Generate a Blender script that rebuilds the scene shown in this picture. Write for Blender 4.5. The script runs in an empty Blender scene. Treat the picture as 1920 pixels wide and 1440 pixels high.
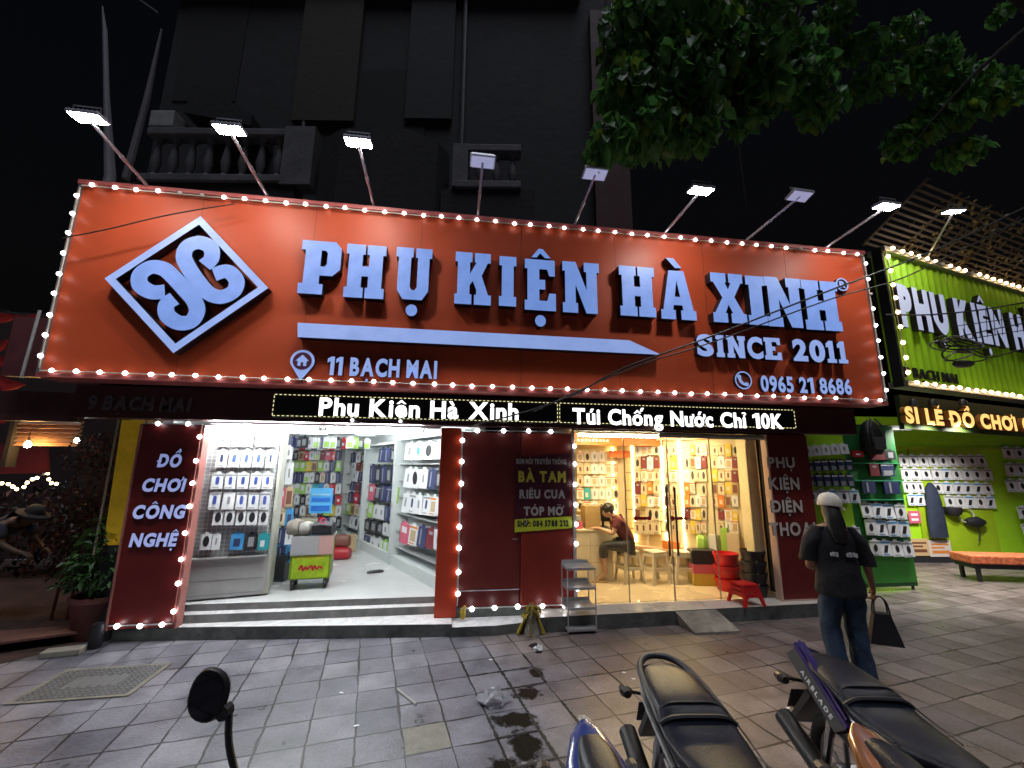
import bpy, bmesh, math, random, unicodedata
from mathutils import Vector, Matrix
RD = math.radians
scene = bpy.context.scene
COL = scene.collection
rnd = random.Random(11)

# ------------------------------------------------------------------ camera
H = 1.9
FPX = 800.0
def _axes():
    pit, rol, yf = RD(11.1), RD(0.5), RD(8.2)
    cp, sp, cr, sr = math.cos(pit), math.sin(pit), math.cos(rol), math.sin(rol)
    R_, F_, U_ = Vector((1, 0, 0)), Vector((0, cp, sp)), Vector((0, -sp, cp))
    R2, U2 = cr * R_ + sr * U_, cr * U_ - sr * R_
    A = Matrix(((math.cos(yf), math.sin(yf), 0), (-math.sin(yf), math.cos(yf), 0), (0, 0, 1)))
    return A @ R2, A @ U2, A @ F_
CR, CU, CF = _axes()
CP = Vector((0, 0, H))
cam = bpy.data.cameras.new('camera')
cam.lens = 36 * FPX / 1920
cam.sensor_width = 36
cam.clip_start, cam.clip_end = 0.05, 400
cam_o = bpy.data.objects.new('camera', cam)
COL.objects.link(cam_o)
cam_o.matrix_world = Matrix(((CR.x, CU.x, -CF.x, 0), (CR.y, CU.y, -CF.y, 0), (CR.z, CU.z, -CF.z, H), (0, 0, 0, 1)))
scene.camera = cam_o

# ------------------------------------------------------------------ sky and moonlight
world = bpy.data.worlds.new('World')
scene.world = world
world.use_nodes = True
wn = world.node_tree
sky = wn.nodes.new('ShaderNodeTexSky')
sky.sky_type = 'NISHITA'
sky.sun_disc = False
sky.sun_elevation = RD(-4)
sky.sun_rotation = RD(200)
wn.links.new(sky.outputs[0], wn.nodes['Background'].inputs[0])
wn.nodes['Background'].inputs[1].default_value = 0.15
sun = bpy.data.lights.new('sun', 'SUN')
sun.energy = 1.15
sun.angle = RD(28)
sun.color = (0.84, 0.88, 1.0)
sun_o = bpy.data.objects.new('sun', sun)
COL.objects.link(sun_o)
sun_o.rotation_euler = (RD(17), 0, RD(8))
scene.view_settings.view_transform = 'Standard'
scene.view_settings.look = 'None'
scene.view_settings.exposure = 0
scene.view_settings.gamma = 1
scene.cycles.use_denoising = True
scene.cycles.sample_clamp_indirect = 4
scene.cycles.max_bounces = 8
scene.cycles.transparent_max_bounces = 12

# ------------------------------------------------------------------ measuring helpers
def ray(x, y):
    return CR * ((x - 960) / FPX) - CU * ((y - 720) / FPX) + CF
def at(x, y, Y):
    r = ray(x, y); return CP + r * (Y / r.y)
def gz(x, y, z=0.0):
    r = ray(x, y); return CP + r * ((z - H) / r.z)
def onp(x, y, P, ang):
    d = (math.cos(RD(ang)), math.sin(RD(ang))); n = Vector((d[1], -d[0], 0))
    r = ray(x, y); return CP + r * ((Vector((P[0], P[1], 0)) - CP).dot(n) / r.dot(n))
def frame(o, ang=0.0, tilt=0.0):
    """local u along the wall, v up, w towards the viewer"""
    u = Vector((math.cos(RD(ang)), math.sin(RD(ang)), 0)); v = Vector((0, 0, 1))
    n = u.cross(v)
    if tilt:
        q = Matrix.Rotation(RD(tilt), 3, u); v = q @ v; n = q @ n
    return Matrix(((u.x, v.x, n.x, o[0]), (u.y, v.y, n.y, o[1]), (u.z, v.z, n.z, o[2]), (0, 0, 0, 1)))

# ------------------------------------------------------------------ materials
MC = {}
def mat(key, col=(.5, .5, .5), rough=.5, metal=0., emit=0., ecol=None, var=0., scale=6., bump=0., spec=.5, coat=0., dirt=0., bscale=None):
    if key in MC: return MC[key]
    m = bpy.data.materials.new(key); m.use_nodes = True
    nt = m.node_tree; b = nt.nodes['Principled BSDF']
    b.inputs['Base Color'].default_value = (*col, 1)
    b.inputs['Roughness'].default_value = rough
    b.inputs['Metallic'].default_value = metal
    b.inputs['Specular IOR Level'].default_value = spec
    b.inputs['Coat Weight'].default_value = coat
    if emit:
        b.inputs['Emission Color'].default_value = (*(ecol or col), 1)
        b.inputs['Emission Strength'].default_value = emit
    if var or bump or dirt:
        tc = nt.nodes.new('ShaderNodeTexCoord')
        nz = nt.nodes.new('ShaderNodeTexNoise'); nz.inputs['Scale'].default_value = scale
        nz.inputs['Detail'].default_value = 6; nz.inputs['Roughness'].default_value = .62
        nt.links.new(tc.outputs['Object'], nz.inputs['Vector'])
        if var or dirt:
            r = nt.nodes.new('ShaderNodeValToRGB')
            d = max(0, 1 - var - dirt); l = 1 + var
            r.color_ramp.elements[0].position = .3; r.color_ramp.elements[1].position = .7
            r.color_ramp.elements[0].color = (col[0] * d, col[1] * d, col[2] * d, 1)
            r.color_ramp.elements[1].color = (min(1, col[0] * l), min(1, col[1] * l), min(1, col[2] * l), 1)
            nt.links.new(nz.outputs['Fac'], r.inputs['Fac'])
            nt.links.new(r.outputs[0], b.inputs['Base Color'])
            mr = nt.nodes.new('ShaderNodeMapRange')
            mr.inputs['To Min'].default_value = max(.05, rough - .12); mr.inputs['To Max'].default_value = min(1, rough + .15)
            nt.links.new(nz.outputs['Fac'], mr.inputs['Value'])
            nt.links.new(mr.outputs[0], b.inputs['Roughness'])
        if bump:
            n2 = nt.nodes.new('ShaderNodeTexNoise'); n2.inputs['Scale'].default_value = bscale or scale * 6
            n2.inputs['Detail'].default_value = 5
            nt.links.new(tc.outputs['Object'], n2.inputs['Vector'])
            bp = nt.nodes.new('ShaderNodeBump'); bp.inputs['Strength'].default_value = bump; bp.inputs['Distance'].default_value = .02
            nt.links.new(n2.outputs['Fac'], bp.inputs['Height']); nt.links.new(bp.outputs[0], b.inputs['Normal'])
    MC[key] = m
    return m

def glass_mat(key, tint=(1, 1, 1)):
    m = bpy.data.materials.new(key); m.use_nodes = True; nt = m.node_tree
    nt.nodes.remove(nt.nodes['Principled BSDF'])
    tr = nt.nodes.new('ShaderNodeBsdfTransparent'); tr.inputs[0].default_value = (*tint, 1)
    gl = nt.nodes.new('ShaderNodeBsdfGlossy'); gl.inputs['Roughness'].default_value = .03
    fr = nt.nodes.new('ShaderNodeFresnel'); fr.inputs[0].default_value = 1.35
    mx = nt.nodes.new('ShaderNodeMixShader')
    nt.links.new(fr.outputs[0], mx.inputs[0]); nt.links.new(tr.outputs[0], mx.inputs[1]); nt.links.new(gl.outputs[0], mx.inputs[2])
    nt.links.new(mx.outputs[0], nt.nodes['Material Output'].inputs[0])
    return m

def leaf_mat(key, col, trans=.35, rough=.45):
    m = bpy.data.materials.new(key); m.use_nodes = True; nt = m.node_tree
    b = nt.nodes['Principled BSDF']; b.inputs['Base Color'].default_value = (*col, 1); b.inputs['Roughness'].default_value = rough
    t = nt.nodes.new('ShaderNodeBsdfTranslucent'); t.inputs[0].default_value = (col[0] * 1.2, col[1] * 1.3, col[2], 1)
    mx = nt.nodes.new('ShaderNodeMixShader'); mx.inputs[0].default_value = trans
    nt.links.new(b.outputs[0], mx.inputs[1]); nt.links.new(t.outputs[0], mx.inputs[2])
    nt.links.new(mx.outputs[0], nt.nodes['Material Output'].inputs[0])
    return m

# ------------------------------------------------------------------ mesh builder
class MB:
    def __init__(s, M=None):
        s.v, s.f, s.m = [], [], []; s.M = M or Matrix.Identity(4)
    def add(s, vs, fs, mi=0, M=None):
        T = s.M @ M if M is not None else s.M
        o = len(s.v)
        s.v += [T @ Vector(p) for p in vs]
        for k, f in enumerate(fs):
            s.f.append([i + o for i in f]); s.m.append(mi[k] if isinstance(mi, (list, tuple)) else mi)
        return s
    def box(s, x0, x1, y0, y1, z0, z1, mi=0, M=None):
        vs = [(x, y, z) for z in (z0, z1) for y in (y0, y1) for x in (x0, x1)]
        fs = [(0, 2, 3, 1), (4, 5, 7, 6), (0, 1, 5, 4), (2, 6, 7, 3), (0, 4, 6, 2), (1, 3, 7, 5)]
        return s.add(vs, fs, mi, M)
    def bbox(s, x0, x1, y0, y1, z0, z1, b=.01, mi=0, M=None):
        """box with chamfered edges"""
        b = min(b, (x1 - x0) * .45, (y1 - y0) * .45, (z1 - z0) * .45)
        bm = bmesh.new()
        r = bmesh.ops.create_cube(bm, size=1)
        for q in bm.verts: q.co = Vector(((x0 + x1) / 2 + q.co.x * (x1 - x0), (y0 + y1) / 2 + q.co.y * (y1 - y0), (z0 + z1) / 2 + q.co.z * (z1 - z0)))
        bmesh.ops.bevel(bm, geom=bm.edges[:], offset=b, segments=2, affect='EDGES', profile=.6)
        bm.verts.index_update()
        s.add([tuple(q.co) for q in bm.verts], [[q.index for q in f.verts] for f in bm.faces], mi, M); bm.free()
        return s
    def ring(s, p, t, up, r, n, ry=None):
        a = t.cross(up)
        if a.length < 1e-5: a = t.cross(Vector((1, 0, 0)))
        a.normalize(); b = a.cross(t).normalized()
        return [p + a * (r * math.cos(2 * math.pi * k / n)) + b * ((ry or r) * math.sin(2 * math.pi * k / n)) for k in range(n)]
    def tube(s, path, r, n=8, mi=0, closed=False, caps=True, M=None):
        P = [Vector(p) for p in path]; L = len(P)
        rs = r if isinstance(r, (list, tuple)) else [r] * L
        vs, fs = [], []; up = None
        for i in range(L):
            if closed: t = P[(i + 1) % L] - P[i - 1]
            else: t = P[min(i + 1, L - 1)] - P[max(i - 1, 0)]
            if t.length < 1e-9: t = Vector((0, 0, 1))
            t.normalize()
            if up is None:
                up = Vector((0, 0, 1)) if abs(t.z) < .9 else Vector((0, 1, 0))
            a = t.cross(up)
            if a.length < 1e-4: a = t.cross(Vector((1, .3, 0)))
            a.normalize(); b = a.cross(t).normalized(); up = b
            vs += [P[i] + a * (rs[i] * math.cos(2 * math.pi * k / n)) + b * (rs[i] * math.sin(2 * math.pi * k / n)) for k in range(n)]
        for i in range(L if closed else L - 1):
            j = (i + 1) % L
            for k in range(n):
                fs.append((i * n + k, i * n + (k + 1) % n, j * n + (k + 1) % n, j * n + k))
        if caps and not closed:
            fs.append(tuple(range(n))[::-1]); fs.append(tuple((L - 1) * n + k for k in range(n)))
        return s.add(vs, fs, mi, M)
    def lathe(s, prof, n=16, mi=0, M=None, caps=True):
        vs, fs = [], []
        for r, z in prof:
            vs += [(r * math.cos(2 * math.pi * k / n), r * math.sin(2 * math.pi * k / n), z) for k in range(n)]
        for i in range(len(prof) - 1):
            for k in range(n):
                fs.append((i * n + k, i * n + (k + 1) % n, (i + 1) * n + (k + 1) % n, (i + 1) * n + k))
        if caps:
            fs.append(tuple(range(n))[::-1]); fs.append(tuple((len(prof) - 1) * n + k for k in range(n)))
        return s.add(vs, fs, mi, M)
    def prism(s, poly, w0, w1, mi=0, side=None, M=None):
        """simple polygon in u,v extruded along w"""
        n = len(poly); side = mi if side is None else side
        area = sum(poly[i][0] * poly[(i + 1) % n][1] - poly[(i + 1) % n][0] * poly[i][1] for i in range(n))
        if area < 0: poly = poly[::-1]
        vs = [(p[0], p[1], w0) for p in poly] + [(p[0], p[1], w1) for p in poly]
        fs = [tuple(range(n))[::-1], tuple(range(n, 2 * n))]; mi_ = [side, mi]
        for i in range(n):
            j = (i + 1) % n; fs.append((i, j, n + j, n + i)); mi_.append(side)
        return s.add(vs, fs, mi_, M)
    def cloth(s, secs, wr, seed, n=28):
        """garment tube with soft folds: secs = (centre, half width, half depth)"""
        r_ = random.Random(seed); ph = [r_.uniform(0, 6.28) for _ in range(6)]
        fine = []
        for i in range(len(secs) - 1):
            (a, ra, rb), (b, rc, rd) = secs[i], secs[i + 1]
            L_ = (Vector(b) - Vector(a)).length; m_ = max(1, int(L_ / .025))
            for k in range(m_):
                f = k / m_; fine.append((Vector(a).lerp(Vector(b), f), ra + (rc - ra) * f, rb + (rd - rb) * f))
        fine.append((Vector(secs[-1][0]), secs[-1][1], secs[-1][2]))
        vs, fs = [], []
        for p, rx, ry in fine:
            for k in range(n):
                a = 2 * math.pi * k / n; z = p.z
                w = 1 + wr * (.5 * math.sin(3 * a + 9 * z + ph[0]) + .6 * math.sin(2 * a - 26 * z + ph[1]) + .4 * math.sin(5 * a + 41 * z + ph[2]) + .35 * math.sin(a * 7 - 17 * z + ph[3]))
                vs.append((p.x + rx * w * math.cos(a), p.y + ry * w * math.sin(a), z))
        for i in range(len(fine) - 1):
            for k in range(n): fs.append((i * n + k, i * n + (k + 1) % n, (i + 1) * n + (k + 1) % n, (i + 1) * n + k))
        fs += [tuple(range(n))[::-1], tuple((len(fine) - 1) * n + k for k in range(n))]
        return s.add(vs, fs)
    def disc(s, c, r, w0, w1, n=20, mi=0, side=None, ry=None, M=None):
        return s.prism([(c[0] + r * math.cos(2 * math.pi * k / n), c[1] + (ry or r) * math.sin(2 * math.pi * k / n)) for k in range(n)], w0, w1, mi, side, M)
    def annulus(s, c, r0, r1, w0, w1, n=24, mi=0, side=None):
        side = mi if side is None else side
        vs, fs, ms = [], [], []
        for k in range(n):
            a = 2 * math.pi * k / n
            for r in (r0, r1):
                for w in (w0, w1): vs.append((c[0] + r * math.cos(a), c[1] + r * math.sin(a), w))
        for k in range(n):
            i, j = 4 * k, 4 * ((k + 1) % n)
            fs += [(i + 1, i + 3, j + 3, j + 1), (i, j, j + 2, i + 2), (i + 2, j + 2, j + 3, i + 3), (i, i + 1, j + 1, j)]
            ms += [mi, side, side, side]
        return s.add(vs, fs, ms)
    def loft(s, secs, n=14, mi=0, M=None, caps=True):
        """secs: (x, zc, halfw, halfh, power) rings across x"""
        vs, fs = [], []
        for x, zc, hw, hh, pw in secs:
            for k in range(n):
                a = 2 * math.pi * k / n; c, q = math.cos(a), math.sin(a)
                vs.append((x, hw * math.copysign(abs(c) ** (2 / pw), c), zc + hh * math.copysign(abs(q) ** (2 / pw), q)))
        for i in range(len(secs) - 1):
            for k in range(n):
                fs.append((i * n + k, i * n + (k + 1) % n, (i + 1) * n + (k + 1) % n, (i + 1) * n + k))
        if caps:
            fs.append(tuple(range(n))[::-1]); fs.append(tuple((len(secs) - 1) * n + k for k in range(n)))
        return s.add(vs, fs, mi, M)
    def mesh(s, name, mats, smooth=False, org=None):
        me = bpy.data.meshes.new(name)
        o = Vector(org) if org is not None else Vector((0, 0, 0))
        me.from_pydata([tuple(p - o) for p in s.v], [], s.f)
        for m_ in (mats if isinstance(mats, (list, tuple)) else [mats]): me.materials.append(m_)
        me.polygons.foreach_set('material_index', s.m)
        bm = bmesh.new(); bm.from_mesh(me); bmesh.ops.recalc_face_normals(bm, faces=bm.faces[:]); bm.to_mesh(me); bm.free()
        if smooth:
            me.polygons.foreach_set('use_smooth', [True] * len(me.polygons))
            try: me.set_sharp_from_angle(angle=RD(40))
            except Exception: pass
        me.update()
        return me
    def build(s, name, mats, parent=None, smooth=False, label=None, cat=None, group=None, kind=None, raw=False):
        """links the shape as one mesh object; world-space vertices, origin at the base centre"""
        xs = [p.x for p in s.v]; ys = [p.y for p in s.v]; zs = [p.z for p in s.v]
        org = Vector(((min(xs) + max(xs)) / 2, (min(ys) + max(ys)) / 2, min(zs)))
        if raw: org = Vector((0, 0, 0))
        o = bpy.data.objects.new(name, s.mesh(name, mats, smooth, org)); COL.objects.link(o)
        if parent is not None:
            o.parent = parent
            o.location = org if raw else org - WLOC.get(parent.name, Vector((0, 0, 0)))
        else:
            o.location = org
        WLOC[o.name] = org if parent is None or not raw else WLOC.get(parent.name, Vector((0, 0, 0)))
        tag(o, label, cat, group, kind)
        return o
WLOC = {}
def tag(o, label=None, cat=None, group=None, kind=None):
    if label: o['label'] = label
    if cat: o['category'] = cat
    if group: o['group'] = group
    if kind: o['kind'] = kind
    return o
def thing(name, label, cat, loc=(0, 0, 0), group=None):
    """an Empty at the thing's base; parts are given in world coordinates"""
    o = bpy.data.objects.new(name, None); COL.objects.link(o)
    o.empty_display_size = .1; o.location = loc; WLOC[o.name] = Vector(loc)
    return tag(o, label, cat, group)
def copy_tree(o, parent=None):
    c = o.copy(); COL.objects.link(c)
    if parent is not None: c.parent = parent
    for ch in o.children: copy_tree(ch, c)
    return c
ORD = ['first', 'second', 'third', 'fourth', 'fifth', 'sixth', 'seventh', 'eighth', 'ninth', 'tenth', 'eleventh', 'twelfth', 'thirteenth', 'fourteenth', 'fifteenth', 'sixteenth', 'seventeenth', 'eighteenth', 'nineteenth', 'twentieth']

# ------------------------------------------------------------------ lettering
_GL = {}
def glyph(ch, bold):
    k = (ch, bold)
    if k in _GL: return _GL[k]
    if ch == '1':
        H_ = glyph('H', bold)[0]; y0, y1 = min(p[1] for p in H_), max(p[1] for p in H_); h = y1 - y0; t = .16 + bold * 1.6
        P_ = [(.18, y0), (.18 + t, y0), (.18 + t, y1), (.22, y1), (.0, y1 - .12 * h), (.0, y1 - .12 * h - t * .75), (.18, y1 - .13 * h - t * .35)]
        n = len(P_); P_ = P_[::1]
        vs = [(p[0], p[1], -.5) for p in P_] + [(p[0], p[1], .5) for p in P_]
        fs = [list(range(n))[::-1], list(range(n, 2 * n))] + [[i, (i + 1) % n, n + (i + 1) % n, n + i] for i in range(n)]
        _GL[k] = (vs, fs, [False, True] + [False] * n); return _GL[k]
    c = bpy.data.curves.new('glyph', 'FONT'); c.body = ch; c.size = 1; c.offset = bold; c.extrude = .5; c.resolution_u = 4
    o = bpy.data.objects.new('glyph', c); COL.objects.link(o)
    dg = bpy.context.evaluated_depsgraph_get()
    me = bpy.data.meshes.new_from_object(o.evaluated_get(dg))
    vs = [tuple(v.co) for v in me.vertices]; fs = [list(p.vertices) for p in me.polygons]
    fr = [p.normal.z > .5 for p in me.polygons]
    bpy.data.objects.remove(o); bpy.data.curves.remove(c); bpy.data.meshes.remove(me)
    _GL[k] = (vs, fs, fr); return _GL[k]
def text(mb, s, u0, v0, cap, u1=None, w0=0., w1=.01, bold=.03, gap=.07, shear=0., mi=0, side=None, align='L'):
    """line of capitals / mixed text, v0 = baseline; squeezed to end at u1 when given"""
    side = mi if side is None else side
    capH = max(p[1] for p in glyph('H', bold)[0]) - min(p[1] for p in glyph('H', bold)[0])
    base = min(p[1] for p in glyph('H', bold)[0])
    sc = cap / capH
    items, x = [], 0.
    for ch in s:
        if ch == ' ': x += .34; continue
        d = unicodedata.normalize('NFD', ch)
        b, marks = d[0], list(d[1:])
        if b == 'Đ': b, marks = 'D', marks + ['bar']
        if b == 'đ': b, marks = 'd', marks + ['barl']
        if b == 'i' and any(m_ in '\u0300\u0301\u0309\u0303\u0302' for m_ in marks): b = 'ı'
        vs, fs, fr = glyph(b, bold)
        if not vs: continue
        mn, mx = min(p[0] for p in vs), max(p[0] for p in vs)
        items.append((b, marks, vs, fs, fr, x - mn, mx - mn, max(p[1] for p in vs) - base)); x += mx - mn + gap
    W = x - gap
    sx = sc if u1 is None else (u1 - u0) / W
    off = u0 if align == 'L' else u0 - W * sx / 2
    wd = w1 - w0
    t = .13 + bold
    for b, marks, vs, fs, fr, dx, gw, gh in items:
        def q(px, py): return (off + px * sx + shear * py * sc, v0 + py * sc)
        mb.add([(*q(p[0] + dx, p[1] - base), w0 + wd * (p[2] + .5)) for p in vs], fs, [mi if z else side for z in fr])
        mn = min(p[0] for p in vs); cx = dx + mn + gw / 2
        top = gh + .05
        hasC = '\u0302' in marks
        def pr(poly): mb.prism([q(*p) for p in poly], w0, w1 + .0008, mi, side)
        for m_ in marks:
            if m_ == '\u0302': pr([(cx - .2, top), (cx, top + .17), (cx + .2, top), (cx + .1, top), (cx, top + .08), (cx - .1, top)])
            elif m_ == '\u0306': pr([(cx - .2, top + .14), (cx - .1, top), (cx + .1, top), (cx + .2, top + .14), (cx + .11, top + .14), (cx, top + .08), (cx - .11, top + .14)])
            elif m_ == '\u0301':
                a, e = (cx + .14, top + .1) if hasC else (cx - .06, top)
                pr([(a, e), (a + .12, e), (a + .22, e + .17), (a + .08, e + .17)])
            elif m_ == '\u0300':
                a, e = (cx + .12, top + .08) if hasC else (cx - .06, top)
                pr([(a, e), (a + .12, e), (a + .02, e + .17), (a - .12, e + .17)])
            elif m_ == '\u0309': pr([(cx - .03, top), (cx + .05, top), (cx + .05, top + .05), (cx + .13, top + .12), (cx + .08, top + .2), (cx - .1, top + .2), (cx - .1, top + .14), (cx + .03, top + .14), (cx + .05, top + .11), (cx - .03, top + .06)])
            elif m_ == '\u0303': pr([(cx - .2, top + .02), (cx - .08, top + .1), (cx + .08, top + .03), (cx + .2, top + .12), (cx + .18, top + .16), (cx + .07, top + .09), (cx - .08, top + .16), (cx - .22, top + .08)])
            elif m_ == '\u0323':
                mb.prism([q(cx + .075 * math.cos(a * .6283), -.16 + .075 * math.sin(a * .6283)) for a in range(10)], w0, w1, mi, side)
            elif m_ == '\u031b':
                e = dx + mn + gw; y = gh
                pr([(e - .1, y - .12), (e - .02, y - .06), (e + .01, y + .03), (e - .02, y + .1), (e + .08, y + .1), (e + .1, y), (e + .05, y - .12), (e - .08, y - .2)])
            elif m_ == 'bar': pr([(dx + mn - .09, .31), (dx + mn + .24, .31), (dx + mn + .24, .4), (dx + mn - .09, .4)])
            elif m_ == 'barl': pr([(cx, .58), (cx + .34, .58), (cx + .34, .65), (cx, .65)])
    return off + W * sx

SLAB = {
 'P': ([(0,0),(.46,0),(.46,.19),(.38,.19),(.38,.35),(.62,.35),(.76,.48),(.76,.88),(.64,1),(0,1),(0,.82),(.08,.82),(.08,.19),(0,.19)], [[(.38,.52),(.38,.82),(.46,.82),(.5,.78),(.5,.57),(.46,.52)]]),
 'H': ([(0,0),(.4,0),(.4,.19),(.35,.19),(.35,.4),(.49,.4),(.49,.19),(.44,.19),(.44,0),(.84,0),(.84,.19),(.78,.19),(.78,.81),(.84,.81),(.84,1),(.44,1),(.44,.81),(.49,.81),(.49,.59),(.35,.59),(.35,.81),(.4,.81),(.4,1),(0,1),(0,.81),(.06,.81),(.06,.19),(0,.19)], []),
 'U': ([(0,1),(0,.81),(.06,.81),(.06,.17),(.2,0),(.64,0),(.78,.17),(.78,.81),(.84,.81),(.84,1),(.46,1),(.46,.81),(.51,.81),(.51,.24),(.46,.18),(.4,.18),(.35,.24),(.35,.81),(.4,.81),(.4,1)], []),
 'K': ([(0,0),(.4,0),(.4,.19),(.35,.19),(.35,.36),(.42,.45),(.51,.28),(.51,.19),(.46,.19),(.46,0),(.86,0),(.86,.19),(.79,.19),(.63,.56),(.77,.81),(.84,.81),(.84,1),(.46,1),(.46,.81),(.5,.81),(.35,.58),(.35,.81),(.4,.81),(.4,1),(0,1),(0,.81),(.06,.81),(.06,.19),(0,.19)], []),
 'I': ([(0,0),(.42,0),(.42,.19),(.355,.19),(.355,.81),(.42,.81),(.42,1),(0,1),(0,.81),(.065,.81),(.065,.19),(0,.19)], []),
 'E': ([(0,0),(.76,0),(.76,.34),(.6,.34),(.55,.19),(.355,.19),(.355,.41),(.5,.41),(.5,.6),(.355,.6),(.355,.81),(.55,.81),(.6,.68),(.74,.68),(.74,1),(0,1),(0,.81),(.065,.81),(.065,.19),(0,.19)], []),
 'N': ([(0,0),(.36,0),(.36,.19),(.31,.19),(.31,.55),(.56,0),(.83,0),(.83,.81),(.89,.81),(.89,1),(.52,1),(.52,.81),(.575,.81),(.575,.45),(.32,1),(0,1),(0,.81),(.06,.81),(.06,.19),(0,.19)], []),
 'A': ([(0,0),(.37,0),(.37,.19),(.31,.19),(.33,.29),(.55,.29),(.57,.19),(.51,.19),(.51,0),(.9,0),(.9,.19),(.84,.19),(.64,1),(.25,1),(.06,.19),(0,.19)], [[(.37,.46),(.44,.8),(.51,.46)]]),
 '1': ([(0,0),(.56,0),(.56,.17),(.44,.17),(.44,1),(.2,1),(0,.86),(0,.68),(.14,.72),(.14,.17),(0,.17)], []),
 'X': ([(0,0),(.38,0),(.38,.19),(.33,.19),(.43,.36),(.53,.19),(.48,.19),(.48,0),(.89,0),(.89,.19),(.82,.19),(.6,.52),(.8,.81),(.86,.81),(.86,1),(.48,1),(.48,.81),(.53,.81),(.45,.67),(.37,.81),(.41,.81),(.41,1),(0,1),(0,.81),(.06,.81),(.28,.5),(.06,.19),(0,.19)], []),
}
def curve_fill(mb, loops, w0, w1, mi=0, side=1):
    """2-D outline with holes, filled and extruded"""
    c = bpy.data.curves.new('outline', 'CURVE'); c.dimensions = '2D'; c.fill_mode = 'BOTH'; c.extrude = .5
    for lp in loops:
        s = c.splines.new('POLY'); s.points.add(len(lp) - 1)
        for k, p in enumerate(lp): s.points[k].co = (p[0], p[1], 0, 1)
        s.use_cyclic_u = True
    o = bpy.data.objects.new('outline', c); COL.objects.link(o)
    me = bpy.data.meshes.new_from_object(o.evaluated_get(bpy.context.evaluated_depsgraph_get()))
    vs = [(v.co.x, v.co.y, w0 + (w1 - w0) * (v.co.z + .5)) for v in me.vertices]
    mb.add(vs, [list(p.vertices) for p in me.polygons], [mi if p.normal.z > .5 else side for p in me.polygons])
    bpy.data.objects.remove(o); bpy.data.curves.remove(c); bpy.data.meshes.remove(me)
def slab(mb, ch, u0, u1, v0, v1, w0, w1, shear=0.):
    d = unicodedata.normalize('NFD', ch); out, holes = SLAB[d[0]]
    W = max(p[0] for p in out)
    def q(p): return (u0 + p[0] / W * (u1 - u0) + shear * p[1], v0 + p[1] * (v1 - v0))
    curve_fill(mb, [[q(p) for p in out]] + [[q(p) for p in h] for h in holes], w0, w1)
    h = v1 - v0; cx = (u0 + u1) / 2
    for m_ in d[1:]:
        if m_ == '\u0323': mb.disc((cx, v0 - .2 * h), .1 * h, w0, w1, 18, 0, 1, ry=.11 * h)
        if m_ == '\u0302': mb.prism([(cx - .17 * h, v1 + .04 * h), (cx - .03 * h, v1 + .22 * h), (cx + .05 * h, v1 + .22 * h), (cx + .2 * h, v1 + .04 * h), (cx + .09 * h, v1 + .04 * h), (cx, v1 + .13 * h), (cx - .07 * h, v1 + .04 * h)], w0, w1, 0, 1)
        if m_ == '\u0300': mb.prism([(cx - .02 * h, v1 + .06 * h), (cx + .12 * h, v1 + .06 * h), (cx - .04 * h, v1 + .26 * h), (cx - .2 * h, v1 + .26 * h)], w0, w1, 0, 1)

# common materials
M_black = mat('black_plastic', (.012, .012, .014), .38)
M_blackm = mat('black_metal', (.02, .02, .022), .45, .3)
M_steel = mat('galvanised_arm', (.45, .45, .48), .35, .8)
M_white = mat('white_card', (.78, .79, .82), .45)
M_maroon = mat('maroon_panel', (.15, .013, .012), .38, var=.18, scale=2.5)
M_bulb = mat('bulb_cool', (1, 1, 1), .4, emit=9., ecol=(.97, .985, 1))
M_bulbw = mat('bulb_warm', (1, .9, .7), .4, emit=13., ecol=(1, .72, .38))
M_cable = mat('cable', (.015, .015, .016), .55)
M_wirew = mat('pale_cable', (.45, .45, .45), .5)

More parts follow.
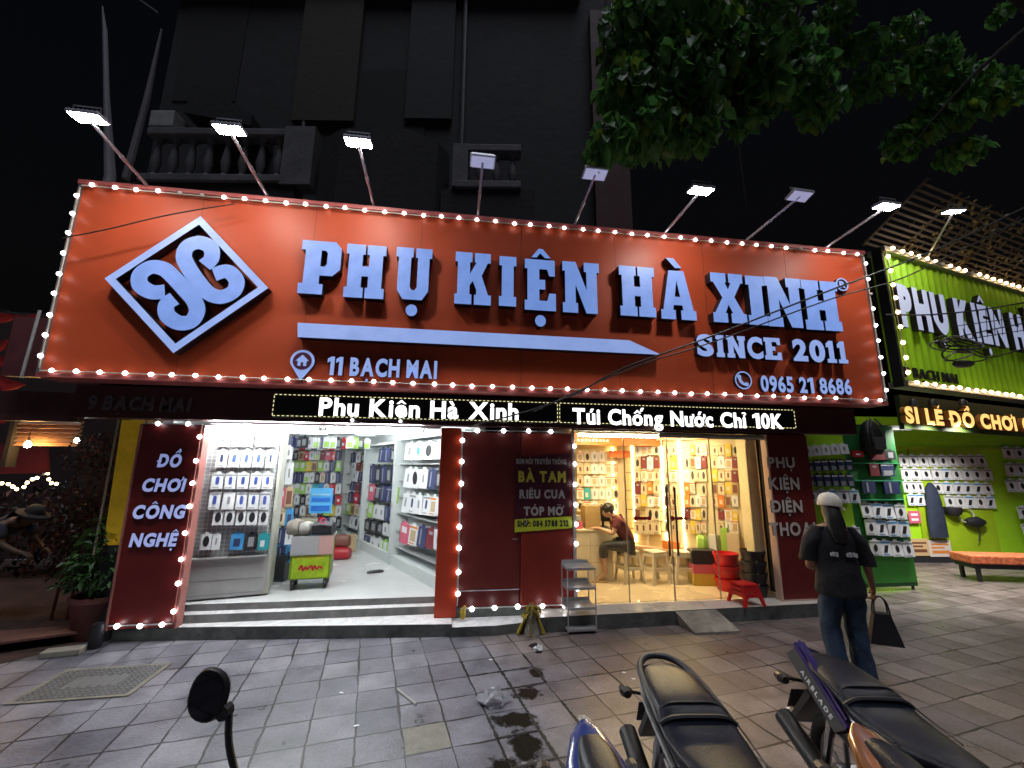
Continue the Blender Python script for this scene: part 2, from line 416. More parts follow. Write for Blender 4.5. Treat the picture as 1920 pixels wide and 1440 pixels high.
# ================================================================== SETTING
def pavement():
    m = bpy.data.materials.new('pavement_tiles'); m.use_nodes = True; nt = m.node_tree; b = nt.nodes['Principled BSDF']
    N = nt.nodes.new; L = nt.links.new
    tc = N('ShaderNodeTexCoord')
    mp = N('ShaderNodeMapping'); mp.inputs['Rotation'].default_value = (0, 0, RD(-9.95)); mp.inputs['Location'].default_value = (-.04, -.11, 0)
    L(tc.outputs['Object'], mp.inputs['Vector'])
    nz0 = N('ShaderNodeTexNoise'); nz0.inputs['Scale'].default_value = 5; nz0.inputs['Detail'].default_value = 3
    L(tc.outputs['Object'], nz0.inputs['Vector'])
    sub = N('ShaderNodeVectorMath'); sub.operation = 'SUBTRACT'; sub.inputs[1].default_value = (.5, .5, .5)
    L(nz0.outputs['Color'], sub.inputs[0])
    sc = N('ShaderNodeVectorMath'); sc.operation = 'SCALE'; sc.inputs['Scale'].default_value = .034
    L(sub.outputs[0], sc.inputs[0])
    ad = N('ShaderNodeVectorMath'); L(mp.outputs[0], ad.inputs[0]); L(sc.outputs[0], ad.inputs[1])
    br = N('ShaderNodeTexBrick'); br.offset = 0; br.squash = 1
    br.inputs['Scale'].default_value = 1; br.inputs['Brick Width'].default_value = .322; br.inputs['Row Height'].default_value = .322
    br.inputs['Mortar Size'].default_value = .008; br.inputs['Mortar Smooth'].default_value = .25; br.inputs['Bias'].default_value = -.1
    br.inputs['Color1'].default_value = (.17, .168, .205, 1); br.inputs['Color2'].default_value = (.30, .292, .33, 1); br.inputs['Mortar'].default_value = (.03, .028, .03, 1)
    L(ad.outputs[0], br.inputs['Vector'])
    nzm = N('ShaderNodeTexNoise'); nzm.inputs['Scale'].default_value = 1.7; nzm.inputs['Detail'].default_value = 4; L(tc.outputs['Object'], nzm.inputs['Vector'])
    mrm = N('ShaderNodeMapRange'); mrm.inputs['From Min'].default_value = .35; mrm.inputs['From Max'].default_value = .7; mrm.inputs['To Min'].default_value = .003; mrm.inputs['To Max'].default_value = .014
    L(nzm.outputs['Fac'], mrm.inputs['Value']); L(mrm.outputs[0], br.inputs['Mortar Size'])
    br2 = N('ShaderNodeTexBrick'); br2.offset = 0; br2.squash = 1
    for k in ('Scale', 'Brick Width', 'Row Height', 'Mortar Size', 'Mortar Smooth', 'Bias'): br2.inputs[k].default_value = br.inputs[k].default_value
    br2.inputs['Color1'].default_value = (.185, .145, .138, 1); br2.inputs['Color2'].default_value = (.30, .245, .232, 1); br2.inputs['Mortar'].default_value = (.04, .03, .026, 1)
    L(ad.outputs[0], br2.inputs['Vector']); L(mrm.outputs[0], br2.inputs['Mortar Size'])
    # red-brown tiles to the right, grey ones to the left
    sx = N('ShaderNodeSeparateXYZ'); L(mp.outputs[0], sx.inputs[0])
    nzb = N('ShaderNodeTexNoise'); nzb.inputs['Scale'].default_value = 1.1; L(tc.outputs['Object'], nzb.inputs['Vector'])
    ma = N('ShaderNodeMath'); ma.operation = 'MULTIPLY_ADD'; ma.inputs[1].default_value = 2.2; L(nzb.outputs['Fac'], ma.inputs[0]); L(sx.outputs['X'], ma.inputs[2])
    mr = N('ShaderNodeMapRange'); mr.inputs['From Min'].default_value = 2.2; mr.inputs['From Max'].default_value = 3.1; L(ma.outputs[0], mr.inputs['Value'])
    mx = N('ShaderNodeMix'); mx.data_type = 'RGBA'; L(mr.outputs[0], mx.inputs['Factor']); L(br.outputs['Color'], mx.inputs['A']); L(br2.outputs['Color'], mx.inputs['B'])
    # wear and grime
    nz = N('ShaderNodeTexNoise'); nz.inputs['Scale'].default_value = 2.3; nz.inputs['Detail'].default_value = 9; nz.inputs['Roughness'].default_value = .68
    L(tc.outputs['Object'], nz.inputs['Vector'])
    rp = N('ShaderNodeValToRGB'); rp.color_ramp.elements[0].position = .28; rp.color_ramp.elements[1].position = .72
    rp.color_ramp.elements[0].color = (.38, .37, .36, 1); rp.color_ramp.elements[1].color = (1.2, 1.2, 1.2, 1)
    L(nz.outputs['Fac'], rp.inputs[0])
    mu = N('ShaderNodeMix'); mu.data_type = 'RGBA'; mu.blend_type = 'MULTIPLY'; mu.inputs['Factor'].default_value = 1
    L(mx.outputs['Result'], mu.inputs['A']); L(rp.outputs[0], mu.inputs['B'])
    nzs = N('ShaderNodeTexNoise'); nzs.inputs['Scale'].default_value = 55; nzs.inputs['Detail'].default_value = 4; L(tc.outputs['Object'], nzs.inputs['Vector'])
    rps = N('ShaderNodeValToRGB'); rps.color_ramp.elements[0].position = .3; rps.color_ramp.elements[1].position = .62
    rps.color_ramp.elements[0].color = (.72, .72, .72, 1); rps.color_ramp.elements[1].color = (1.05, 1.05, 1.05, 1); L(nzs.outputs['Fac'], rps.inputs[0])
    mu2 = N('ShaderNodeMix'); mu2.data_type = 'RGBA'; mu2.blend_type = 'MULTIPLY'; mu2.inputs['Factor'].default_value = .8
    L(mu.outputs['Result'], mu2.inputs['A']); L(rps.outputs[0], mu2.inputs['B'])
    # spilled wet patches: irregular edged dark stains by the drain run
    prev = None
    for cx, cy, rx, ry in ((gz(985, 1400).x, gz(985, 1400).y, .10, .20), (gz(965, 1350).x, gz(965, 1350).y, .17, .10), (gz(990, 1300).x, gz(990, 1300).y, .12, .09), (gz(955, 1440).x, gz(955, 1440).y - .1, .16, .2), (gz(1010, 1262).x, gz(1010, 1262).y, .07, .10), (gz(1005, 1215).x, gz(1005, 1215).y, .06, .12)):
        m1 = N('ShaderNodeMapping'); m1.vector_type = 'TEXTURE'; m1.inputs['Location'].default_value = (cx, cy, 0); m1.inputs['Scale'].default_value = (rx, ry, 1)
        L(tc.outputs['Object'], m1.inputs['Vector']); ln = N('ShaderNodeVectorMath'); ln.operation = 'LENGTH'; L(m1.outputs[0], ln.inputs[0])
        if prev is None: prev = ln.outputs['Value']
        else:
            mn = N('ShaderNodeMath'); mn.operation = 'MINIMUM'; L(prev, mn.inputs[0]); L(ln.outputs['Value'], mn.inputs[1]); prev = mn.outputs[0]
    nst = N('ShaderNodeTexNoise'); nst.inputs['Scale'].default_value = 9; nst.inputs['Detail'].default_value = 5; L(tc.outputs['Object'], nst.inputs['Vector'])
    a1 = N('ShaderNodeMath'); a1.operation = 'MULTIPLY_ADD'; a1.inputs[1].default_value = 2.4; L(nst.outputs['Fac'], a1.inputs[0]); L(prev, a1.inputs[2])
    st_ = N('ShaderNodeMapRange'); st_.inputs['From Min'].default_value = 2.0; st_.inputs['From Max'].default_value = 2.35; st_.inputs['To Min'].default_value = 1; st_.inputs['To Max'].default_value = 0; L(a1.outputs[0], st_.inputs['Value'])
    mst = N('ShaderNodeMix'); mst.data_type = 'RGBA'; L(st_.outputs[0], mst.inputs['Factor']); L(mu2.outputs['Result'], mst.inputs['A']); mst.inputs['B'].default_value = (.018, .017, .013, 1)
    L(mst.outputs['Result'], b.inputs['Base Color'])
    rr = N('ShaderNodeMapRange'); rr.inputs['From Min'].default_value = .3; rr.inputs['From Max'].default_value = .7
    rr.inputs['To Min'].default_value = .24; rr.inputs['To Max'].default_value = .55; L(nz.outputs['Fac'], rr.inputs['Value'])
    mrs = N('ShaderNodeMix'); mrs.data_type = 'FLOAT'; L(st_.outputs[0], mrs.inputs['Factor']); L(rr.outputs[0], mrs.inputs['A']); mrs.inputs['B'].default_value = .10
    L(mrs.outputs['Result'], b.inputs['Roughness'])
    bp = N('ShaderNodeBump'); bp.inputs['Strength'].default_value = .55; bp.inputs['Distance'].default_value = .012
    inv = N('ShaderNodeMath'); inv.operation = 'MULTIPLY_ADD'; inv.inputs[1].default_value = -1; inv.inputs[2].default_value = 1; L(br.outputs['Fac'], inv.inputs[0])
    ad2 = N('ShaderNodeMath'); ad2.operation = 'MULTIPLY_ADD'; ad2.inputs[1].default_value = .35; L(nzs.outputs['Fac'], ad2.inputs[0]); L(inv.outputs[0], ad2.inputs[2])
    ad3 = N('ShaderNodeMath'); ad3.operation = 'MULTIPLY_ADD'; ad3.inputs[1].default_value = .9; L(nz0.outputs['Fac'], ad3.inputs[0]); L(ad2.outputs[0], ad3.inputs[2])
    L(ad3.outputs[0], bp.inputs['Height']); L(bp.outputs[0], b.inputs['Normal'])
    g = MB(); g.add([(-120, -60, 0), (120, -60, 0), (120, 120, 0), (-120, 120, 0)], [(0, 1, 2, 3)])
    g.build('pavement', m, raw=True, kind='structure')
pavement()

def fuv(M, x, y, w=0.):
    """where the sight line of a picture point meets plane w of a frame, as (u, v)"""
    n = Vector((M[0][2], M[1][2], M[2][2])); o = M.translation + n * w
    r = ray(x, y); p = CP + r * ((o - CP).dot(n) / r.dot(n)) - o
    return p.dot(Vector((M[0][0], M[1][0], M[2][0]))), p.dot(Vector((M[0][1], M[1][1], M[2][1])))

# ================================================================== BUILDING
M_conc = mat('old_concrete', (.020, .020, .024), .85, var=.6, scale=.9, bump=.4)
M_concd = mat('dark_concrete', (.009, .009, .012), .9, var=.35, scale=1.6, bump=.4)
M_ochre = mat('ochre_plaster', (.030, .027, .017), .85, var=.4, scale=1.5, bump=.3)
M_recess_shade = mat('recess_shade', (.012, .012, .015), .9)  # shade of the facade openings put into the colour of solid slabs
M_tilew = mat('white_floor_tile', (.66, .67, .68), .22, var=.08, scale=1.5)
M_tilec = mat('cream_floor_tile', (.62, .52, .38), .25, var=.1, scale=1.5)
M_wallw = mat('white_wall', (.72, .75, .76), .6, var=.05, scale=3)
M_wallc = mat('cream_wall', (.72, .62, .42), .6, var=.06, scale=3)
def marble():
    m = bpy.data.materials.new('white_marble'); m.use_nodes = True; nt = m.node_tree; b = nt.nodes['Principled BSDF']
    tc = nt.nodes.new('ShaderNodeTexCoord'); nz = nt.nodes.new('ShaderNodeTexNoise')
    nz.inputs['Scale'].default_value = 2.5; nz.inputs['Detail'].default_value = 8; nz.inputs['Distortion'].default_value = 2.5
    r = nt.nodes.new('ShaderNodeValToRGB'); e = r.color_ramp.elements
    e[0].position = .44; e[0].color = (.74, .74, .75, 1); e[1].position = .56; e[1].color = (.78, .78, .79, 1)
    k = e.new(.5); k.color = (.62, .62, .64, 1)
    nt.links.new(tc.outputs['Object'], nz.inputs['Vector']); nt.links.new(nz.outputs['Fac'], r.inputs[0]); nt.links.new(r.outputs[0], b.inputs['Base Color'])
    b.inputs['Roughness'].default_value = .25
    return m
M_marble = marble()
M_kerb = mat('grimy_kerb_stone', (.10, .105, .10), .75, var=.55, scale=4, bump=.5)

bld = thing('shop_building', 'old dark concrete house with balconies above the two lit shops', 'building', (1, 8, 0))
# ---- ground-floor shells (real rooms)
g = MB()
def slab_poly(mb, pts, z0, z1, mi=0, side=None):
    mb.prism(pts, z0, z1, mi, side)
g = MB(); slab_poly(g, [(-3.6, 5.87), (.5, 5.87), (-2.1, 10.95), (-6.2, 10.95)], .0, .30, 0, 1); g.build('shop_floor', [M_tilew, mat('grey_riser', (.20, .20, .195), .6, var=.4, scale=5)], bld)
g = MB(); slab_poly(g, [(-3.0, 5.74), (.06, 5.74), (.06, 5.868), (-3.0, 5.868)], .0, .225, 0, 1); g.build('step', [M_marble, MC['grey_riser']], bld)
g = MB(); slab_poly(g, [(-4.2, 5.80), (.65, 5.80), (-2.0, 11.1), (-6.8, 11.1)], 2.62, 2.72, 0); g.build('ceiling', mat('white_ceiling', (.8, .82, .82), .6), bld)
g = MB(); g.box(-6.4, -2.0, 10.8, 10.92, .3, 2.62); g.build('back_wall', M_wallw, bld)
def wall_line(p0, p1, z0, z1, t, m, name, mb=None):
    d = (Vector(p1) - Vector(p0)); L = d.length; ang = math.degrees(math.atan2(d.y, d.x))
    M = frame((p0[0], p0[1], 0), ang); b = MB(M); b.box(0, L, z0, z1, -t, 0); return b.build(name, m, bld)
wall_line((.49, 5.92), (-2.12, 11.04), .0, 2.62, .1, M_wallw, 'side_wall')
wall_line((-6.05, 10.8), (-3.45, 5.72), .3, 2.62, .1, M_wallw, 'side_wall')
# right room
g = MB(); slab_poly(g, [(1.15, 5.80), (4.75, 5.80), (4.75, 6.2), (3.0, 8.2), (1.15, 8.2)], .0, .172, 0, 1); g.build('shop_floor', [M_tilec, M_kerb], bld)
g = MB(); slab_poly(g, [(1.15, 5.72), (4.75, 5.72), (4.75, 6.35), (3.0, 8.3), (1.15, 8.3)], 2.55, 2.65, 0); g.build('ceiling', mat('cream_ceiling', (.75, .68, .52), .6), bld)
g = MB(); g.box(1.0, 3.35, 8.12, 8.22, .1, 2.55); g.build('back_wall', M_wallc, bld)
wall_line((4.78, 6.12), (3.28, 7.98), .1, 2.55, .12, M_wallc, 'side_wall')
wall_line((1.55, 8.2), (1.55, 5.78), .1, 2.55, .1, M_wallc, 'side_wall')
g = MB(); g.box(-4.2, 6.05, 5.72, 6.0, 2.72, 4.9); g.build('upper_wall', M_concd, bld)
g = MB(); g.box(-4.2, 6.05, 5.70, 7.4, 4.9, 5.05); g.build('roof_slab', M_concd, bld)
g = MB(); g.box(4.72, 5.25, 5.72, 6.25, 0, 2.72); g.build('pillar', M_concd, bld)
# ---- upper storeys, set back behind the sign
UF = frame((-4, 7.4, 0), -8)
def ub(name, x0, y0, x1, y1, w0, w1, m, ww=None):
    """a block whose front face spans two picture corners on the plane w1"""
    a = fuv(UF, x0, y0, w1 if ww is None else ww); b = fuv(UF, x1, y1, w1 if ww is None else ww)
    g = MB(UF); g.box(min(a[0], b[0]), max(a[0], b[0]), min(a[1], b[1]), max(a[1], b[1]), w0, w1); return g.build(name, m, bld)
g = MB(UF); a = fuv(UF, 300, 200, -1.2); g.box(a[0], fuv(UF, 1165, 100, -1.2)[0], 4.9, 14.5, -1.5, -1.2); g.build('facade_wall', M_conc, bld)
ub('door_shade_slab', 668, 130, 786, 420, -1.3, -1.17, M_recess_shade)
ub('pilaster', 606, -260, 662, 226, -1.2, -1.08, M_ochre)
ub('pilaster', 790, -260, 846, 222, -1.2, -1.10, M_conc)
ub('string_course', 300, -40, 1090, -90, -1.2, -.95, M_conc)
ub('window_shade_slab', 360, -10, 440, 190, -1.3, -1.18, M_recess_shade) 
a = fuv(UF, 1105, 0, -1.0)[0]; b = fuv(UF, 1165, 0, -1.0)[0]
g = MB(UF); g.box(a, b, 4.9, 12, -1.2, -1.0); g.build('red_pilaster', mat('dull_red_paint', (.05, .008, .008), .7, var=.3), bld)
# balcony with turned balusters
def balustrade(x0, x1, yt, yb, n, m, w=0.):
    a = fuv(UF, x0, yt, w); b = fuv(UF, x1, yt, w); c = fuv(UF, x0, yb, w)
    g = MB(UF); h = a[1] - c[1]
    g.bbox(a[0] - .05, b[0] + .05, a[1] - .14, a[1], w - .22, w + .04, .02)
    r = g.build('handrail', m, bld)
    g = MB(UF); g.bbox(a[0] - .05, b[0] + .05, c[1] - .12, c[1] + .02, w - .24, w + .06, .02)
    g.build('balcony_ledge', m, bld)
    for k in range(n):
        u = a[0] + .1 + (b[0] - a[0] - .2) * k / (n - 1); hh = h - .16
        M = UF @ Matrix.Translation((u, c[1] + .02, w - .09)) @ Matrix.Rotation(RD(-90), 4, 'X')
        g = MB(); g.lathe([(.075, 0), (.075, .06 * hh), (.045, .12 * hh), (.085, .38 * hh), (.06, .62 * hh), (.04, .85 * hh), (.075, .92 * hh), (.075, hh)], 10, M=M)
        g.build('baluster', m, bld, smooth=True)
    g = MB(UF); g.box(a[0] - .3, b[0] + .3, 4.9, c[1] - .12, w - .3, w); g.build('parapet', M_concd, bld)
M_balus = mat('weathered_plaster', (.10, .10, .107), .8, var=.35, scale=3, bump=.3)
balustrade(285, 535, 241, 330, 8, M_balus)
balustrade(862, 972, 272, 343, 4, M_balus)
ub('corner_post', 536, 236, 580, 345, -.25, .05, M_balus)
ub('corner_post', 850, 268, 876, 348, -.25, .05, M_balus)
# bowed balcony in the middle
a = fuv(UF, 592, 250, 0); b = fuv(UF, 840, 250, 0); rr = (b[0] - a[0]) / 2; cu = (a[0] + b[0]) / 2
vt = fuv(UF, 715, 232, .45)[1]
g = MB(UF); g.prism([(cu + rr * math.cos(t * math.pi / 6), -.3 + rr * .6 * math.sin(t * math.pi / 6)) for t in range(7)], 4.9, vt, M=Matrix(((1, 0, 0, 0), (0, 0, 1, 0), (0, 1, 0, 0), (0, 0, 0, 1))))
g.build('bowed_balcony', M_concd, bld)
# drainpipe, louvred shutters and stray pipes on the facade
for x in (585, 870):
    a = fuv(UF, x, 100, -1.15)[0]; g = MB(UF); g.tube([(a, 5.2, -1.13), (a + .02, 9, -1.13), (a, 13.5, -1.13)], .05, 8); g.build('drainpipe', mat('old_pipe', (.06, .06, .065), .6, var=.4), bld)
# sloping canopy and box on the left balcony
a = fuv(UF, 372, 158, -.5); b = fuv(UF, 478, 222, -.5)
g = MB(UF); g.prism([(a[0], a[1]), (b[0], b[1]), (b[0], b[1] - .25), (a[0] - .1, a[1] - .75)], -1.2, -.4); g.build('canopy', M_concd, bld)
a = fuv(UF, 283, 206, -.2); b = fuv(UF, 322, 236, -.2)
g = MB(UF); g.bbox(a[0], b[0], b[1], a[1], -.6, -.2, .02); g.build('cooling_unit', mat('dull_white_metal', (.3, .3, .3), .6, var=.2), bld)

# spiked fence behind the sign
g0 = thing('spiked_railing', 'dark iron railing with pale spikes on the roof edge behind the sign', 'railing', (4, 6.2, 5.05))
p0, p1 = at(1125, 420, 6.3), at(1570, 452, 6.3)
g = MB(); 
for z in (5.2, 5.5): g.tube([(p0.x, 6.3, z), (p1.x, 6.3, z)], .014, 6)
g.build('rail', M_blackm, g0)
for k in range(18):
    x = p0.x + (p1.x - p0.x) * k / 17
    g = MB(); g.tube([(x, 6.3, 5.05), (x, 6.3, 5.62), (x, 6.3, 5.82)], [.016, .02, .003], 6); g.build('spike', mat('pale_iron', (.22, .22, .24), .6, .3), g0)

# ---- steps on the pavement
g = MB(); g.prism([(-3.58, 5.69), (.1, 5.37), (.1, 5.739), (-3.58, 5.739)], 0, .135, 0, 1)
g.build('marble_step', [M_marble, M_kerb], label='long white marble step with grimy dark kerb face before the white lit shop', cat='step')
g = MB(); g.prism([(.104, 5.36), (.6, 5.35), (.98, 5.42), (1.0, 5.66), (.104, 5.66)], 0, .105, 0, 1)
g.build('end_step', [M_marble, M_kerb], label='low tapering end of the white step under the maroon doors', cat='step')
g = MB(); g.prism([(.12, 5.665), (1.04, 5.665), (1.04, 5.80), (.12, 5.80)], 0, .21, 0, 0); g.build('door_sill', M_kerb, bld)
g = MB(); g.prism([(1.044, 5.36), (5.03, 5.47), (5.03, 5.798), (1.044, 5.798)], 0, .168, 0, 1)
g.build('tiled_platform', [mat('pale_platform_tile', (.62, .58, .52), .28, var=.1, scale=2), M_kerb], label='pale tiled platform with dark stone kerb before the warm lit shop', cat='platform')
# stone ramp
q = [gz(1310, 1191, .0), gz(1390, 1188, .0), at(1347, 1147, 5.43), at(1280, 1147, 5.43)]
g = MB(); g.add([(2.93, 5.10, 0), (3.50, 5.09, 0), (3.50, 5.42, 0), (2.90, 5.41, 0), (2.93, 5.10, .02), (3.50, 5.09, .02), (3.42, 5.425, .16), (2.86, 5.415, .16)],
                [(0, 1, 5, 4), (4, 5, 6, 7), (0, 4, 7, 3), (1, 2, 6, 5), (2, 3, 7, 6), (0, 3, 2, 1)])
g.build('stone_ramp', mat('worn_stone', (.27, .245, .205), .8, var=.45, scale=6, bump=.5), label='small worn stone ramp leading up to the tiled platform', cat='ramp')

# ================================================================== ORANGE SIGN
SX0, SX1, SZ0, SZ1, SY = -4.40, 6.12, 2.86, 5.13, 5.2
def sign_mat(key, col, rough=.3):
    m = mat(key, col, rough, var=.11, scale=.9, spec=.3)
    return m
M_orange = sign_mat('orange_aluminium', (.47, .070, .024), .46)
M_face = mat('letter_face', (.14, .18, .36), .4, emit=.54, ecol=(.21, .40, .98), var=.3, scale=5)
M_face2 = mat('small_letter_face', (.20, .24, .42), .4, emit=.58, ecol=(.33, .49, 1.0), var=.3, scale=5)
M_lside = mat('letter_return', (.012, .008, .012), .45)
sg = thing('shop_sign', 'long orange shop sign with raised pale blue slab letters and diamond emblem', 'sign', (.86, 5.3, 2.86))
NP = 8
g = MB(); g.box(SX0, SX1, SY, 5.46, SZ0, SZ1); g.build('panel', M_orange, sg)
for k in range(1, NP):
    g = MB(); x = SX0 + (SX1 - SX0) * k / NP; g.box(x - .0025, x + .0025, SY - .0015, SY - .0002, SZ0, SZ1)
    g.build('panel_joint', mat('panel_seam', (.10, .016, .006), .6), sg)
M_edge = mat('bulb_tinted_trim', (.42, .10, .09), .4)  # pinkish bulb reflections put into the trim colour
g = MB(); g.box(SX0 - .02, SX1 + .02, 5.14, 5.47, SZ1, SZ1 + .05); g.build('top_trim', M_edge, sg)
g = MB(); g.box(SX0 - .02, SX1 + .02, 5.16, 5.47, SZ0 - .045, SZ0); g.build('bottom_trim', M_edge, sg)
for xa in (SX1, SX0 - .03):
    g = MB(); g.box(xa, xa + .03, 5.17, 5.47, SZ0, SZ1); g.build('side_trim', mat('grey_trim', (.22, .22, .24), .4, .4), sg)
SF = frame((0, SY, 0), 0)
DEP = .12
def S(x, y, w=DEP): return fuv(SF, x, y, w)
for ch, x0, x1, yt, yb, sh in (('P', 562, 638, 452, 552, .02), ('H', 647, 722, 459, 559, .02), ('Ụ', 741, 809, 465, 562, 0), ('K', 853, 921, 474, 571, 0), ('I', 936, 968, 481, 574, 0), ('Ệ', 984, 1042, 487, 582, 0),
                            ('N', 1055, 1124, 492, 587, 0), ('H', 1162, 1228, 500, 593, 0), ('À', 1238, 1303, 508, 599, 0), ('X', 1335, 1397, 513, 605, 0), ('I', 1401, 1436, 518, 609, 0), ('N', 1437, 1505, 521, 613, 0), ('H', 1507, 1574, 527, 619, 0)):
    xm = (x0 + x1) / 2
    t, b = S(xm, yt), S(xm, yb)
    u0, u1 = S(x0, (yt + yb) / 2)[0], S(x1, (yt + yb) / 2)[0]
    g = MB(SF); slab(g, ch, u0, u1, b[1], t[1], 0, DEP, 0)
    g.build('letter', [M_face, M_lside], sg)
# small slab line SINCE 2011
g = MB(SF)
for ch, x0, x1 in (('S', 1305, 1336), ('I', 1341, 1356), ('N', 1361, 1396), ('C', 1399, 1428), ('E', 1431, 1462), ('2', 1484, 1511), ('0', 1515, 1544), ('1', 1547, 1564), ('1', 1568, 1585)):
    xm = (x0 + x1) / 2; yt = 626 + (xm - 1305) * .052; yb = yt + 41
    u0, u1, t, b = S(x0, yt, .09)[0], S(x1, yt, .09)[0], S(xm, yt, .09)[1], S(xm, yb, .09)[1]
    if ch in 'INE1': slab(g, ch, u0, u1, b, t, 0, .09)
    else: text(g, ch, u0, b, t - b, u1, 0, .09, .05, side=1)
g.build('lettering', [M_face2, M_lside], sg)
def sline(s, x0, x1, yt, yb, w=.06, bold=.03, xa=0, ya=0, gap=.09):
    a = S(x0, yb, w); b = S(x1, yb, w); t = S(x0, yt, w)
    g = MB(SF); text(g, s, a[0], (a[1] + b[1]) / 2 if ya == 0 else a[1], t[1] - a[1], b[0], 0, w, bold, gap, side=1)
    return g
g = sline('11 BẠCH MAI', 612, 819, 668, 703, ya=1, bold=.045)
g.build('lettering', [M_face2, M_lside], sg)
g = sline('0965 21 8686', 1428, 1598, 704, 734, ya=1, bold=.035, gap=.06)
g.build('lettering', [M_face2, M_lside], sg)
# stripe
a, b, c, d = S(558, 605), S(1180, 641), S(1240, 668), S(558, 632)
g = MB(SF); g.prism([a, (b[0], a[1]), (c[0], d[1]), d], 0, DEP, 0, 1); g.build('stripe', [M_face2, M_lside], sg)
# diamond frame
P = [S(376, 405), S(503, 540), S(325, 662), S(196, 522)]
cx = sum(p[0] for p in P) / 4; cy = sum(p[1] for p in P) / 4
inn = [(cx + (p[0] - cx) * .87, cy + (p[1] - cy) * .87) for p in P]
g = MB(SF); curve_fill(g, [P, inn], 0, DEP); g.build('diamond_frame', [M_face2, M_lside], sg)
# interlaced loop emblem: two S-shaped ribbons joined by a bar
def ribbon(pts, r):
    out = []; n = len(pts)
    Lf, Rt = [], []
    for i, p in enumerate(pts):
        a = pts[max(0, i - 1)]; b = pts[min(n - 1, i + 1)]
        dx, dy = b[0] - a[0], b[1] - a[1]; L = math.hypot(dx, dy) or 1
        Lf.append((p[0] - dy / L * r, p[1] + dx / L * r)); Rt.append((p[0] + dy / L * r, p[1] - dx / L * r))
    return Lf, Rt
def smooth(pts, n=8):
    out = []
    for i in range(len(pts) - 1):
        p0 = pts[max(0, i - 1)]; p1 = pts[i]; p2 = pts[i + 1]; p3 = pts[min(len(pts) - 1, i + 2)]
        for k in range(n):
            t = k / n
            out.append(tuple(.5 * (2 * p1[j] + (p2[j] - p0[j]) * t + (2 * p0[j] - 5 * p1[j] + 4 * p2[j] - p3[j]) * t * t + (3 * p1[j] - p0[j] - 3 * p2[j] + p3[j]) * t ** 3) for j in range(len(p1))))
    out.append(tuple(pts[-1])); return out
def strip(mb, pts, r, w0, w1, capn=8):
    P2 = smooth(pts); Lf, Rt = ribbon(P2, r)
    n = len(P2); vs, fs, ms = [], [], []
    for i in range(n):
        vs += [(*Lf[i], w0), (*Lf[i], w1), (*Rt[i], w0), (*Rt[i], w1)]
    for i in range(n - 1):
        a, b = 4 * i, 4 * i + 4
        fs += [(a + 1, a + 3, b + 3, b + 1), (a, a + 1, b + 1, b), (a + 2, b + 2, b + 3, a + 3), (a, b, b + 2, a + 2)]; ms += [0, 1, 1, 1]
    fs += [(0, 2, 3, 1), (4 * n - 4, 4 * n - 3, 4 * n - 1, 4 * n - 2)]; ms += [1, 1]
    mb.add(vs, fs, ms)
def EP(pts): return [S(p[0] / 3, 300 + p[1] / 3) for p in pts]
rw = abs(S(300, 500)[0] - S(315.5, 500)[0])
g = MB(SF)
strip(g, EP([(1150, 592), (1190, 552), (1184, 492), (1122, 464), (1056, 486), (1034, 545), (1066, 615), (1120, 692), (1175, 750), (1245, 770), (1314, 738), (1330, 678), (1278, 626), (1204, 644)]), rw, 0, DEP)
strip(g, EP([(925, 738), (852, 742), (788, 702), (788, 642), (848, 602), (920, 612), (978, 662), (1042, 732), (1092, 792), (1107, 852), (1072, 907), (1002, 914), (940, 872), (936, 812), (980, 778)]), rw, 0, DEP - .004)
u = EP([(1035, 680), (1085, 655)]); strip(g, [u[0], ((u[0][0] + u[1][0]) / 2, (u[0][1] + u[1][1]) / 2), u[1]], .05, .002, DEP - .008)
g.build('emblem', [M_face, M_lside], sg)
# pin with house
c = S(567, 677, .05); r = .135
g = MB(SF); pin = [(c[0] + r * math.cos(RD(a)), c[1] + r * math.sin(RD(a))) for a in range(-25, 206, 11)] + [(c[0], c[1] - r * 1.75)]
g.prism(pin, 0, .05, 0, 1); g.build('location_pin', [M_face2, M_lside], sg)
g = MB(SF); g.disc(c, r * .78, .05, .055, 24); g.build('pin_disc', mat('pin_maroon', (.12, .03, .07), .4), sg)
g = MB(SF); h = r * .55
g.prism([(c[0] - h, c[1] + .0), (c[0], c[1] + h), (c[0] + h, c[1]), (c[0] + h * .65, c[1]), (c[0] + h * .65, c[1] - h * .8), (c[0] + h * .2, c[1] - h * .8), (c[0] + h * .2, c[1] - h * .2), (c[0] - h * .2, c[1] - h * .2), (c[0] - h * .2, c[1] - h * .8), (c[0] - h * .65, c[1] - h * .8), (c[0] - h * .65, c[1])], .055, .06)
g.build('pin_house', M_face2, sg)
# phone badge
c = S(1394, 713, .05); r = .125
g = MB(SF); g.annulus(c, r * .86, r, 0, .05, 28, 0, 1); g.build('phone_ring', [M_face2, M_lside], sg)
g = MB(SF); g.disc(c, r * .86, 0, .03, 28, 0); g.build('phone_disc', mat('phone_maroon', (.25, .05, .03), .4), sg)
g = MB(SF); strip(g, [(c[0] - .05, c[1] + .06), (c[0] - .035, c[1] - .005), (c[0] + .005, c[1] - .045), (c[0] + .06, c[1] - .055)], .016, .031, .045)
g.disc((c[0] - .05, c[1] + .05), .026, .031, .046, 10, 0); g.disc((c[0] + .052, c[1] - .052), .026, .031, .046, 10, 0); g.build('phone_handset', [M_face2, M_face2], sg)
# registered mark
c = S(1580, 533, .06); r = .105
g = MB(SF); g.disc(c, r, 0, .05, 24, 0, 0); g.build('mark_disc', M_lside, sg)
g = MB(SF); g.annulus(c, r * .8, r * .97, .05, .055, 24); text(g, 'R', c[0] - .045, c[1] - .05, .1, c[0] + .05, .05, .055, .03); g.build('registered_mark', M_face2, sg)

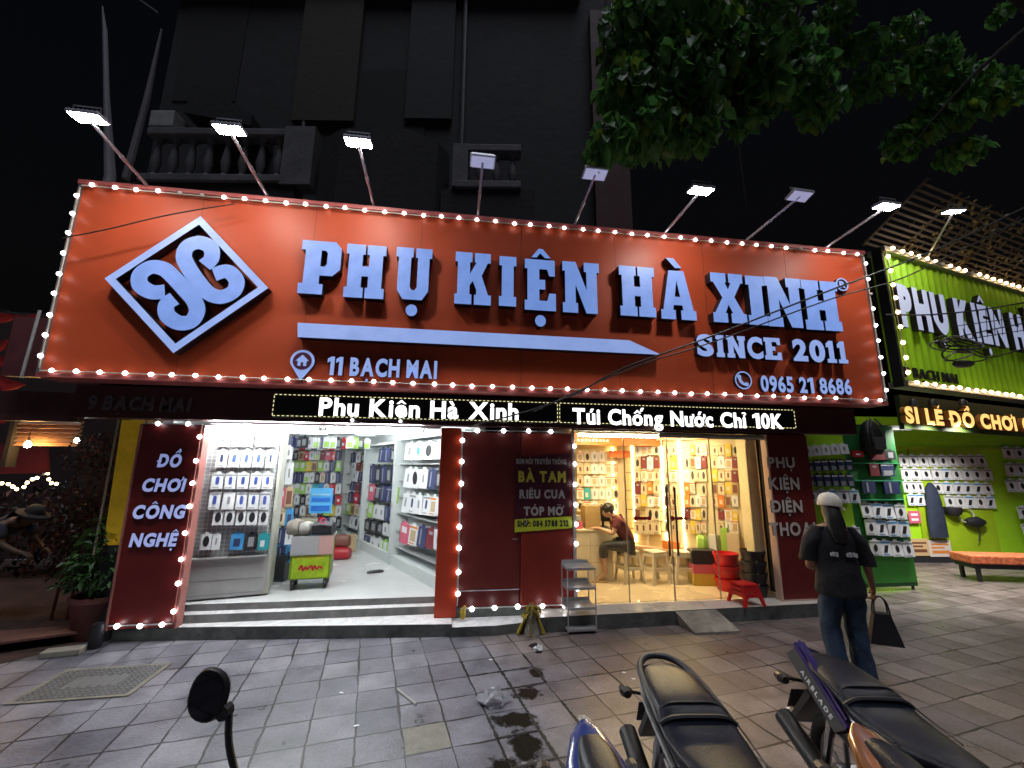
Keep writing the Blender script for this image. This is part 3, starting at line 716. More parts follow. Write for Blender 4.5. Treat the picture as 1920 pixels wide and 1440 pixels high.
# ------------------------------------------------------------------ light strings
_bm = MB(); _bm.lathe([(.004, 0), (.018, .003), (.022, .013), (.015, .024), (.004, .028)], 10)
BULB = {}
def bulb_mesh(kind):
    if kind not in BULB: BULB[kind] = _bm.mesh('bulb', {'w': M_bulbw, 'c': M_bulb, 'off': mat('bulb_dead', (.5, .5, .48), .3)}[kind], True)
    return BULB[kind]
def light_string(label, pts, spacing, kind='c', strip_m=None, group=None, n=None, r=.008, sc=1.):
    pts = [Vector(p) for p in pts]
    root = thing('light_string', label, 'string lights', tuple(pts[0]), group)
    g = MB(); g.tube(pts, r, 6); g.build('cord', strip_m or M_wirew, root)
    seg = [(pts[i + 1] - pts[i]).length for i in range(len(pts) - 1)]; L = sum(seg)
    n = n or max(2, int(L / spacing)); me = bulb_mesh(kind)
    for k in range(n):
        d = L * (k + .5) / n + rnd.uniform(-.015, .015); i = 0
        while i < len(seg) - 1 and d > seg[i]: d -= seg[i]; i += 1
        p = pts[i] + (pts[i + 1] - pts[i]) * (d / seg[i])
        o = bpy.data.objects.new('bulb', bulb_mesh('off') if rnd.random() < .04 else me); COL.objects.link(o); o.parent = root
        o.location = p + Vector((0, -r * .7, rnd.uniform(-.006, .006))) - pts[0]
        o.rotation_euler = (RD(90) + rnd.uniform(-.3, .3), 0, rnd.uniform(-.3, .3)); o.scale = (1.15 * sc,) * 3
    return root
GY = 5.15
GB = 'white light strings around the orange sign'
M_strip = mat('clear_strip', (.55, .50, .42), .4)
light_string('white bulb string along the top edge of the orange sign', [(SX0 + .02, GY, SZ1 - .02), (SX1 - .02, GY, SZ1 - .02)], .235, group=GB, strip_m=M_strip)
light_string('white bulb string along the bottom edge of the orange sign', [(SX0 + .02, GY, SZ0 + .02), (SX1 - .02, GY, SZ0 + .02)], .235, group=GB, strip_m=M_strip)
light_string('white bulb string down the left edge of the orange sign', [(SX0 + .01, GY, SZ1 - .05), (SX0 + .01, GY, SZ0 + .05)], .235, group=GB, strip_m=M_strip)
light_string('white bulb string down the right edge of the orange sign', [(SX1 - .01, GY, SZ1 - .05), (SX1 - .01, GY, SZ0 + .05)], .24, group=GB, strip_m=M_strip)

# ------------------------------------------------------------------ flood lights on arms
M_lampbody = mat('lamp_housing', (.55, .56, .62), .4, .2)
def flood(base, head, lit, label, tilt, size=(.29, .17)):
    base, head = Vector(base), Vector(head)
    root = thing('flood_light', label, 'flood light', tuple(base), 'flood lights on arms above the signs')
    hv = head - base; side = Vector((1, 0, 0))
    g = MB(); g.tube([base, base + hv * .5, head], .017, 8); g.tube([base + hv * .48, base + hv * .56], .021, 8); g.build('arm', M_steel, root)
    az = math.degrees(math.atan2(hv.x, -hv.y)) * .35
    M = Matrix.Translation(head) @ Matrix.Rotation(RD(az), 4, 'Z') @ Matrix.Rotation(RD(tilt), 4, 'X')
    w, d = size
    g = MB(M); g.bbox(-w / 2, w / 2, -d / 2, d / 2, 0, .035, .01)
    for k in range(7): g.box(-w * .42 + k * w * .14 - .004, -w * .42 + k * w * .14 + .004, -d * .42, d * .42, .035, .05)
    g.build('housing', M_lampbody, root)
    lm = mat('lens_on', (1, 1, 1), .4, emit=LENS, ecol=(1, .965, .90)) if lit else mat('lens_off_glow', (.62, .62, .80), .35, emit=.36, ecol=(.6, .62, 1))  # unlit lenses get a weak emission in place of bounced light
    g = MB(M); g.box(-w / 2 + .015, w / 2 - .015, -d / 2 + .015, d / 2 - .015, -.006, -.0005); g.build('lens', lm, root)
    g = MB(M); g.tube([(-w * .42, -.02, .02), (-w * .42, -.02, .11), (w * .42, -.02, .11), (w * .42, -.02, .02)], .008, 6); g.build('bracket', M_steel, root)
LENS = 230.
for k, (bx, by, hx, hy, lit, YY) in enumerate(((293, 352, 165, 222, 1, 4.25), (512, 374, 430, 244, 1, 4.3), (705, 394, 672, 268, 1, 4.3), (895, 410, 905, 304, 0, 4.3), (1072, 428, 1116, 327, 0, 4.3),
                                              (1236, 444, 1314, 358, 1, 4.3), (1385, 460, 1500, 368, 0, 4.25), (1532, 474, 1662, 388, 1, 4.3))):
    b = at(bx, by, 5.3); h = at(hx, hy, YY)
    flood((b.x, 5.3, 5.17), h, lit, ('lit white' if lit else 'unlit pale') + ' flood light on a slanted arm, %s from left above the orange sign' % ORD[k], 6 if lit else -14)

# ------------------------------------------------------------------ fascia and moving-message boards
M_fascia = mat('dark_maroon_fascia', (.060, .010, .012), .5, var=.2, scale=2)
fs = thing('fascia_board', 'dark maroon board under the orange sign with faint grey lettering', 'fascia', (.8, 5.6, 2.36))
g = MB(); g.box(-4.27, 5.93, 5.50, 5.70, 2.425, 2.80); g.build('board', M_fascia, fs)
FF = frame((0, 5.50, 0)); a, b, t = fuv(FF, 163, 768), fuv(FF, 355, 774), fuv(FF, 163, 741)
g = MB(FF); text(g, '9 BẠCH MAI', a[0], a[1], t[1] - a[1], b[0], 0, .02, .04, .09, shear=.1); g.build('lettering', mat('faint_grey_letter', (.10, .085, .09), .5), fs)
M_ledb = mat('led_panel', (.006, .006, .007), .35)
M_ledt = mat('led_text', (.9, .9, .9), .4, emit=2.2, ecol=(1, 1, 1))
M_ledd = mat('led_dash', (.8, .8, .4), .4, emit=1.1, ecol=(.95, .9, .45))
def led(label, x0, x1, s, tx0, tx1, ty, tb):
    Fm = frame((0, 5.40, 0)); a = fuv(Fm, x0, 765)[0]; b = fuv(Fm, x1, 780)[0]
    z0, z1 = 2.468, 2.755
    root = thing('led_display', label, 'led display', ((a + b) / 2, 5.45, z0), 'led message boards under the orange sign')
    g = MB(Fm); g.box(a, b, z0, z1, -.09, 0); g.build('case', M_ledb, root)
    u0, v0 = fuv(Fm, tx0, tb); u1, _ = fuv(Fm, tx1, tb); t = fuv(Fm, tx0, ty)[1]
    g = MB(Fm); text(g, s, u0, v0, t - v0, u1, .001, .004, .032, .085); g.build('lettering', M_ledt, root)
    g = MB(Fm); st = .052
    k = a + .015
    while k < b - .03:
        for z in (z0 + .012, z1 - .02): g.box(k, k + .028, z, z + .008, .001, .003)
        k += st
    k = z0 + .02
    while k < z1 - .03:
        for x in (a + .008, b - .016): g.box(x, x + .008, k, k + .028, .001, .003)
        k += st
    g.build('border_dashes', M_ledd, root)
led('black led board with white scrolling name, left half above the doors', 510, 1047, 'Phụ Kiện Hà Xinh', 597, 972, 745, 779)
led('black led board with white scrolling offer ending in 10K', 1047.6, 1491, 'Túi Chống Nước Chỉ 10K', 1074, 1468, 765, 795)

# ================================================================== VERTICAL SIGNS, DOORS
M_redcol = mat('bright_red_paint', (.50, .045, .012), .42, var=.1, scale=1.5)
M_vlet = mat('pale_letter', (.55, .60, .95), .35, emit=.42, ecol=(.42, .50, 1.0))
M_vlet2 = mat('grey_letter', (.62, .55, .52), .45)
WF = frame((0, 5.60, 0))
vs = thing('vertical_sign', 'maroon upright sign with four lines of glowing lavender letters left of white shop', 'sign', (-3.24, 5.64, .135))
g = MB(); g.box(-3.58, -2.92, 5.60, 5.70, .15, 2.37); g.build('panel', M_maroon, vs)
g = MB()
for x in (-3.60, -2.92): g.box(x, x + .02, 5.585, 5.71, .137, 2.37)
g.build('edge_trim', mat('pink_edge', (.42, .16, .14), .4), vs)
for s, x0, x1, yt, yb in (('ĐỒ', 299, 353, 851, 876), ('CHƠI', 269, 360, 897, 922), ('CÔNG', 251, 360, 947, 973), ('NGHỆ', 246, 345, 1000, 1026)):
    a, b, t = fuv(WF, x0, yb, .03), fuv(WF, x1, yb, .03), fuv(WF, x0, yt, .03)
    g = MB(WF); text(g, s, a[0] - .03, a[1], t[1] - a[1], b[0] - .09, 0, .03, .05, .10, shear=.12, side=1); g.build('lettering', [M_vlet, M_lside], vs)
vs = thing('vertical_sign', 'maroon upright sign with plain grey letters right of warm shop', 'sign', (4.9, 5.64, .17))
g = MB(); g.box(4.52, 5.17, 5.60, 5.70, .185, 2.40); g.build('panel', M_maroon, vs)
g = MB(); g.box(4.50, 4.52, 5.585, 5.70, .17, 2.40); g.box(4.521, 5.17, 5.59, 5.70, .17, .185); g.build('edge_trim', mat('pale_edge', (.6, .42, .35), .4), vs)
for s, x0, x1, yt, yb in (('PHỤ', 1441, 1491, 857, 877), ('KIỆN', 1444, 1500, 895, 918), ('ĐIỆN', 1448, 1506, 938, 961), ('THOẠI', 1445, 1531, 980, 1005)):
    a, b, t = fuv(WF, x0, yb, .02), fuv(WF, x1, yb, .02), fuv(WF, x0, yt, .02)
    g = MB(WF); text(g, s, a[0], a[1], t[1] - a[1], b[0], 0, .02, .035, .10, side=1); g.build('lettering', [M_vlet2, M_lside], vs)
g = MB(); g.bbox(-.11, .15, 5.58, 5.78, .137, 2.40, .006); g.build('red_pillar', M_redcol, label='bright red painted pillar right of the white lit shop', cat='pillar')
dr = thing('double_door', 'closed maroon metal double doors with poster between the two shops', 'door', (.9, 5.7, .21))
M_door = mat('door_maroon', (.14, .016, .012), .42, var=.22, scale=2.2, bump=.08)
M_doorb = mat('door_red', (.21, .020, .012), .4, var=.2, scale=2.2, bump=.08)
g = MB(); g.bbox(.165, .935, 5.66, 5.72, .40, 2.36, .006); g.build('leaf', M_door, dr)
g = MB(); g.bbox(.945, 1.635, 5.65, 5.72, .185, 2.36, .006); g.build('leaf', M_doorb, dr)
g = MB(); g.box(.165, .935, 5.69, 5.72, .215, .396); g.build('kick_plate', M_maroon, dr)
g = MB(); g.tube([(.17, 5.655, .41), (.93, 5.655, .41)], .006, 6); g.build('drip_bar', M_steel, dr)
g = MB(); g.box(.84, .90, 5.645, 5.66, 1.0, 1.015); g.tube([(1.0, 5.645, 1.18), (1.02, 5.62, 1.22), (1.0, 5.645, 1.27)], .006, 6); g.build('handle', M_steel, dr)
g = MB(); g.box(1.635, 1.66, 5.60, 5.72, .17, 2.40); g.build('door_jamb', mat('pale_jamb', (.55, .5, .48), .5), dr)
# poster
PF = frame((0, 5.645, 0))
po = thing('poster', 'dark purple food poster with yellow strip hung on the maroon doors', 'poster', (1.27, 5.64, 1.28))
a, b, c, d = fuv(PF, 965, 858), fuv(PF, 1068, 850), fuv(PF, 1068, 990), fuv(PF, 965, 998)
g = MB(PF); g.prism([a, b, c, d], .0, .004); g.build('sheet', mat('poster_purple', (.055, .006, .016), .4), po)
e = fuv(PF, 965, 974); f = fuv(PF, 1072, 968)
g = MB(PF); g.prism([e, f, (f[0], c[1]), d], .004, .007); g.build('yellow_strip', mat('poster_yellow', (.50, .58, .03), .45), po)
Mpw = mat('poster_white', (.42, .38, .38), .5); Mpy = mat('poster_gold', (.55, .48, .06), .5); Mpk = mat('poster_ink', (.02, .02, .03), .5)
for s, x0, x1, yt, yb, m_ in (('BÚN NỔI TRUYỀN THỐNG', 968, 1062, 860, 870, Mpw), ('BÀ TAM', 972, 1061, 883, 904, Mpy), ('RIÊU CUA', 974, 1060, 918, 935, Mpw), ('TÓP MỠ', 982, 1056, 950, 967, Mpw), ('SHIP: 084 5788 212', 970, 1066, 976, 988, Mpk)):
    a, b, t = fuv(PF, x0, yb, .008), fuv(PF, x1, yb, .008), fuv(PF, x0, yt, .008)
    g = MB(PF); text(g, s, a[0], a[1], t[1] - a[1], b[0], .0072, .009, .05, .09); g.build('lettering', m_, po)
GP = 'white light strings on the shop fronts'
YS = 5.575
light_string('short white bulb string across the top of the left maroon sign', [(-3.56, YS, 2.375), (-2.93, YS, 2.375)], .3, group=GP, n=2, sc=1.1)
light_string('white bulb string down the right edge of the left maroon sign', [(-2.93, YS, 2.36), (-2.93, YS, .20)], .24, group=GP, strip_m=mat('pink_strip', (.6, .2, .16), .4), sc=1.05)
light_string('short white bulb string along the foot of the left maroon sign', [(-3.56, YS, .19), (-2.93, YS, .19)], .25, group=GP, n=3, sc=1.1)
light_string('white bulb string up the left edge of the maroon double doors', [(.162, YS, 2.36), (.162, YS, .26)], .235, group=GP, sc=1.2)
light_string('white bulb string across the top of the maroon double doors', [(.2, YS, 2.375), (1.5, YS, 2.375)], .28, group=GP, n=4, sc=1.2)
light_string('white bulb string along the foot of the maroon double doors', [(.2, YS, .235), (1.62, YS, .235)], .25, group=GP, n=5, sc=1.2)
light_string('white bulb string down the left edge of the warm shop opening', [(1.65, YS, 2.33), (1.65, YS, .3)], .24, group=GP, sc=1.1)

# ================================================================== WHITE SHOP
M_tube = mat('tube_on', (1, 1, 1), .4, emit=62., ecol=(.93, 1.0, .985))
M_tubef = mat('front_tube_on', (1, 1, 1), .4, emit=190., ecol=(.95, 1.0, .99))
M_tubew = mat('warm_strip_on', (1, .85, .5), .4, emit=24., ecol=(1, .74, .34))
def tube_light(p0, p1, label, r=.016, m=None):
    p0, p1 = Vector(p0), Vector(p1)
    t = thing('tube_light', label, 'tube light', tuple((p0 + p1) / 2), 'white ceiling tubes of the left shop')
    g = MB(); g.tube([p0, p1], r, 8); g.build('tube', m or M_tube, t)
    d = (p1 - p0).normalized(); up = Vector((0, 0, .045))
    g = MB(); g.tube([p0 - d * .02 + up, p1 + d * .02 + up], .022, 4); g.build('batten', mat('tube_batten', (.7, .7, .7), .5), t)
    for q in (p0, p1):
        g = MB(); g.box(q.x - .015, q.x + .015, q.y - .015, q.y + .015, q.z - .02, q.z + .05); g.build('end_cap', mat('tube_cap', (.6, .6, .6), .5), t)
a, b = at(385, 806, 5.75), at(602, 809, 5.75)
tube_light((a.x, 5.75, 2.335), (b.x - .02, 5.75, 2.335), 'white tube light under the fascia, left of the two front tubes', m=M_tubef)
a = at(612, 809, 5.75); tube_light((a.x, 5.75, 2.335), (-.35, 5.75, 2.335), 'white tube light under the fascia, right of the two front tubes', m=M_tubef)
tube_light((-2.6, 7.1, 2.52), (-1.5, 7.1, 2.52), 'white ceiling tube in mid shop running left to right')
tube_light((-1.75, 8.6, 2.52), (-1.2, 7.5, 2.52), 'white ceiling tube along the right shelves deep in the shop')
tube_light((-.95, 7.0, 2.52), (-.45, 6.1, 2.52), 'white ceiling tube along the right shelves near the entrance')
tube_light((-3.3, 8.6, 2.52), (-2.3, 8.6, 2.52), 'white ceiling tube at the back of the shop')
g = MB(); g.box(-2.9, -.12, 5.69, 5.80, 2.40, 2.72); g.build('lintel', M_wallw, bld)

# ---- packages: one mesh per design, copied for each piece
def pack_mesh(name, w, h, d, body, face=None, fr=(.3, .25, .7, .75), tab=True, band=None, shape='box', tilt=0):
    g = MB(); mats = [body]
    g.box(-w / 2, w / 2, -d, 0, 0, h)
    if tab: g.prism([(-w * .22, h), (w * .22, h), (w * .16, h * 1.14), (-w * .16, h * 1.14)], 0, .003, M=Matrix(((1, 0, 0, 0), (0, 0, -1, -d * .6), (0, 1, 0, 0), (0, 0, 0, 1))))
    FM = Matrix(((1, 0, 0, 0), (0, 0, -1, -d), (0, 1, 0, 0), (0, 0, 0, 1)))
    if face is not None:
        mats.append(face); x0, y0, x1, y1 = fr
        u0, u1, v0, v1 = -w / 2 + w * x0, -w / 2 + w * x1, h * y0, h * y1
        if shape == 'oval': g.disc(((u0 + u1) / 2, (v0 + v1) / 2), (u1 - u0) / 2, 0, .003, 14, 1, ry=(v1 - v0) / 2, M=FM)
        elif shape == 'slant': g.prism([(u0, v0), (u0 + (u1 - u0) * .6, v0), (u1, v1), (u0 + (u1 - u0) * .4, v1)], 0, .003, 1, M=FM)
        elif shape == 'pill':
            q = (u1 - u0) / 2; g.prism([((u0 + u1) / 2 + q * math.cos(RD(a)), v1 - q + q * math.sin(RD(a))) for a in range(0, 181, 30)] + [((u0 + u1) / 2 + q * math.cos(RD(a)), v0 + q + q * math.sin(RD(a))) for a in range(180, 361, 30)], 0, .003, 1, M=FM)
        else: g.prism([(u0, v0), (u1, v0), (u1, v1), (u0, v1)], 0, .003, 1, M=FM)
    if band is not None:
        mats.append(band); k = len(mats) - 1
        g.prism([(-w / 2 + .004, h * .84), (w / 2 - .004, h * .84), (w / 2 - .004, h * .95), (-w / 2 + .004, h * .95)], 0, .002, k, M=FM)
        g.prism([(-w * .38, h * .07), (w * .2, h * .07), (w * .2, h * .12), (-w * .38, h * .12)], 0, .002, k, M=FM)
    return g.mesh(name, mats)
cm = lambda k, c, r=.45: mat('print_' + k, c, r)
C_blue, C_navy, C_dark, C_grey, C_teal = cm('blue', (.05, .09, .35)), cm('navy', (.03, .04, .12)), cm('dark', (.02, .02, .025)), cm('grey', (.30, .31, .33)), cm('teal', (.03, .35, .40))
C_red, C_pink, C_green, C_lime, C_cream, C_orange, C_yel, C_brown, C_sky, C_tan = cm('red', (.5, .02, .03)), cm('pink', (.62, .12, .2)), cm('green', (.06, .28, .08)), cm('lime', (.35, .62, .12)), cm('cream', (.68, .60, .44)), cm('orange', (.70, .22, .04)), cm('yellow', (.70, .52, .06)), cm('brown', (.16, .06, .04)), cm('sky', (.06, .30, .62)), cm('tan', (.52, .38, .22))
PK = {
 'cable': pack_mesh('package', .15, .2, .03, M_white, C_navy, (.36, .3, .64, .8), band=C_grey, shape='pill'),
 'cableb': pack_mesh('package', .15, .2, .03, M_white, C_blue, (.34, .28, .66, .8), band=C_grey, shape='pill'),
 'window': pack_mesh('package', .15, .2, .03, M_white, C_dark, (.2, .18, .8, .88), shape='oval'),
 'hang': pack_mesh('package', .15, .17, .02, M_white, C_dark, (.32, .25, .68, .75), band=C_grey, shape='oval'),
 'hangs': pack_mesh('package', .15, .17, .02, M_white, C_dark, (.2, .22, .75, .7), band=C_sky, shape='slant'),
 'navyp': pack_mesh('package', .13, .19, .02, C_navy, C_grey, (.15, .1, .85, .45), band=M_white),
 'black': pack_mesh('package', .15, .2, .03, C_dark, C_grey, (.25, .2, .75, .8), shape='rect'),
 'dark': pack_mesh('package', .15, .2, .03, C_navy, C_grey, (.3, .1, .45, .9)),
 'white': pack_mesh('package', .15, .2, .03, M_white, C_grey, (.38, .3, .62, .75), shape='pill'),
 'whiteb': pack_mesh('package', .15, .2, .03, M_white, C_sky, (.35, .3, .65, .75), shape='pill'),
 'pink': pack_mesh('package', .15, .2, .03, C_pink, M_white, (.2, .55, .8, .85)),
 'red': pack_mesh('package', .15, .2, .03, C_red, M_white, (.3, .3, .7, .6)),
 'lime': pack_mesh('package', .15, .2, .03, C_lime, M_white, (.25, .35, .75, .9)),
 'green': pack_mesh('package', .15, .2, .03, M_white, C_lime, (.15, .1, .85, .6)),
 'teal': pack_mesh('package', .15, .2, .03, C_teal, M_white, (.2, .2, .6, .6)),
 'blue': pack_mesh('package', .15, .2, .03, C_sky, C_navy, (.25, .2, .75, .7)),
 'maroon': pack_mesh('package', .15, .2, .03, cm('maroon', (.16, .02, .03)), C_grey, (.3, .7, .7, .85)),
 'cream': pack_mesh('package', .15, .2, .03, C_cream, C_brown, (.35, .25, .65, .75), band=C_tan, shape='pill'),
 'creamw': pack_mesh('package', .15, .2, .03, M_white, C_tan, (.2, .2, .8, .75), band=C_orange),
 'creamd': pack_mesh('package', .15, .2, .03, C_cream, C_dark, (.25, .15, .75, .85), shape='oval'),
 'brown': pack_mesh('package', .15, .2, .03, C_tan, C_brown, (.15, .15, .85, .85)),
 'orange': pack_mesh('package', .15, .2, .03, C_orange, C_cream, (.25, .25, .75, .6)),
 'yellow': pack_mesh('package', .15, .2, .03, C_yel, C_cream, (.25, .25, .75, .6)),
}
PNAME = {'cable': 'white box with navy cable', 'cableb': 'white box with blue cable', 'window': 'white box with black window', 'hang': 'white hang pack with black disc', 'hangs': 'white hang pack with slanted cable',
 'navyp': 'navy hang pack', 'black': 'black phone case box', 'dark': 'dark blue phone case pack', 'white': 'white box with grey pill', 'whiteb': 'white box with blue pill', 'pink': 'pink pack', 'red': 'red pack', 'lime': 'lime green pack',
 'green': 'white pack with green face', 'teal': 'teal pack', 'blue': 'sky blue pack', 'maroon': 'maroon pack', 'cream': 'cream pack with brown pill', 'creamw': 'white pack with tan face', 'creamd': 'cream pack with dark oval',
 'brown': 'tan pack with brown face', 'orange': 'orange pack', 'yellow': 'yellow pack'}
def pack(kind, p, ang, w, h, label, group, w0=.15, h0=.2, lean=0., dscale=1.):
    nm = 'cable_box' if kind in ('cable', 'cableb', 'window', 'white', 'whiteb') else 'hang_pack' if kind in ('hang', 'hangs') else 'phone_case' if kind in ('black', 'dark', 'navyp', 'maroon') else 'accessory_pack'
    o = bpy.data.objects.new(nm, PK[kind]); COL.objects.link(o)
    o.location = p; o.scale = (w / .15, dscale, h / .2 if kind not in ('hang', 'hangs') else h / .17)
    o.rotation_euler = (RD(lean), RD(rnd.uniform(-1.5, 1.5)), RD(ang))
    return tag(o, label, nm.replace('_', ' '), group)
def pack_row(items, ytop, ybot, P, ang, place, row, group, off=.03, slope=0., count0=0, lean=-4):
    """items: (kind, x0, x1); places a row of packages on a wall line from picture columns"""
    for k, (kind, x0, x1) in enumerate(items):
        xm = (x0 + x1) / 2; dy = slope * (xm - items[0][1])
        pb = onp(xm, ybot + dy, P, ang); pt = onp(xm, ytop + dy, P, ang)
        a, b = onp(x0, ybot + dy, P, ang), onp(x1, ybot + dy, P, ang)
        w = (b - a).length * .93; h = (pt.z - pb.z)
        n = Vector((math.sin(RD(ang)), -math.cos(RD(ang)), 0))
        pack(kind, pb + n * off, ang, w, h, '%s, %s from left in %s row of %s' % (PNAME[kind], ORD[count0 + k], ORD[row], place), group, lean=lean + rnd.uniform(-3, 3))

# ---- pegboard rack at the left of the doorway
RP, RA = (-3.04, 5.97), 13
rk = thing('display_rack', 'grey mesh display rack with low drawer base at left of white shop', 'rack', (-2.6, 6.1, .3))
RF = frame((RP[0], RP[1], 0), RA)
ua, va = fuv(RF, 345, 1128); ub_, vb = fuv(RF, 492, 1118); 
M_rackg = mat('rack_grey', (.50, .50, .49), .45, var=.12, scale=4)
def mesh_mat():
    m = bpy.data.materials.new('mesh_board'); m.use_nodes = True; nt = m.node_tree; b = nt.nodes['Principled BSDF']
    tc = nt.nodes.new('ShaderNodeTexCoord'); br = nt.nodes.new('ShaderNodeTexBrick'); br.offset = 0
    mp = nt.nodes.new('ShaderNodeMapping'); mp.inputs['Rotation'].default_value = (RD(90), 0, 0)
    nt.links.new(tc.outputs['Object'], mp.inputs['Vector'])
    for k, v in (('Scale', 1), ('Brick Width', .05), ('Row Height', .05), ('Mortar Size', .004), ('Mortar Smooth', .1)): br.inputs[k].default_value = v
    br.inputs['Color1'].default_value = (.36, .37, .37, 1); br.inputs['Color2'].default_value = (.42, .42, .42, 1); br.inputs['Mortar'].default_value = (.7, .7, .7, 1)
    nt.links.new(mp.outputs[0], br.inputs['Vector']); nt.links.new(br.outputs['Color'], b.inputs['Base Color']); b.inputs['Roughness'].default_value = .4
    return m
g = MB(RF); g.box(ua, ub_, .78, 2.36, -.28, -.02); g.build('mesh_board', mesh_mat(), rk)
g = MB(RF); g.bbox(ua, ub_ + .01, .32, .78, -.32, .02, .008); g.build('drawer_base', M_rackg, rk)
g = MB(RF); g.box(ua + .01, ub_ - .01, .52, .526, .021, .023); g.box(ua + .01, ub_ - .01, .36, .366, .021, .023); g.build('drawer_seam', C_grey, rk)
g = MB(RF); g.box(ub_ + .012, ub_ + .05, .32, 2.36, -.5, .0); g.build('side_panel', mat('rack_cream', (.55, .55, .48), .5, var=.1), rk)
g = MB(RF); g.box(ua, ub_, .774, .79, -.02, .06); g.build('tray_lip', M_rackg, rk)
rr_ = 'rack by doorway'
GL_ = 'packages on the left mesh rack'
c5 = lambda L: [(k, 180 + a / 3.273, 180 + b / 3.273) for k, a, b in L]
pack_row(c5([('cable', 742, 822), ('cable', 833, 898), ('cable', 903, 968), ('cable', 980, 1042), ('cableb', 1046, 1108)]), 812, 838, RP, RA, rr_, 0, GL_)
pack_row(c5([('cable', 735, 808), ('cableb', 811, 884), ('cableb', 888, 955), ('cableb', 960, 1030), ('cable', 1040, 1098)]), 846, 876, RP, RA, rr_, 1, GL_)
pack_row(c5([('cableb', 706, 783), ('cableb', 790, 860), ('cableb', 866, 938), ('cableb', 943, 1014), ('cableb', 1018, 1086)]), 888, 917, RP, RA, rr_, 2, GL_)
pack_row(c5([('cableb', 690, 764), ('white', 772, 850), ('cableb', 856, 926), ('cableb', 930, 996), ('cableb', 1002, 1066)]), 923, 955, RP, RA, rr_, 3, GL_)
pack_row(c5([('window', 716, 782), ('window', 786, 850), ('window', 858, 920), ('window', 924, 990), ('window', 996, 1056)]), 957, 984, RP, RA, rr_, 4, GL_)
pack_row(c5([('window', 642, 710), ('white', 712, 762), ('blue', 820, 905), ('black', 912, 986), ('teal', 992, 1062)]), 1001, 1030, RP, RA, rr_, 5, GL_, lean=-8)

# ---- shelf bays along the right wall
SP, SA = (-.02, 5.95), 117
def bay(x0, x1, ztop, label, nsh, gr=None):
    a = onp(x1, 900, SP, SA); b = onp(x0, 900, SP, SA)
    Ls = (b - a).length; M = frame((b.x, b.y, .3), SA - 180)     # u runs back-to-front, w faces the aisle
    root = thing('shelf_bay', label, 'shelf', (b.x, b.y, .3), 'white shelf bays along the right wall of the left shop')
    D = .30
    g = MB(M); g.box(.03, Ls - .03, .05, ztop - .04, -D, -D + .015); g.build('back_panel', mat('slat_back', (.60, .64, .65), .5, var=.06), root)
    for u in (0, Ls - .03):
        g = MB(M); g.box(u, u + .03, 0, ztop, -D, 0); g.build('side_panel', mat('shelf_white', (.72, .77, .77), .45), root)
    g = MB(M); g.box(.03, Ls - .03, ztop - .04, ztop - .005, -D + .002, 0); g.build('top_panel', MC['shelf_white'], root)
    g = MB(M); g.box(.03, Ls - .03, .0, .16, -D + .02, -.02); g.build('plinth', MC['shelf_white'], root)
    for k in range(nsh):
        v = .28 + (ztop - .45) * k / nsh
        g = MB(M); g.box(.032, Ls - .032, v, v + .012, -D + .016, -.08); g.build('shelf', mat('shelf_metal', (.6, .62, .62), .35, .2), root)
bay(738, 829, 2.08, 'white shelf bay nearest the entrance with sparse white boxes', 6)
bay(681, 737, 2.04, 'white shelf bay of dark phone cases, middle of the right wall', 7)
bay(642, 680, 2.04, 'narrow white shelf bay deepest along the right wall', 7)
SPb = (-.02 - .12, 5.95 - .06)   # packages stand a little inside the shelf front
def shelf_row(kinds, x0, x1, yt, yb, place, row):
    w = (x1 - x0) / len(kinds)
    its = [(k, x0 + i * w, x0 + (i + 1) * w) for i, k in enumerate(kinds)]
    # the aisle face looks left: build along SA-180
    for i, (k, a, b) in enumerate(its):
        xm = (a + b) / 2
        dy = (xm - 740) * (yt - 845) * .0016
        pt, pb = onp(xm, yt + dy, SP, SA), onp(xm, yb + dy, SP, SA)
        A, B = onp(a, yb, SP, SA), onp(b, yb, SP, SA)
        n = Vector((math.sin(RD(SA - 180)), -math.cos(RD(SA - 180)), 0))
        pack(k, pb - n * .09, SA - 180, (B - A).length * .95, pt.z - pb.z, '%s, %s from left in %s row of %s' % (PNAME[k], ORD[i], ORD[row], place), 'packages on the right wall shelves', lean=-3 + rnd.uniform(-4, 4))
for r, (ks, x0, x1, yt, yb) in enumerate(((['white', 'whiteb', 'window', 'white'], 750, 822, 831, 863), (['white', 'window', 'white', 'dark', 'black'], 748, 822, 878, 914), (['white', 'cable', 'white', 'cable', 'creamw', 'white'], 744, 822, 924, 960), (['pink', 'creamw', 'dark', 'maroon', 'white'], 741, 820, 980, 1018))):
    shelf_row(ks, x0, x1, yt, yb, 'the nearest shelf bay', r)
for r, (ks, x0, x1, yt, yb) in enumerate(((['dark', 'dark', 'black'], 702, 735, 841, 866), (['dark', 'black', 'dark', 'black', 'dark'], 686, 737, 876, 908), (['pink', 'black', 'dark', 'dark', 'lime'], 683, 737, 914, 944), (['lime', 'white', 'white', 'dark', 'white'], 681, 734, 955, 980), (['black', 'black', 'black', 'white', 'white'], 676, 732, 988, 1010), (['dark', 'white', 'white', 'lime', 'green'], 673, 730, 1022, 1052))):
    shelf_row(ks, x0, x1, yt, yb, 'the middle shelf bay', r)
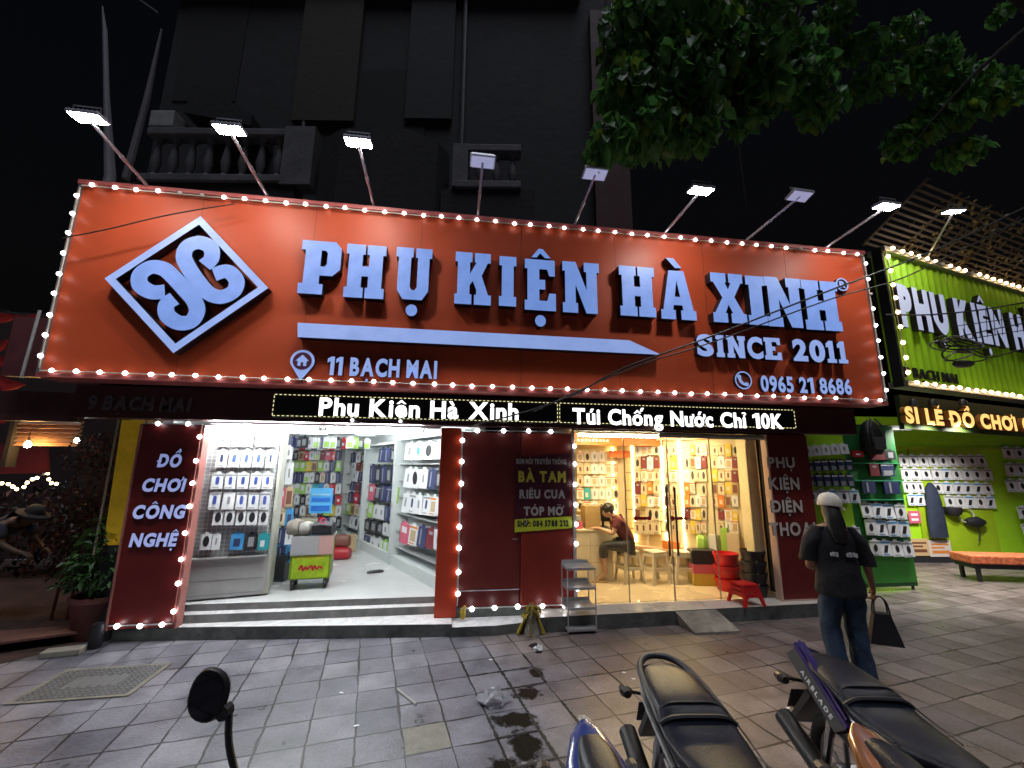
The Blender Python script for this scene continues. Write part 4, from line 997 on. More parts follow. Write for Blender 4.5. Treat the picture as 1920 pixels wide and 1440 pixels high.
for r, (ks, x0, x1, yt, yb) in enumerate(((['dark', 'white', 'black'], 652, 679, 850, 868), (['white', 'maroon', 'brown'], 652, 680, 871, 886), (['white', 'dark'], 652, 676, 890, 908), (['dark', 'maroon', 'dark'], 650, 678, 913, 929), (['dark', 'red', 'dark'], 646, 676, 936, 956), (['lime', 'brown', 'creamw', 'creamw'], 641, 676, 962, 982), (['white', 'window', 'dark'], 648, 673, 988, 1010))):
    shelf_row(ks, x0, x1, yt, yb, 'the deepest shelf bay', r)
# ---- back wall of the shop
bw = thing('wall_rack', 'grey rack of small goods across the back wall of the white shop', 'rack', (-3.6, 10.7, .3))
g = MB(); g.box(-5.4, -2.75, 10.70, 10.78, .45, 2.55); g.build('mesh_board', MC['rack_grey'], bw)
for k in range(7):
    z = .55 + k * .27; g = MB(); g.box(-5.4, -2.8, 10.5, 10.699, z, z + .012); g.build('shelf', MC['shelf_metal'], bw)
br_ = random.Random(31)
for r, (yt, yb, ks) in enumerate(((830, 844, 'white grey red white dark white brown red white'), (847, 863, 'dark black brown red white green maroon pink red dark'), (866, 884, 'white lime lime yellow brown lime white dark lime'), (887, 905, 'dark dark dark green white black creamw dark white dark'), (908, 926, 'white green lime white teal blue white red white'), (929, 946, 'dark white black white dark blue white dark red'), (949, 967, 'cream black white brown white black lime yellow white'), (970, 990, 'white dark cream white green red dark white black'))):
    ks = [('white' if k == 'grey' else k) for k in ks.split()]; w = (640 - 540) / len(ks)
    pack_row([(k, 540 + i * w, 540 + (i + 1) * w) for i, k in enumerate(ks)], yt, yb, (0, 10.55), 0, 'the back wall', r, 'packages on the back wall of the left shop')
for r, (yt, yb, ks) in enumerate(((838, 862, 'white white'), (868, 908, 'teal white'), (915, 950, 'pink brown'), (955, 985, 'cream blue'), (990, 1020, 'dark white'), (1024, 1054, 'dark blue'))):
    ks = ks.split()
    pack_row([(k, 519 + i * 15, 519 + (i + 1) * 15) for i, k in enumerate(ks)], yt, yb, (-2.3, 6.9), 10, 'hanging strip beside rack', r, 'packages hanging beside the mesh rack')
g = MB(); a = at(536, 838, 6.95); b = at(536, 1080, 6.95)
g.tube([(a.x, 6.98, 2.4), (a.x, 6.98, .3)], .02, 8); g.build('hanging_strip_post', C_dark, label='thin black post beside the mesh rack holding hanging goods', cat='post')
a, b = at(583, 915, 7.6), at(621, 962, 7.6)
bs = thing('hanging_sign', 'sky blue notice hanging deep in the white shop above the cart', 'sign', ((a.x + b.x) / 2, 7.6, b.z))
g = MB(); g.box(a.x, b.x, 7.595, 7.605, b.z, a.z); g.build('board', mat('sign_sky', (.10, .42, .78), .4), bs)
for z0, z1, m_ in ((.45, .62, 'sign_deep'), (.08, .3, 'sign_deep'), (.7, .78, 'sign_pale')):
    g = MB(); hh = a.z - b.z; g.box(a.x + .03, b.x - .03, 7.59, 7.5948, b.z + hh * z0, b.z + hh * z1); g.build('print_band', mat(m_, (.02, .14, .55) if m_ == 'sign_deep' else (.3, .62, .85), .4), bs)
g = MB(); 
for x in (a.x + .03, b.x - .03): g.tube([(x, 7.6, a.z), (x, 7.6, 2.61)], .003, 5)
g.build('cord', C_grey, bs)
# ---- bags on the floor behind the cart
def bag(name, c, w, d, h, m, label, cat='bag', squash=1.):
    g = MB(Matrix.Translation(c)); g.loft([(-w / 2, h * .42, d * .2, h * .3, 3), (-w * .42, h * .46, d * .42, h * .45, 3), (0, h * .5, d * .5, h * .5, 3.5), (w * .42, h * .46, d * .42, h * .44, 3), (w / 2, h * .42, d * .2, h * .3, 3)], 14)
    return g.build(name, m, smooth=True, label=label, cat=cat)
for k, (x0, x1, yt, Y, m_, lb) in enumerate(((541, 565, 955, 7.0, mat('bag_taupe', (.28, .25, .22), .7), 'taupe bag on top of the cart, leftmost'), (565, 585, 960, 7.05, mat('bag_grey', (.42, .40, .38), .7), 'grey bag on top of the cart, beside the taupe one'), (586, 629, 966, 7.0, C_dark, 'black angular bag with pink ring on top of the cart'))):
    a, b = at(x0, 992, 6.45), at(x1, 992, 6.45)
    bag('bag', ((a.x + b.x) / 2, 6.45, .985), b.x - a.x, .3, .17 if k else .2, m_, lb)
a = at(606, 977, 6.28)
g = MB(frame((a.x, 6.29, a.z))); g.annulus((0, 0), .028, .042, 0, .006, 18); ring = g.build('ring_badge', C_pink)
for o in list(COL.objects):
    if o.get('label', '').startswith('black angular bag'): ring.parent = o; ring.location = Vector(WLOC[ring.name]) - WLOC[o.name]
# ---- cart
ct = thing('push_cart', 'lime green drink cart on black castors with grey and pink front panels', 'cart', (-1.78, 6.5, .3))
CFm = frame((-2.02, 6.30, .3), 8)
W_ = .50
g = MB(CFm); g.bbox(0, W_, .13, .64, -.40, 0, .015); g.build('body', mat('cart_green', (.16, .24, .02), .45, var=.15), ct)
g = MB(CFm); g.box(.03, W_ - .02, .15, .43, .001, .006); g.build('front_picture', mat('cart_lime', (.38, .58, .02), .4, var=.3, scale=9), ct)
g = MB(CFm); strip(g, [(.12, .26), (.15, .31), (.17, .25), (.2, .29), (.22, .26), (.27, .30), (.29, .25), (.31, .30), (.34, .26), (.37, .29), (.41, .26)], .012, .007, .009); g.build('script_mark', [C_red, C_red], ct)
g = MB(CFm)
for k in range(6): g.disc((.1 + k * .06, .40 + (k % 2) * .012), .022, .0062, .0075, 10)
g.build('fruit_print', C_yel, ct)
g = MB(CFm); g.box(.0, .34, .44, .68, .004, .02); g.build('grey_panel', mat('cart_grey', (.42, .42, .44), .5), ct)
g = MB(CFm); g.box(.342, W_ + .02, .44, .68, .004, .02); g.build('pink_panel', mat('cart_pink', (.60, .36, .33), .5), ct)
g = MB(CFm); g.bbox(-.01, W_ + .02, .645, .675, -.41, .004, .008); g.build('counter_top', mat('cart_top', (.5, .5, .48), .3, .4), ct)
for u in (.05, W_ - .05):
    for w in (-.05, -.35):
        M = CFm @ Matrix.Translation((u, .055, w)) @ Matrix.Rotation(RD(90), 4, 'Y')
        g = MB(M); g.lathe([(.03, -.02), (.055, -.014), (.055, .014), (.03, .02)], 14)
        c_ = g.build('castor', M_black, ct)
        g = MB(CFm); g.box(u - .024, u + .024, .06, .135, w - .03, w + .03); g.build('castor_fork', M_blackm, c_)
# ---- goods heaped between the rack and the cart, and cartons along the floor
for k, (x, yb, Y, w_, h_, m_, lb) in enumerate(((524, 1096, 6.9, .2, .34, C_dark, 'black carton on the floor between rack and cart'), (538, 1090, 7.3, .22, .5, C_navy, 'tall navy carton on the floor behind the cart edge'), (527, 1060, 7.1, .18, .2, C_sky, 'sky blue carton on top of the black one by the cart'), (650, 1046, 9.0, .3, .3, C_tan, 'tan carton against the deepest shelves'), (566, 1050, 10.0, .4, .5, C_cream, 'large cream carton at the foot of the back wall'), (600, 1050, 10.0, .4, .35, C_grey, 'grey carton at the foot of the back wall'))):
    p = at(x, yb, Y); z0 = .302 if k != 2 else .645
    g = MB(Matrix.Translation((p.x, Y, z0)) @ Matrix.Rotation(RD(-10 + 7 * k), 4, 'Z')); g.bbox(-w_ / 2, w_ / 2, -.1, .1, 0, h_, .006); g.build('carton', m_, label=lb, cat='box')
hg = random.Random(17)
for k in range(16):
    x = 530 + k * 10.5; Y = 8.2 + .12 * (k % 4); p = at(x, 828, Y)
    pack(hg.choice(['white', 'lime', 'dark', 'whiteb', 'red', 'black', 'green']), (p.x, Y, 2.22), hg.uniform(-25, 25), .13, .19, 'small pack hanging under the ceiling of the white shop, %s from left' % ORD[k], 'packs hanging under the ceiling of the white shop')
g = MB(); a, b = at(525, 822, 8.3), at(705, 822, 8.3); g.tube([(a.x, 8.3, 2.46), (b.x, 8.3, 2.46)], .01, 6); 
for x in (a.x, (a.x + b.x) / 2, b.x): g.tube([(x, 8.3, 2.46), (x, 8.3, 2.62)], .006, 5)
g.build('hanging_rail', C_grey, label='thin rail under the ceiling carrying small packs', cat='rail')
# ---- red bundle on the floor and things
a = at(640, 1033, 8.4)
bag('red_bundle', (a.x, 8.3, .3), .38, .3, .2, mat('glossy_red', (.35, .01, .02), .35), 'shiny red bundle on the floor by the deep shelves', 'bundle')
bag('dark_bundle', (a.x - .03, 8.42, .48), .34, .25, .22, C_brown, 'dark brown bundle piled on the shiny red one', 'bundle')
a = gz(703, 1074, .302)
g = MB(Matrix.Translation((a.x, a.y, .302)) @ Matrix.Rotation(RD(20), 4, 'Z')); g.loft([(-.12, .015, .025, .012, 2), (-.08, .02, .045, .018, 2.5), (0, .022, .035, .02, 2.5), (.08, .022, .048, .02, 2.5), (.13, .015, .02, .012, 2)], 10)
g.build('slipper', C_dark, smooth=True, label='single dark slipper lying on the white shop floor', cat='slipper')

# ================================================================== WARM SHOP
DP, DA = (4.65, 6.1), 131
ws = thing('wall_rack', 'cream slatted wall of phone goods lit by warm strips in the right shop', 'rack', (4.0, 7.0, .17))
a, b = onp(1170, 900, DP, DA), onp(1398, 900, DP, DA)
DLn = (Vector((DP[0], DP[1])) - Vector((a.x, a.y))).length
DM = frame((a.x, a.y, .17), DA - 180)
M_warmback = mat('cream_slatwall', (.60, .47, .24), .5, var=.12, scale=5)
g = MB(DM); g.box(0, DLn - .12, .38, 2.22, -.10, -.05); g.build('slat_board', M_warmback, ws)
for k in range(11):
    g = MB(DM); v = .5 + k * .165; g.box(.01, DLn - .13, v, v + .012, -.049, -.044); g.build('slat_groove', C_brown if k % 2 else C_tan, ws)
g = MB(DM); g.bbox(0, DLn - .1, .36, .41, -.12, .12, .008); g.build('counter_ledge', mat('pink_ledge', (.66, .42, .32), .4), ws)
g = MB(DM); g.box(0, DLn - .12, 2.225, 2.33, -.10, .05); g.build('header', mat('cream_header', (.7, .6, .4), .5), ws)
for x in (1186, 1242, 1276, 1392):
    u = (onp(x, 900, DP, DA) - Vector((a.x, a.y, 0))); u = Vector((u.x, u.y)).length
    g = MB(DM); g.box(u - .012, u + .012, .45, 2.22, -.04, -.02); g.build('light_strip', M_tubew, ws)
for x in (1208, 1330):
    u = (onp(x, 900, DP, DA) - Vector((a.x, a.y, 0))); u = Vector((u.x, u.y)).length
    g = MB(DM); g.box(u - .02, u + .02, .42, 2.22, -.043, -.02); g.build('upright', M_cream if False else mat('cream_upright', (.72, .64, .48), .45), ws)
wr = random.Random(5)
warm = ['cream', 'creamw', 'creamd', 'brown', 'orange', 'yellow', 'cream', 'creamw', 'yellow', 'cream', 'brown', 'white', 'creamd', 'cream', 'creamw', 'maroon']
segs = ((1246, 1270), (1284, 1326), (1334, 1386))
for r, (yt, yb) in enumerate(((835, 855), (858, 879), (882, 903), (906, 927), (930, 951), (954, 975), (978, 1000))):
    cnt = 0
    for sx0, sx1 in ((1190, 1238),) + segs:
        n = max(2, int((sx1 - sx0) / 10.5)); w = (sx1 - sx0) / n
        for i in range(n):
            if wr.random() < .03: continue
            k = wr.choice(warm); xa = sx0 + i * w; xm = xa + w / 2
            pb, pt = onp(xm, yb + wr.uniform(-2, 2), DP, DA), onp(xm, yt, DP, DA); A, B = onp(xa, yb, DP, DA), onp(xa + w, yb, DP, DA)
            nn = Vector((math.sin(RD(DA - 180)), -math.cos(RD(DA - 180)), 0))
            pack(k, pb + nn * (-.02), DA - 180, (B - A).length * wr.uniform(.88, 1.0), (pt.z - pb.z) * wr.uniform(.95, 1.12), '%s, %s from left in %s row of slanted wall' % (PNAME[k], ORD[cnt], ORD[r]), 'packages on the slanted wall of the right shop', lean=-4 + wr.uniform(-3, 3), dscale=wr.uniform(.8, 1.6)); cnt += 1
# rear wall rack behind the desk
rw2 = thing('wall_rack', 'pegboard of cream packages on the rear wall behind the desk', 'rack', (2.5, 7.9, 1.0))
g = MB(); g.box(1.62, 3.25, 8.03, 8.11, .95, 2.36); g.build('mesh_board', M_warmback, rw2)
g = MB(); g.box(3.12, 3.15, 7.98, 8.0, 1.0, 2.3); g.build('light_strip', M_tubew, rw2)
for r, (yt, yb, n) in enumerate(((848, 866, 6), (870, 889, 6), (893, 912, 6), (916, 936, 6), (940, 958, 6))):
    w = (1160 - 1080) / n; its = []
    for i in range(n):
        k = 'teal' if (r, i) == (3, 1) else ('whiteb' if (r, i) == (4, 2) else wr.choice(['creamw', 'cream', 'creamw', 'white', 'creamd', 'white']))
        its.append((k, 1080 + i * w, 1080 + (i + 1) * w))
    pack_row(its, yt, yb, (0, 7.98), 0, 'rear pegboard', r, 'packages on the rear pegboard of the right shop')
bn = thing('banner', 'orange header banner across the back of the warm shop', 'banner', (2.6, 7.6, 2.35))
a, b = at(1070, 824, 7.2), at(1262, 846, 7.2)
g = MB(); g.box(a.x, b.x, 7.19, 7.21, 2.30, 2.50); g.build('board', mat('banner_orange', (.75, .16, .03), .45), bn)
g = MB(frame((0, 7.19, 0))); 
for k in range(9): g.box(a.x + .12 + k * .065, a.x + .16 + k * .065, 2.36, 2.40, .001, .003)
g.build('print_marks', M_white, bn)
a, b = at(1142, 845, 7.6), at(1182, 858, 7.6)
g = MB(); g.box(a.x, b.x, 7.59, 7.61, b.z, a.z); g.build('price_sign', mat('banner_orange', (.75, .16, .03), .45), label='small orange price sign above the packages in the warm shop', cat='sign')
# unseen warm ceiling panels, added as fill light for the shop
for k, (x, y) in enumerate(((2.5, 6.6), (3.6, 6.5))):
    t = thing('fill_ceiling_light', 'added warm square fill panel on right shop ceiling, %s one' % ('left' if k == 0 else 'right'), 'ceiling light', (x, y, 2.5))
    g = MB(); g.bbox(x - .2, x + .2, y - .2, y + .2, 2.505, 2.549, .01); g.build('frame', M_wallc, t)
    g = MB(); g.box(x - .17, x + .17, y - .17, y + .17, 2.495, 2.504); g.build('diffuser', mat('warm_fill_panel', (1, .85, .6), .4, emit=95., ecol=(1, .72, .36)), t)

t = thing('tube_light', 'added warm tube light behind the lintel of the warm shop', 'tube light', (2.4, 5.85, 2.36))  # tube added out of sight to brighten the platform front
g = MB(); g.tube([(1.8, 5.86, 2.36), (3.0, 5.86, 2.36)], .016, 8); g.build('tube', mat('warm_fill_tube', (1, .9, .7), .4, emit=130., ecol=(1, .84, .58)), t)
g = MB(); g.box(1.78, 3.02, 5.83, 5.89, 2.385, 2.43); g.build('batten', M_wallc, t)
# desk
M_desk = mat('cream_laminate', (.72, .64, .48), .35, var=.06)
dk = thing('sales_desk', 'cream sales desk with drawers at the left of the warm shop', 'desk', (2.3, 6.9, .172))
a = gz(1085, 1092, .172); b = gz(1152, 1090, .172)
g = MB(); g.bbox(a.x - .1, b.x, a.y, a.y + .5, .172, .92, .008); g.build('cabinet', M_desk, dk)
g = MB(); g.bbox(a.x - .12, b.x + .03, a.y - .02, a.y + .52, .922, .95, .008); g.build('top', M_desk, dk)
g = MB()
for z in (.45, .7): g.box(a.x - .09, b.x - .01, a.y - .003, a.y - .0005, z, z + .008)
g.box(a.x + .2, a.x + .206, a.y - .003, a.y - .0005, .2, .9); g.build('drawer_seam', C_tan, dk)
DK = (a.x, b.x, a.y)
p = at(1120, 998, a.y + .15)
g = MB(); g.bbox(a.x + .16, a.x + .42, a.y + .1, a.y + .34, .952, 1.30, .004); g.build('carton', mat('cardboard', (.36, .24, .10), .8, var=.15), label='brown cardboard box standing on the cream desk', cat='box')
mo = thing('monitor', 'dark screen seen from behind on the cream desk', 'monitor', (a.x + .56, a.y + .25, .952))
g = MB(); g.bbox(a.x + .46, a.x + .60, a.y + .15, a.y + .45, 1.05, 1.28, .01); g.build('screen', C_dark, mo)
g = MB(); g.tube([(a.x + .53, a.y + .3, .953), (a.x + .53, a.y + .3, 1.06)], .02, 8); g.bbox(a.x + .45, a.x + .6, a.y + .2, a.y + .4, .952, .965, .004); g.build('stand', C_dark, mo)
g = MB(); g.bbox(a.x - .06, a.x + .1, a.y + .05, a.y + .2, .952, 1.06, .006); g.bbox(a.x - .04, a.x + .08, a.y + .07, a.y + .18, 1.061, 1.15, .006, 1); g.build('small_cartons', [C_pink, C_grey], label='two small cartons stacked at the left end of the desk', cat='box')
# plastic stools
def stool(label, loc, rot, h, w, m, group, name='plastic_stool'):
    root = thing(name, label, 'stool', (0, 0, 0), group)
    t = w * .36
    g = MB(); g.bbox(-t, t, -t, t, h - .035, h, .015); g.build('seat', m, root)
    for sx in (-1, 1):
        for sy in (-1, 1):
            g = MB(); a_, b_ = t - .025, w / 2
            g.add([(sx * (a_ - .022), sy * (a_ - .022), h - .034), (sx * (a_ + .02), sy * (a_ - .022), h - .034), (sx * (a_ + .02), sy * (a_ + .02), h - .034), (sx * (a_ - .022), sy * (a_ + .02), h - .034),
                   (sx * (b_ - .035), sy * (b_ - .035), 0), (sx * b_, sy * (b_ - .035), 0), (sx * b_, sy * b_, 0), (sx * (b_ - .035), sy * b_, 0)],
                  [(0, 1, 2, 3), (4, 7, 6, 5), (0, 4, 5, 1), (1, 5, 6, 2), (2, 6, 7, 3), (3, 7, 4, 0)]); g.build('leg', m, root)
    for z, f in ((h * .40, .43), (h - .09, .385)):
        q = w * f - .012
        g = MB()
        for s_ in (-1, 1):
            g.box(-q, q, s_ * q - .008, s_ * q + .008, z, z + .05); g.box(s_ * q - .008, s_ * q + .008, -q, q, z + .0005, z + .0495)
        g.build('apron', m, root)
    root.location = loc; root.rotation_euler = (0, 0, RD(rot)); return root
M_stc = mat('cream_plastic', (.72, .66, .54), .4)
M_str = mat('red_plastic', (.62, .015, .02), .32)
GS = 'cream plastic stools in the right shop'
Z2 = .172
for x, y, lb, rot in ((1187, 1094, 'cream plastic stool under the seated person', 5), (1238, 1096, 'cream plastic stool just right of the seated person', 12), (1290, 1096, 'cream plastic stool standing alone nearest the shelves', -8)):
    q = gz(x, y, Z2); stool(lb, (q.x, q.y + .13, Z2), rot, .47, .36, M_stc, GS)
q = gz(1412, 1137, .168); stool('low bright red plastic stool on the platform edge', (q.x, q.y + .13, .168), 6, .26, .33, M_str, 'red stool')
# red tubs and black bins
def tub(name, c, r, h, m, label, cat, group=None):
    t = thing(name, label, cat, c, group)
    g = MB(Matrix.Translation(c)); g.lathe([(r * .82, 0), (r * .86, .02), (r, h - .03), (r * 1.06, h - .03), (r * 1.06, h), (r * .97, h), (r * .8, .03)], 20); g.build('body', m, t, smooth=True)
    return t
q = gz(1380, 1112, Z2)
for k, (z, hh) in enumerate(((0, .17), (.172, .17), (.344, .17))):
    tub('red_tub', (q.x, q.y + .17, Z2 + z), .17, hh, M_str, 'round red plastic tub, %s of the stack of three' % ('bottom', 'middle', 'top')[k], 'tub', 'red tubs stacked by the counter')
q = gz(1428, 1122, Z2)
for k in range(4):
    tub('black_bin', (q.x + .03, q.y + .14, Z2 + k * .152), .155, .15, C_dark, 'round black plastic bin, %s from the floor in its stack' % ORD[k], 'bin', 'black bins stacked by the pillar')
for k, (x0, x1, yt, yb, m_, lb) in enumerate(((1310, 1352, 1040, 1068, C_dark, 'black carton under the pink counter ledge'), (1312, 1346, 1072, 1084, C_pink, 'flat pink carton under the counter ledge'), (1314, 1346, 1085, 1102, C_yel, 'yellow carton on the floor under the counter ledge'))):
    z = (Z2 + .31, Z2 + .172, Z2 + .0)[k]; hh = (.2, .135, .17)[k]; q = gz(1330, 1100, Z2)
    g = MB(Matrix.Translation((q.x, q.y + .12, z)) @ Matrix.Rotation(RD(-12), 4, 'Z')); g.bbox(-.19, .19, -.1, .14, 0, hh, .006); g.build('carton', m_, label=lb, cat='box')
for k, (x, yb, hh, ww, m_, lb) in enumerate(((1262, 1018, .13, .3, C_orange, 'orange box row on the counter ledge'), (1318, 1022, .3, .16, C_lime, 'lime green bag on the counter ledge'), (1341, 1024, .30, .13, M_white, 'white box with dark badge on the counter ledge'), (1378, 1026, .36, .18, C_cream, 'cream carton at the right end of the counter ledge'), (1362, 1024, .42, .1, C_lime, 'tall lime pack on the counter ledge'))):
    q = onp(x, yb, DP, DA); nn = Vector((math.sin(RD(DA - 180)), -math.cos(RD(DA - 180)), 0)); q = q + nn * .03
    g = MB(Matrix.Translation((q.x, q.y, .582)) @ Matrix.Rotation(RD(DA - 180), 4, 'Z'))
    if 'bag' in lb: g.loft([(-ww / 2, hh * .45, .03, hh * .4, 2.5), (-ww * .3, hh * .48, .06, hh * .47, 3), (ww * .3, hh * .46, .06, hh * .45, 3), (ww / 2, hh * .4, .03, hh * .35, 2.5)], 12)
    else: g.bbox(-ww / 2, ww / 2, -.06, .05, 0, hh, .004)
    g.build('bag' if 'bag' in lb else 'carton', m_, label=lb, cat='bag' if 'bag' in lb else 'box')
# cream pillar at the right jamb, roller box, glass front
g = MB(); g.bbox(4.36, 4.54, 5.86, 6.06, Z2, 2.5, .01); g.build('cream_pillar', mat('cream_pillar_paint', (.66, .58, .38), .5, var=.1), label='square cream pillar at the right end of the warm shop', cat='pillar')
g = MB(); g.box(1.66, 4.64, 5.60, 5.72, 2.405, 2.72); g.build('lintel', M_concd, bld)
g = MB(); g.tube([(2.9, 5.66, 2.37), (4.5, 5.66, 2.36)], .035, 10); g.build('shutter_roll', mat('roll_grey', (.3, .29, .26), .6, var=.2), label='rolled grey shutter tube under the led board', cat='shutter')
gf = thing('glass_front', 'frameless glass doors across the warm shop with red stickers', 'glass door', (3.1, 5.76, Z2))
M_glass = glass_mat('shop_glass', (.97, .99, .98))
xs = [1.66, 2.42, 3.06, 3.72, 4.30]
for k in range(4):
    g = MB(); g.box(xs[k] + .006, xs[k + 1] - .006, 5.757, 5.765, Z2 + .02, 2.36); gp = g.build('pane', M_glass, gf)
M_fr = mat('alu_frame', (.55, .48, .40), .35, .5)
g = MB()
for x in xs: g.box(x - .006, x + .006, 5.752, 5.77, Z2, 2.36)
g.build('frame', M_fr, gf)
for x in (3.0, 3.12):
    g = MB(); g.tube([(x, 5.72, .75), (x, 5.72, 1.65)], .014, 8); h_ = g.build('door_handle', C_dark, gf)
for x0, x1 in ((1188, 1222), (1256, 1290)):
    a, b = at(x0, 966, 5.75), at(x1, 978, 5.75)
    g = MB(frame((0, 5.755, 0))); zc = (a.z + b.z) / 2
    g.disc((a.x + .035, zc), .035, .0, .001, 12); g.disc((b.x - .03, zc), .03, .0, .001, 12); g.box(a.x + .07, b.x - .06, zc - .02, zc + .02, 0, .001); g.build('sticker', C_red, gf)

# ================================================================== GREEN SHOP TO THE RIGHT
M_green = mat('lime_paint', (.40, .76, .02), .5, var=.15, scale=1.2)
M_greend = mat('olive_paint', (.36, .54, .015), .5, var=.2, scale=1.2)
M_dkgreen = mat('green_board', (.02, .14, .035), .4, var=.2, scale=2)
gb = thing('green_shop', 'lime green shop front with goods boards right of the orange sign', 'shop', (11, 8.5, 0))
GA = -6; GPt = (10.6, 8.2)
GM = frame((GPt[0], GPt[1], 0), GA)
g = MB(GM); g.box(-2.2, 3.6, 0.02, 3.1, -.2, 0); g.build('wall', M_green, gb)
g = MB(GM); g.box(3.6, 12, 0.02, 3.1, -.2, -.02); g.build('wall', M_greend, gb)
g = MB(GM); g.box(-2.2, 9, -.02, .12, -.02, .03); g.build('skirting', C_dark, gb)
u0, v0 = fuv(GM, 1700, 838); u1, v1 = fuv(GM, 1868, 1048)
g = MB(GM); g.box(u0, u1 + .1, .14, v0 - .05, .0, .035); g.build('leaning_board', M_greend, gb)
g = MB(GM); g.box(-2.2, 3.6, 2.38, 2.44, 0, .03); g.build('ledge', M_greend, gb)
# return wall and nearer boards beside the red building
A_ = frame((0, 6.3, 0)); 
g = MB(); g.box(5.26, 6.5, 6.3, 6.42, 0.02, 2.62); g.build('side_board', M_green, gb)
g = MB(); g.box(6.3, 8.2, 6.56, 8.4, 2.62, 2.70); g.build('canopy', C_dark, gb)
bd = thing('display_board', 'dark green display board of phone packs standing on the pavement', 'display board', (7.1, 6.5, 0))
BM = frame((6.36, 6.43, 0), 1)
g = MB(BM); g.box(0, 1.32, .06, 2.66, -.06, 0); g.build('board', M_dkgreen, bd)
g = MB(BM); g.box(.05, 1.30, .12, .62, .001, .01); g.build('lower_panel', mat('bright_green', (.04, .30, .03), .4, var=.1), bd)
g = MB(BM)
for v in (1.42, 1.73, 2.02): g.box(.35, 1.31, v, v + .012, .001, .05)
g.build('shelf_edge', mat('green_edge', (.05, .35, .16), .4), bd)
for u in (0, 1.28):
    g = MB(BM); g.box(u, u + .04, 0, 2.66, -.08, -.061); g.build('post', C_dark, bd)
# packs on the two nearer boards
for r, (ks, x0, x1, yt, yb, sl) in enumerate((('white white white white white', 1502, 1588, 838, 856, -.06), ('navyp navyp navyp navyp navyp navyp', 1508, 1596, 864, 884, -.03), ('navyp navyp navyp navyp navyp navyp', 1512, 1600, 889, 912, 0), ('hang hang hangs hang hangs', 1512, 1610, 919, 943, 0), ('hang hang hangs hang', 1530, 1612, 985, 1010, .04))):
    ks = ks.split(); w = (x1 - x0) / len(ks)
    pack_row([(k, x0 + i * w, x0 + (i + 1) * w) for i, k in enumerate(ks)], yt, yb, (0, 6.3), 0, 'lime side board', r, 'packages on the lime side board', slope=sl)
for r, (ks, x0, x1, yt, yb, sl) in enumerate((('hang hangs hangs hang', 1613, 1697, 942, 969, .06), ('hang hangs hangs hangs', 1620, 1704, 973, 1002, .06), ('hang hangs hang hang', 1628, 1712, 1012, 1040, .05))):
    ks = ks.split(); w = (x1 - x0) / len(ks)
    pack_row([(k, x0 + i * w, x0 + (i + 1) * w) for i, k in enumerate(ks)], yt, yb, (6.36, 6.43), 1, 'dark green board', r, 'white packs on the dark green board', slope=sl)
for k, (x0, x1, yt, yb, m_, lb) in enumerate(((1594, 1615, 846, 857, 'red', 'small red pack at top left of the dark green board'), (1628, 1655, 843, 862, 'maroon', 'maroon and white pack at top of the dark green board'), (1656, 1675, 845, 862, 'black', 'black pack at top right of the dark green board'), (1628, 1645, 870, 892, 'maroon', 'maroon pack on the second shelf of the dark green board'), (1648, 1676, 868, 893, 'green', 'dark green boxed pack on the second shelf of the board'), (1614, 1638, 902, 925, 'dark', 'dark boxed pack on the third shelf, left one'), (1655, 1683, 902, 926, 'dark', 'dark boxed pack on the third shelf, right one'))):
    pb, pt = onp((x0 + x1) / 2, yb, (6.36, 6.43), 1), onp((x0 + x1) / 2, yt, (6.36, 6.43), 1)
    pack(m_ if m_ != 'green' else 'navyp', pb + Vector((0, -.02, 0)), 1, (onp(x1, yb, (6.36, 6.43), 1) - onp(x0, yb, (6.36, 6.43), 1)).length, pt.z - pb.z, lb, 'packs on the dark green board shelves')
# white packs on the lime wall
for r, (ks, x0, x1, yt, yb, sl) in enumerate((('hang hang hang hang hang hang hang hang hang', 1682, 1846, 854, 875, .0), ('hang hang hang hang hangs hang hang hang hang', 1686, 1856, 878, 899, .01), ('hang hang hang', 1690, 1728, 902, 923, .015), ('hangs hangs', 1698, 1730, 926, 947, .02))):
    ks = ks.split(); w = (x1 - x0) / len(ks)
    pack_row([(k, x0 + i * w, x0 + (i + 1) * w) for i, k in enumerate(ks)], yt, yb, GPt, GA, 'lime wall', r, 'white packs on the lime wall', slope=sl, off=.06)
for r, (ks, x0, x1, yt, yb, sl) in ((2, ('hang hangs hangs hangs hangs hang', 1746, 1858, 904, 925, .02)), (3, ('hang hang hangs hang hangs', 1768, 1862, 929, 951, .02))):
    ks = ks.split(); w = (x1 - x0) / len(ks)
    pack_row([(k, x0 + i * w, x0 + (i + 1) * w) for i, k in enumerate(ks)], yt, yb, GPt, GA, 'lime wall', r, 'white packs on the lime wall', slope=sl, off=.06, count0=3 if r == 2 else 2)
for r, (ks, x0, x1, yt, yb) in enumerate((('hang hang hang', 1876, 1938, 839, 860), ('hang hang hang', 1881, 1940, 869, 892), ('hang hang hang', 1883, 1942, 899, 922), ('hang hang', 1905, 1946, 950, 972), ('hang hang', 1914, 1954, 982, 1004))):
    ks = ks.split(); w = (x1 - x0) / len(ks)
    pack_row([(k, x0 + i * w, x0 + (i + 1) * w) for i, k in enumerate(ks)], yt, yb, GPt, GA, 'far right wall', r, 'white packs at the far right edge', slope=.02, off=.06)
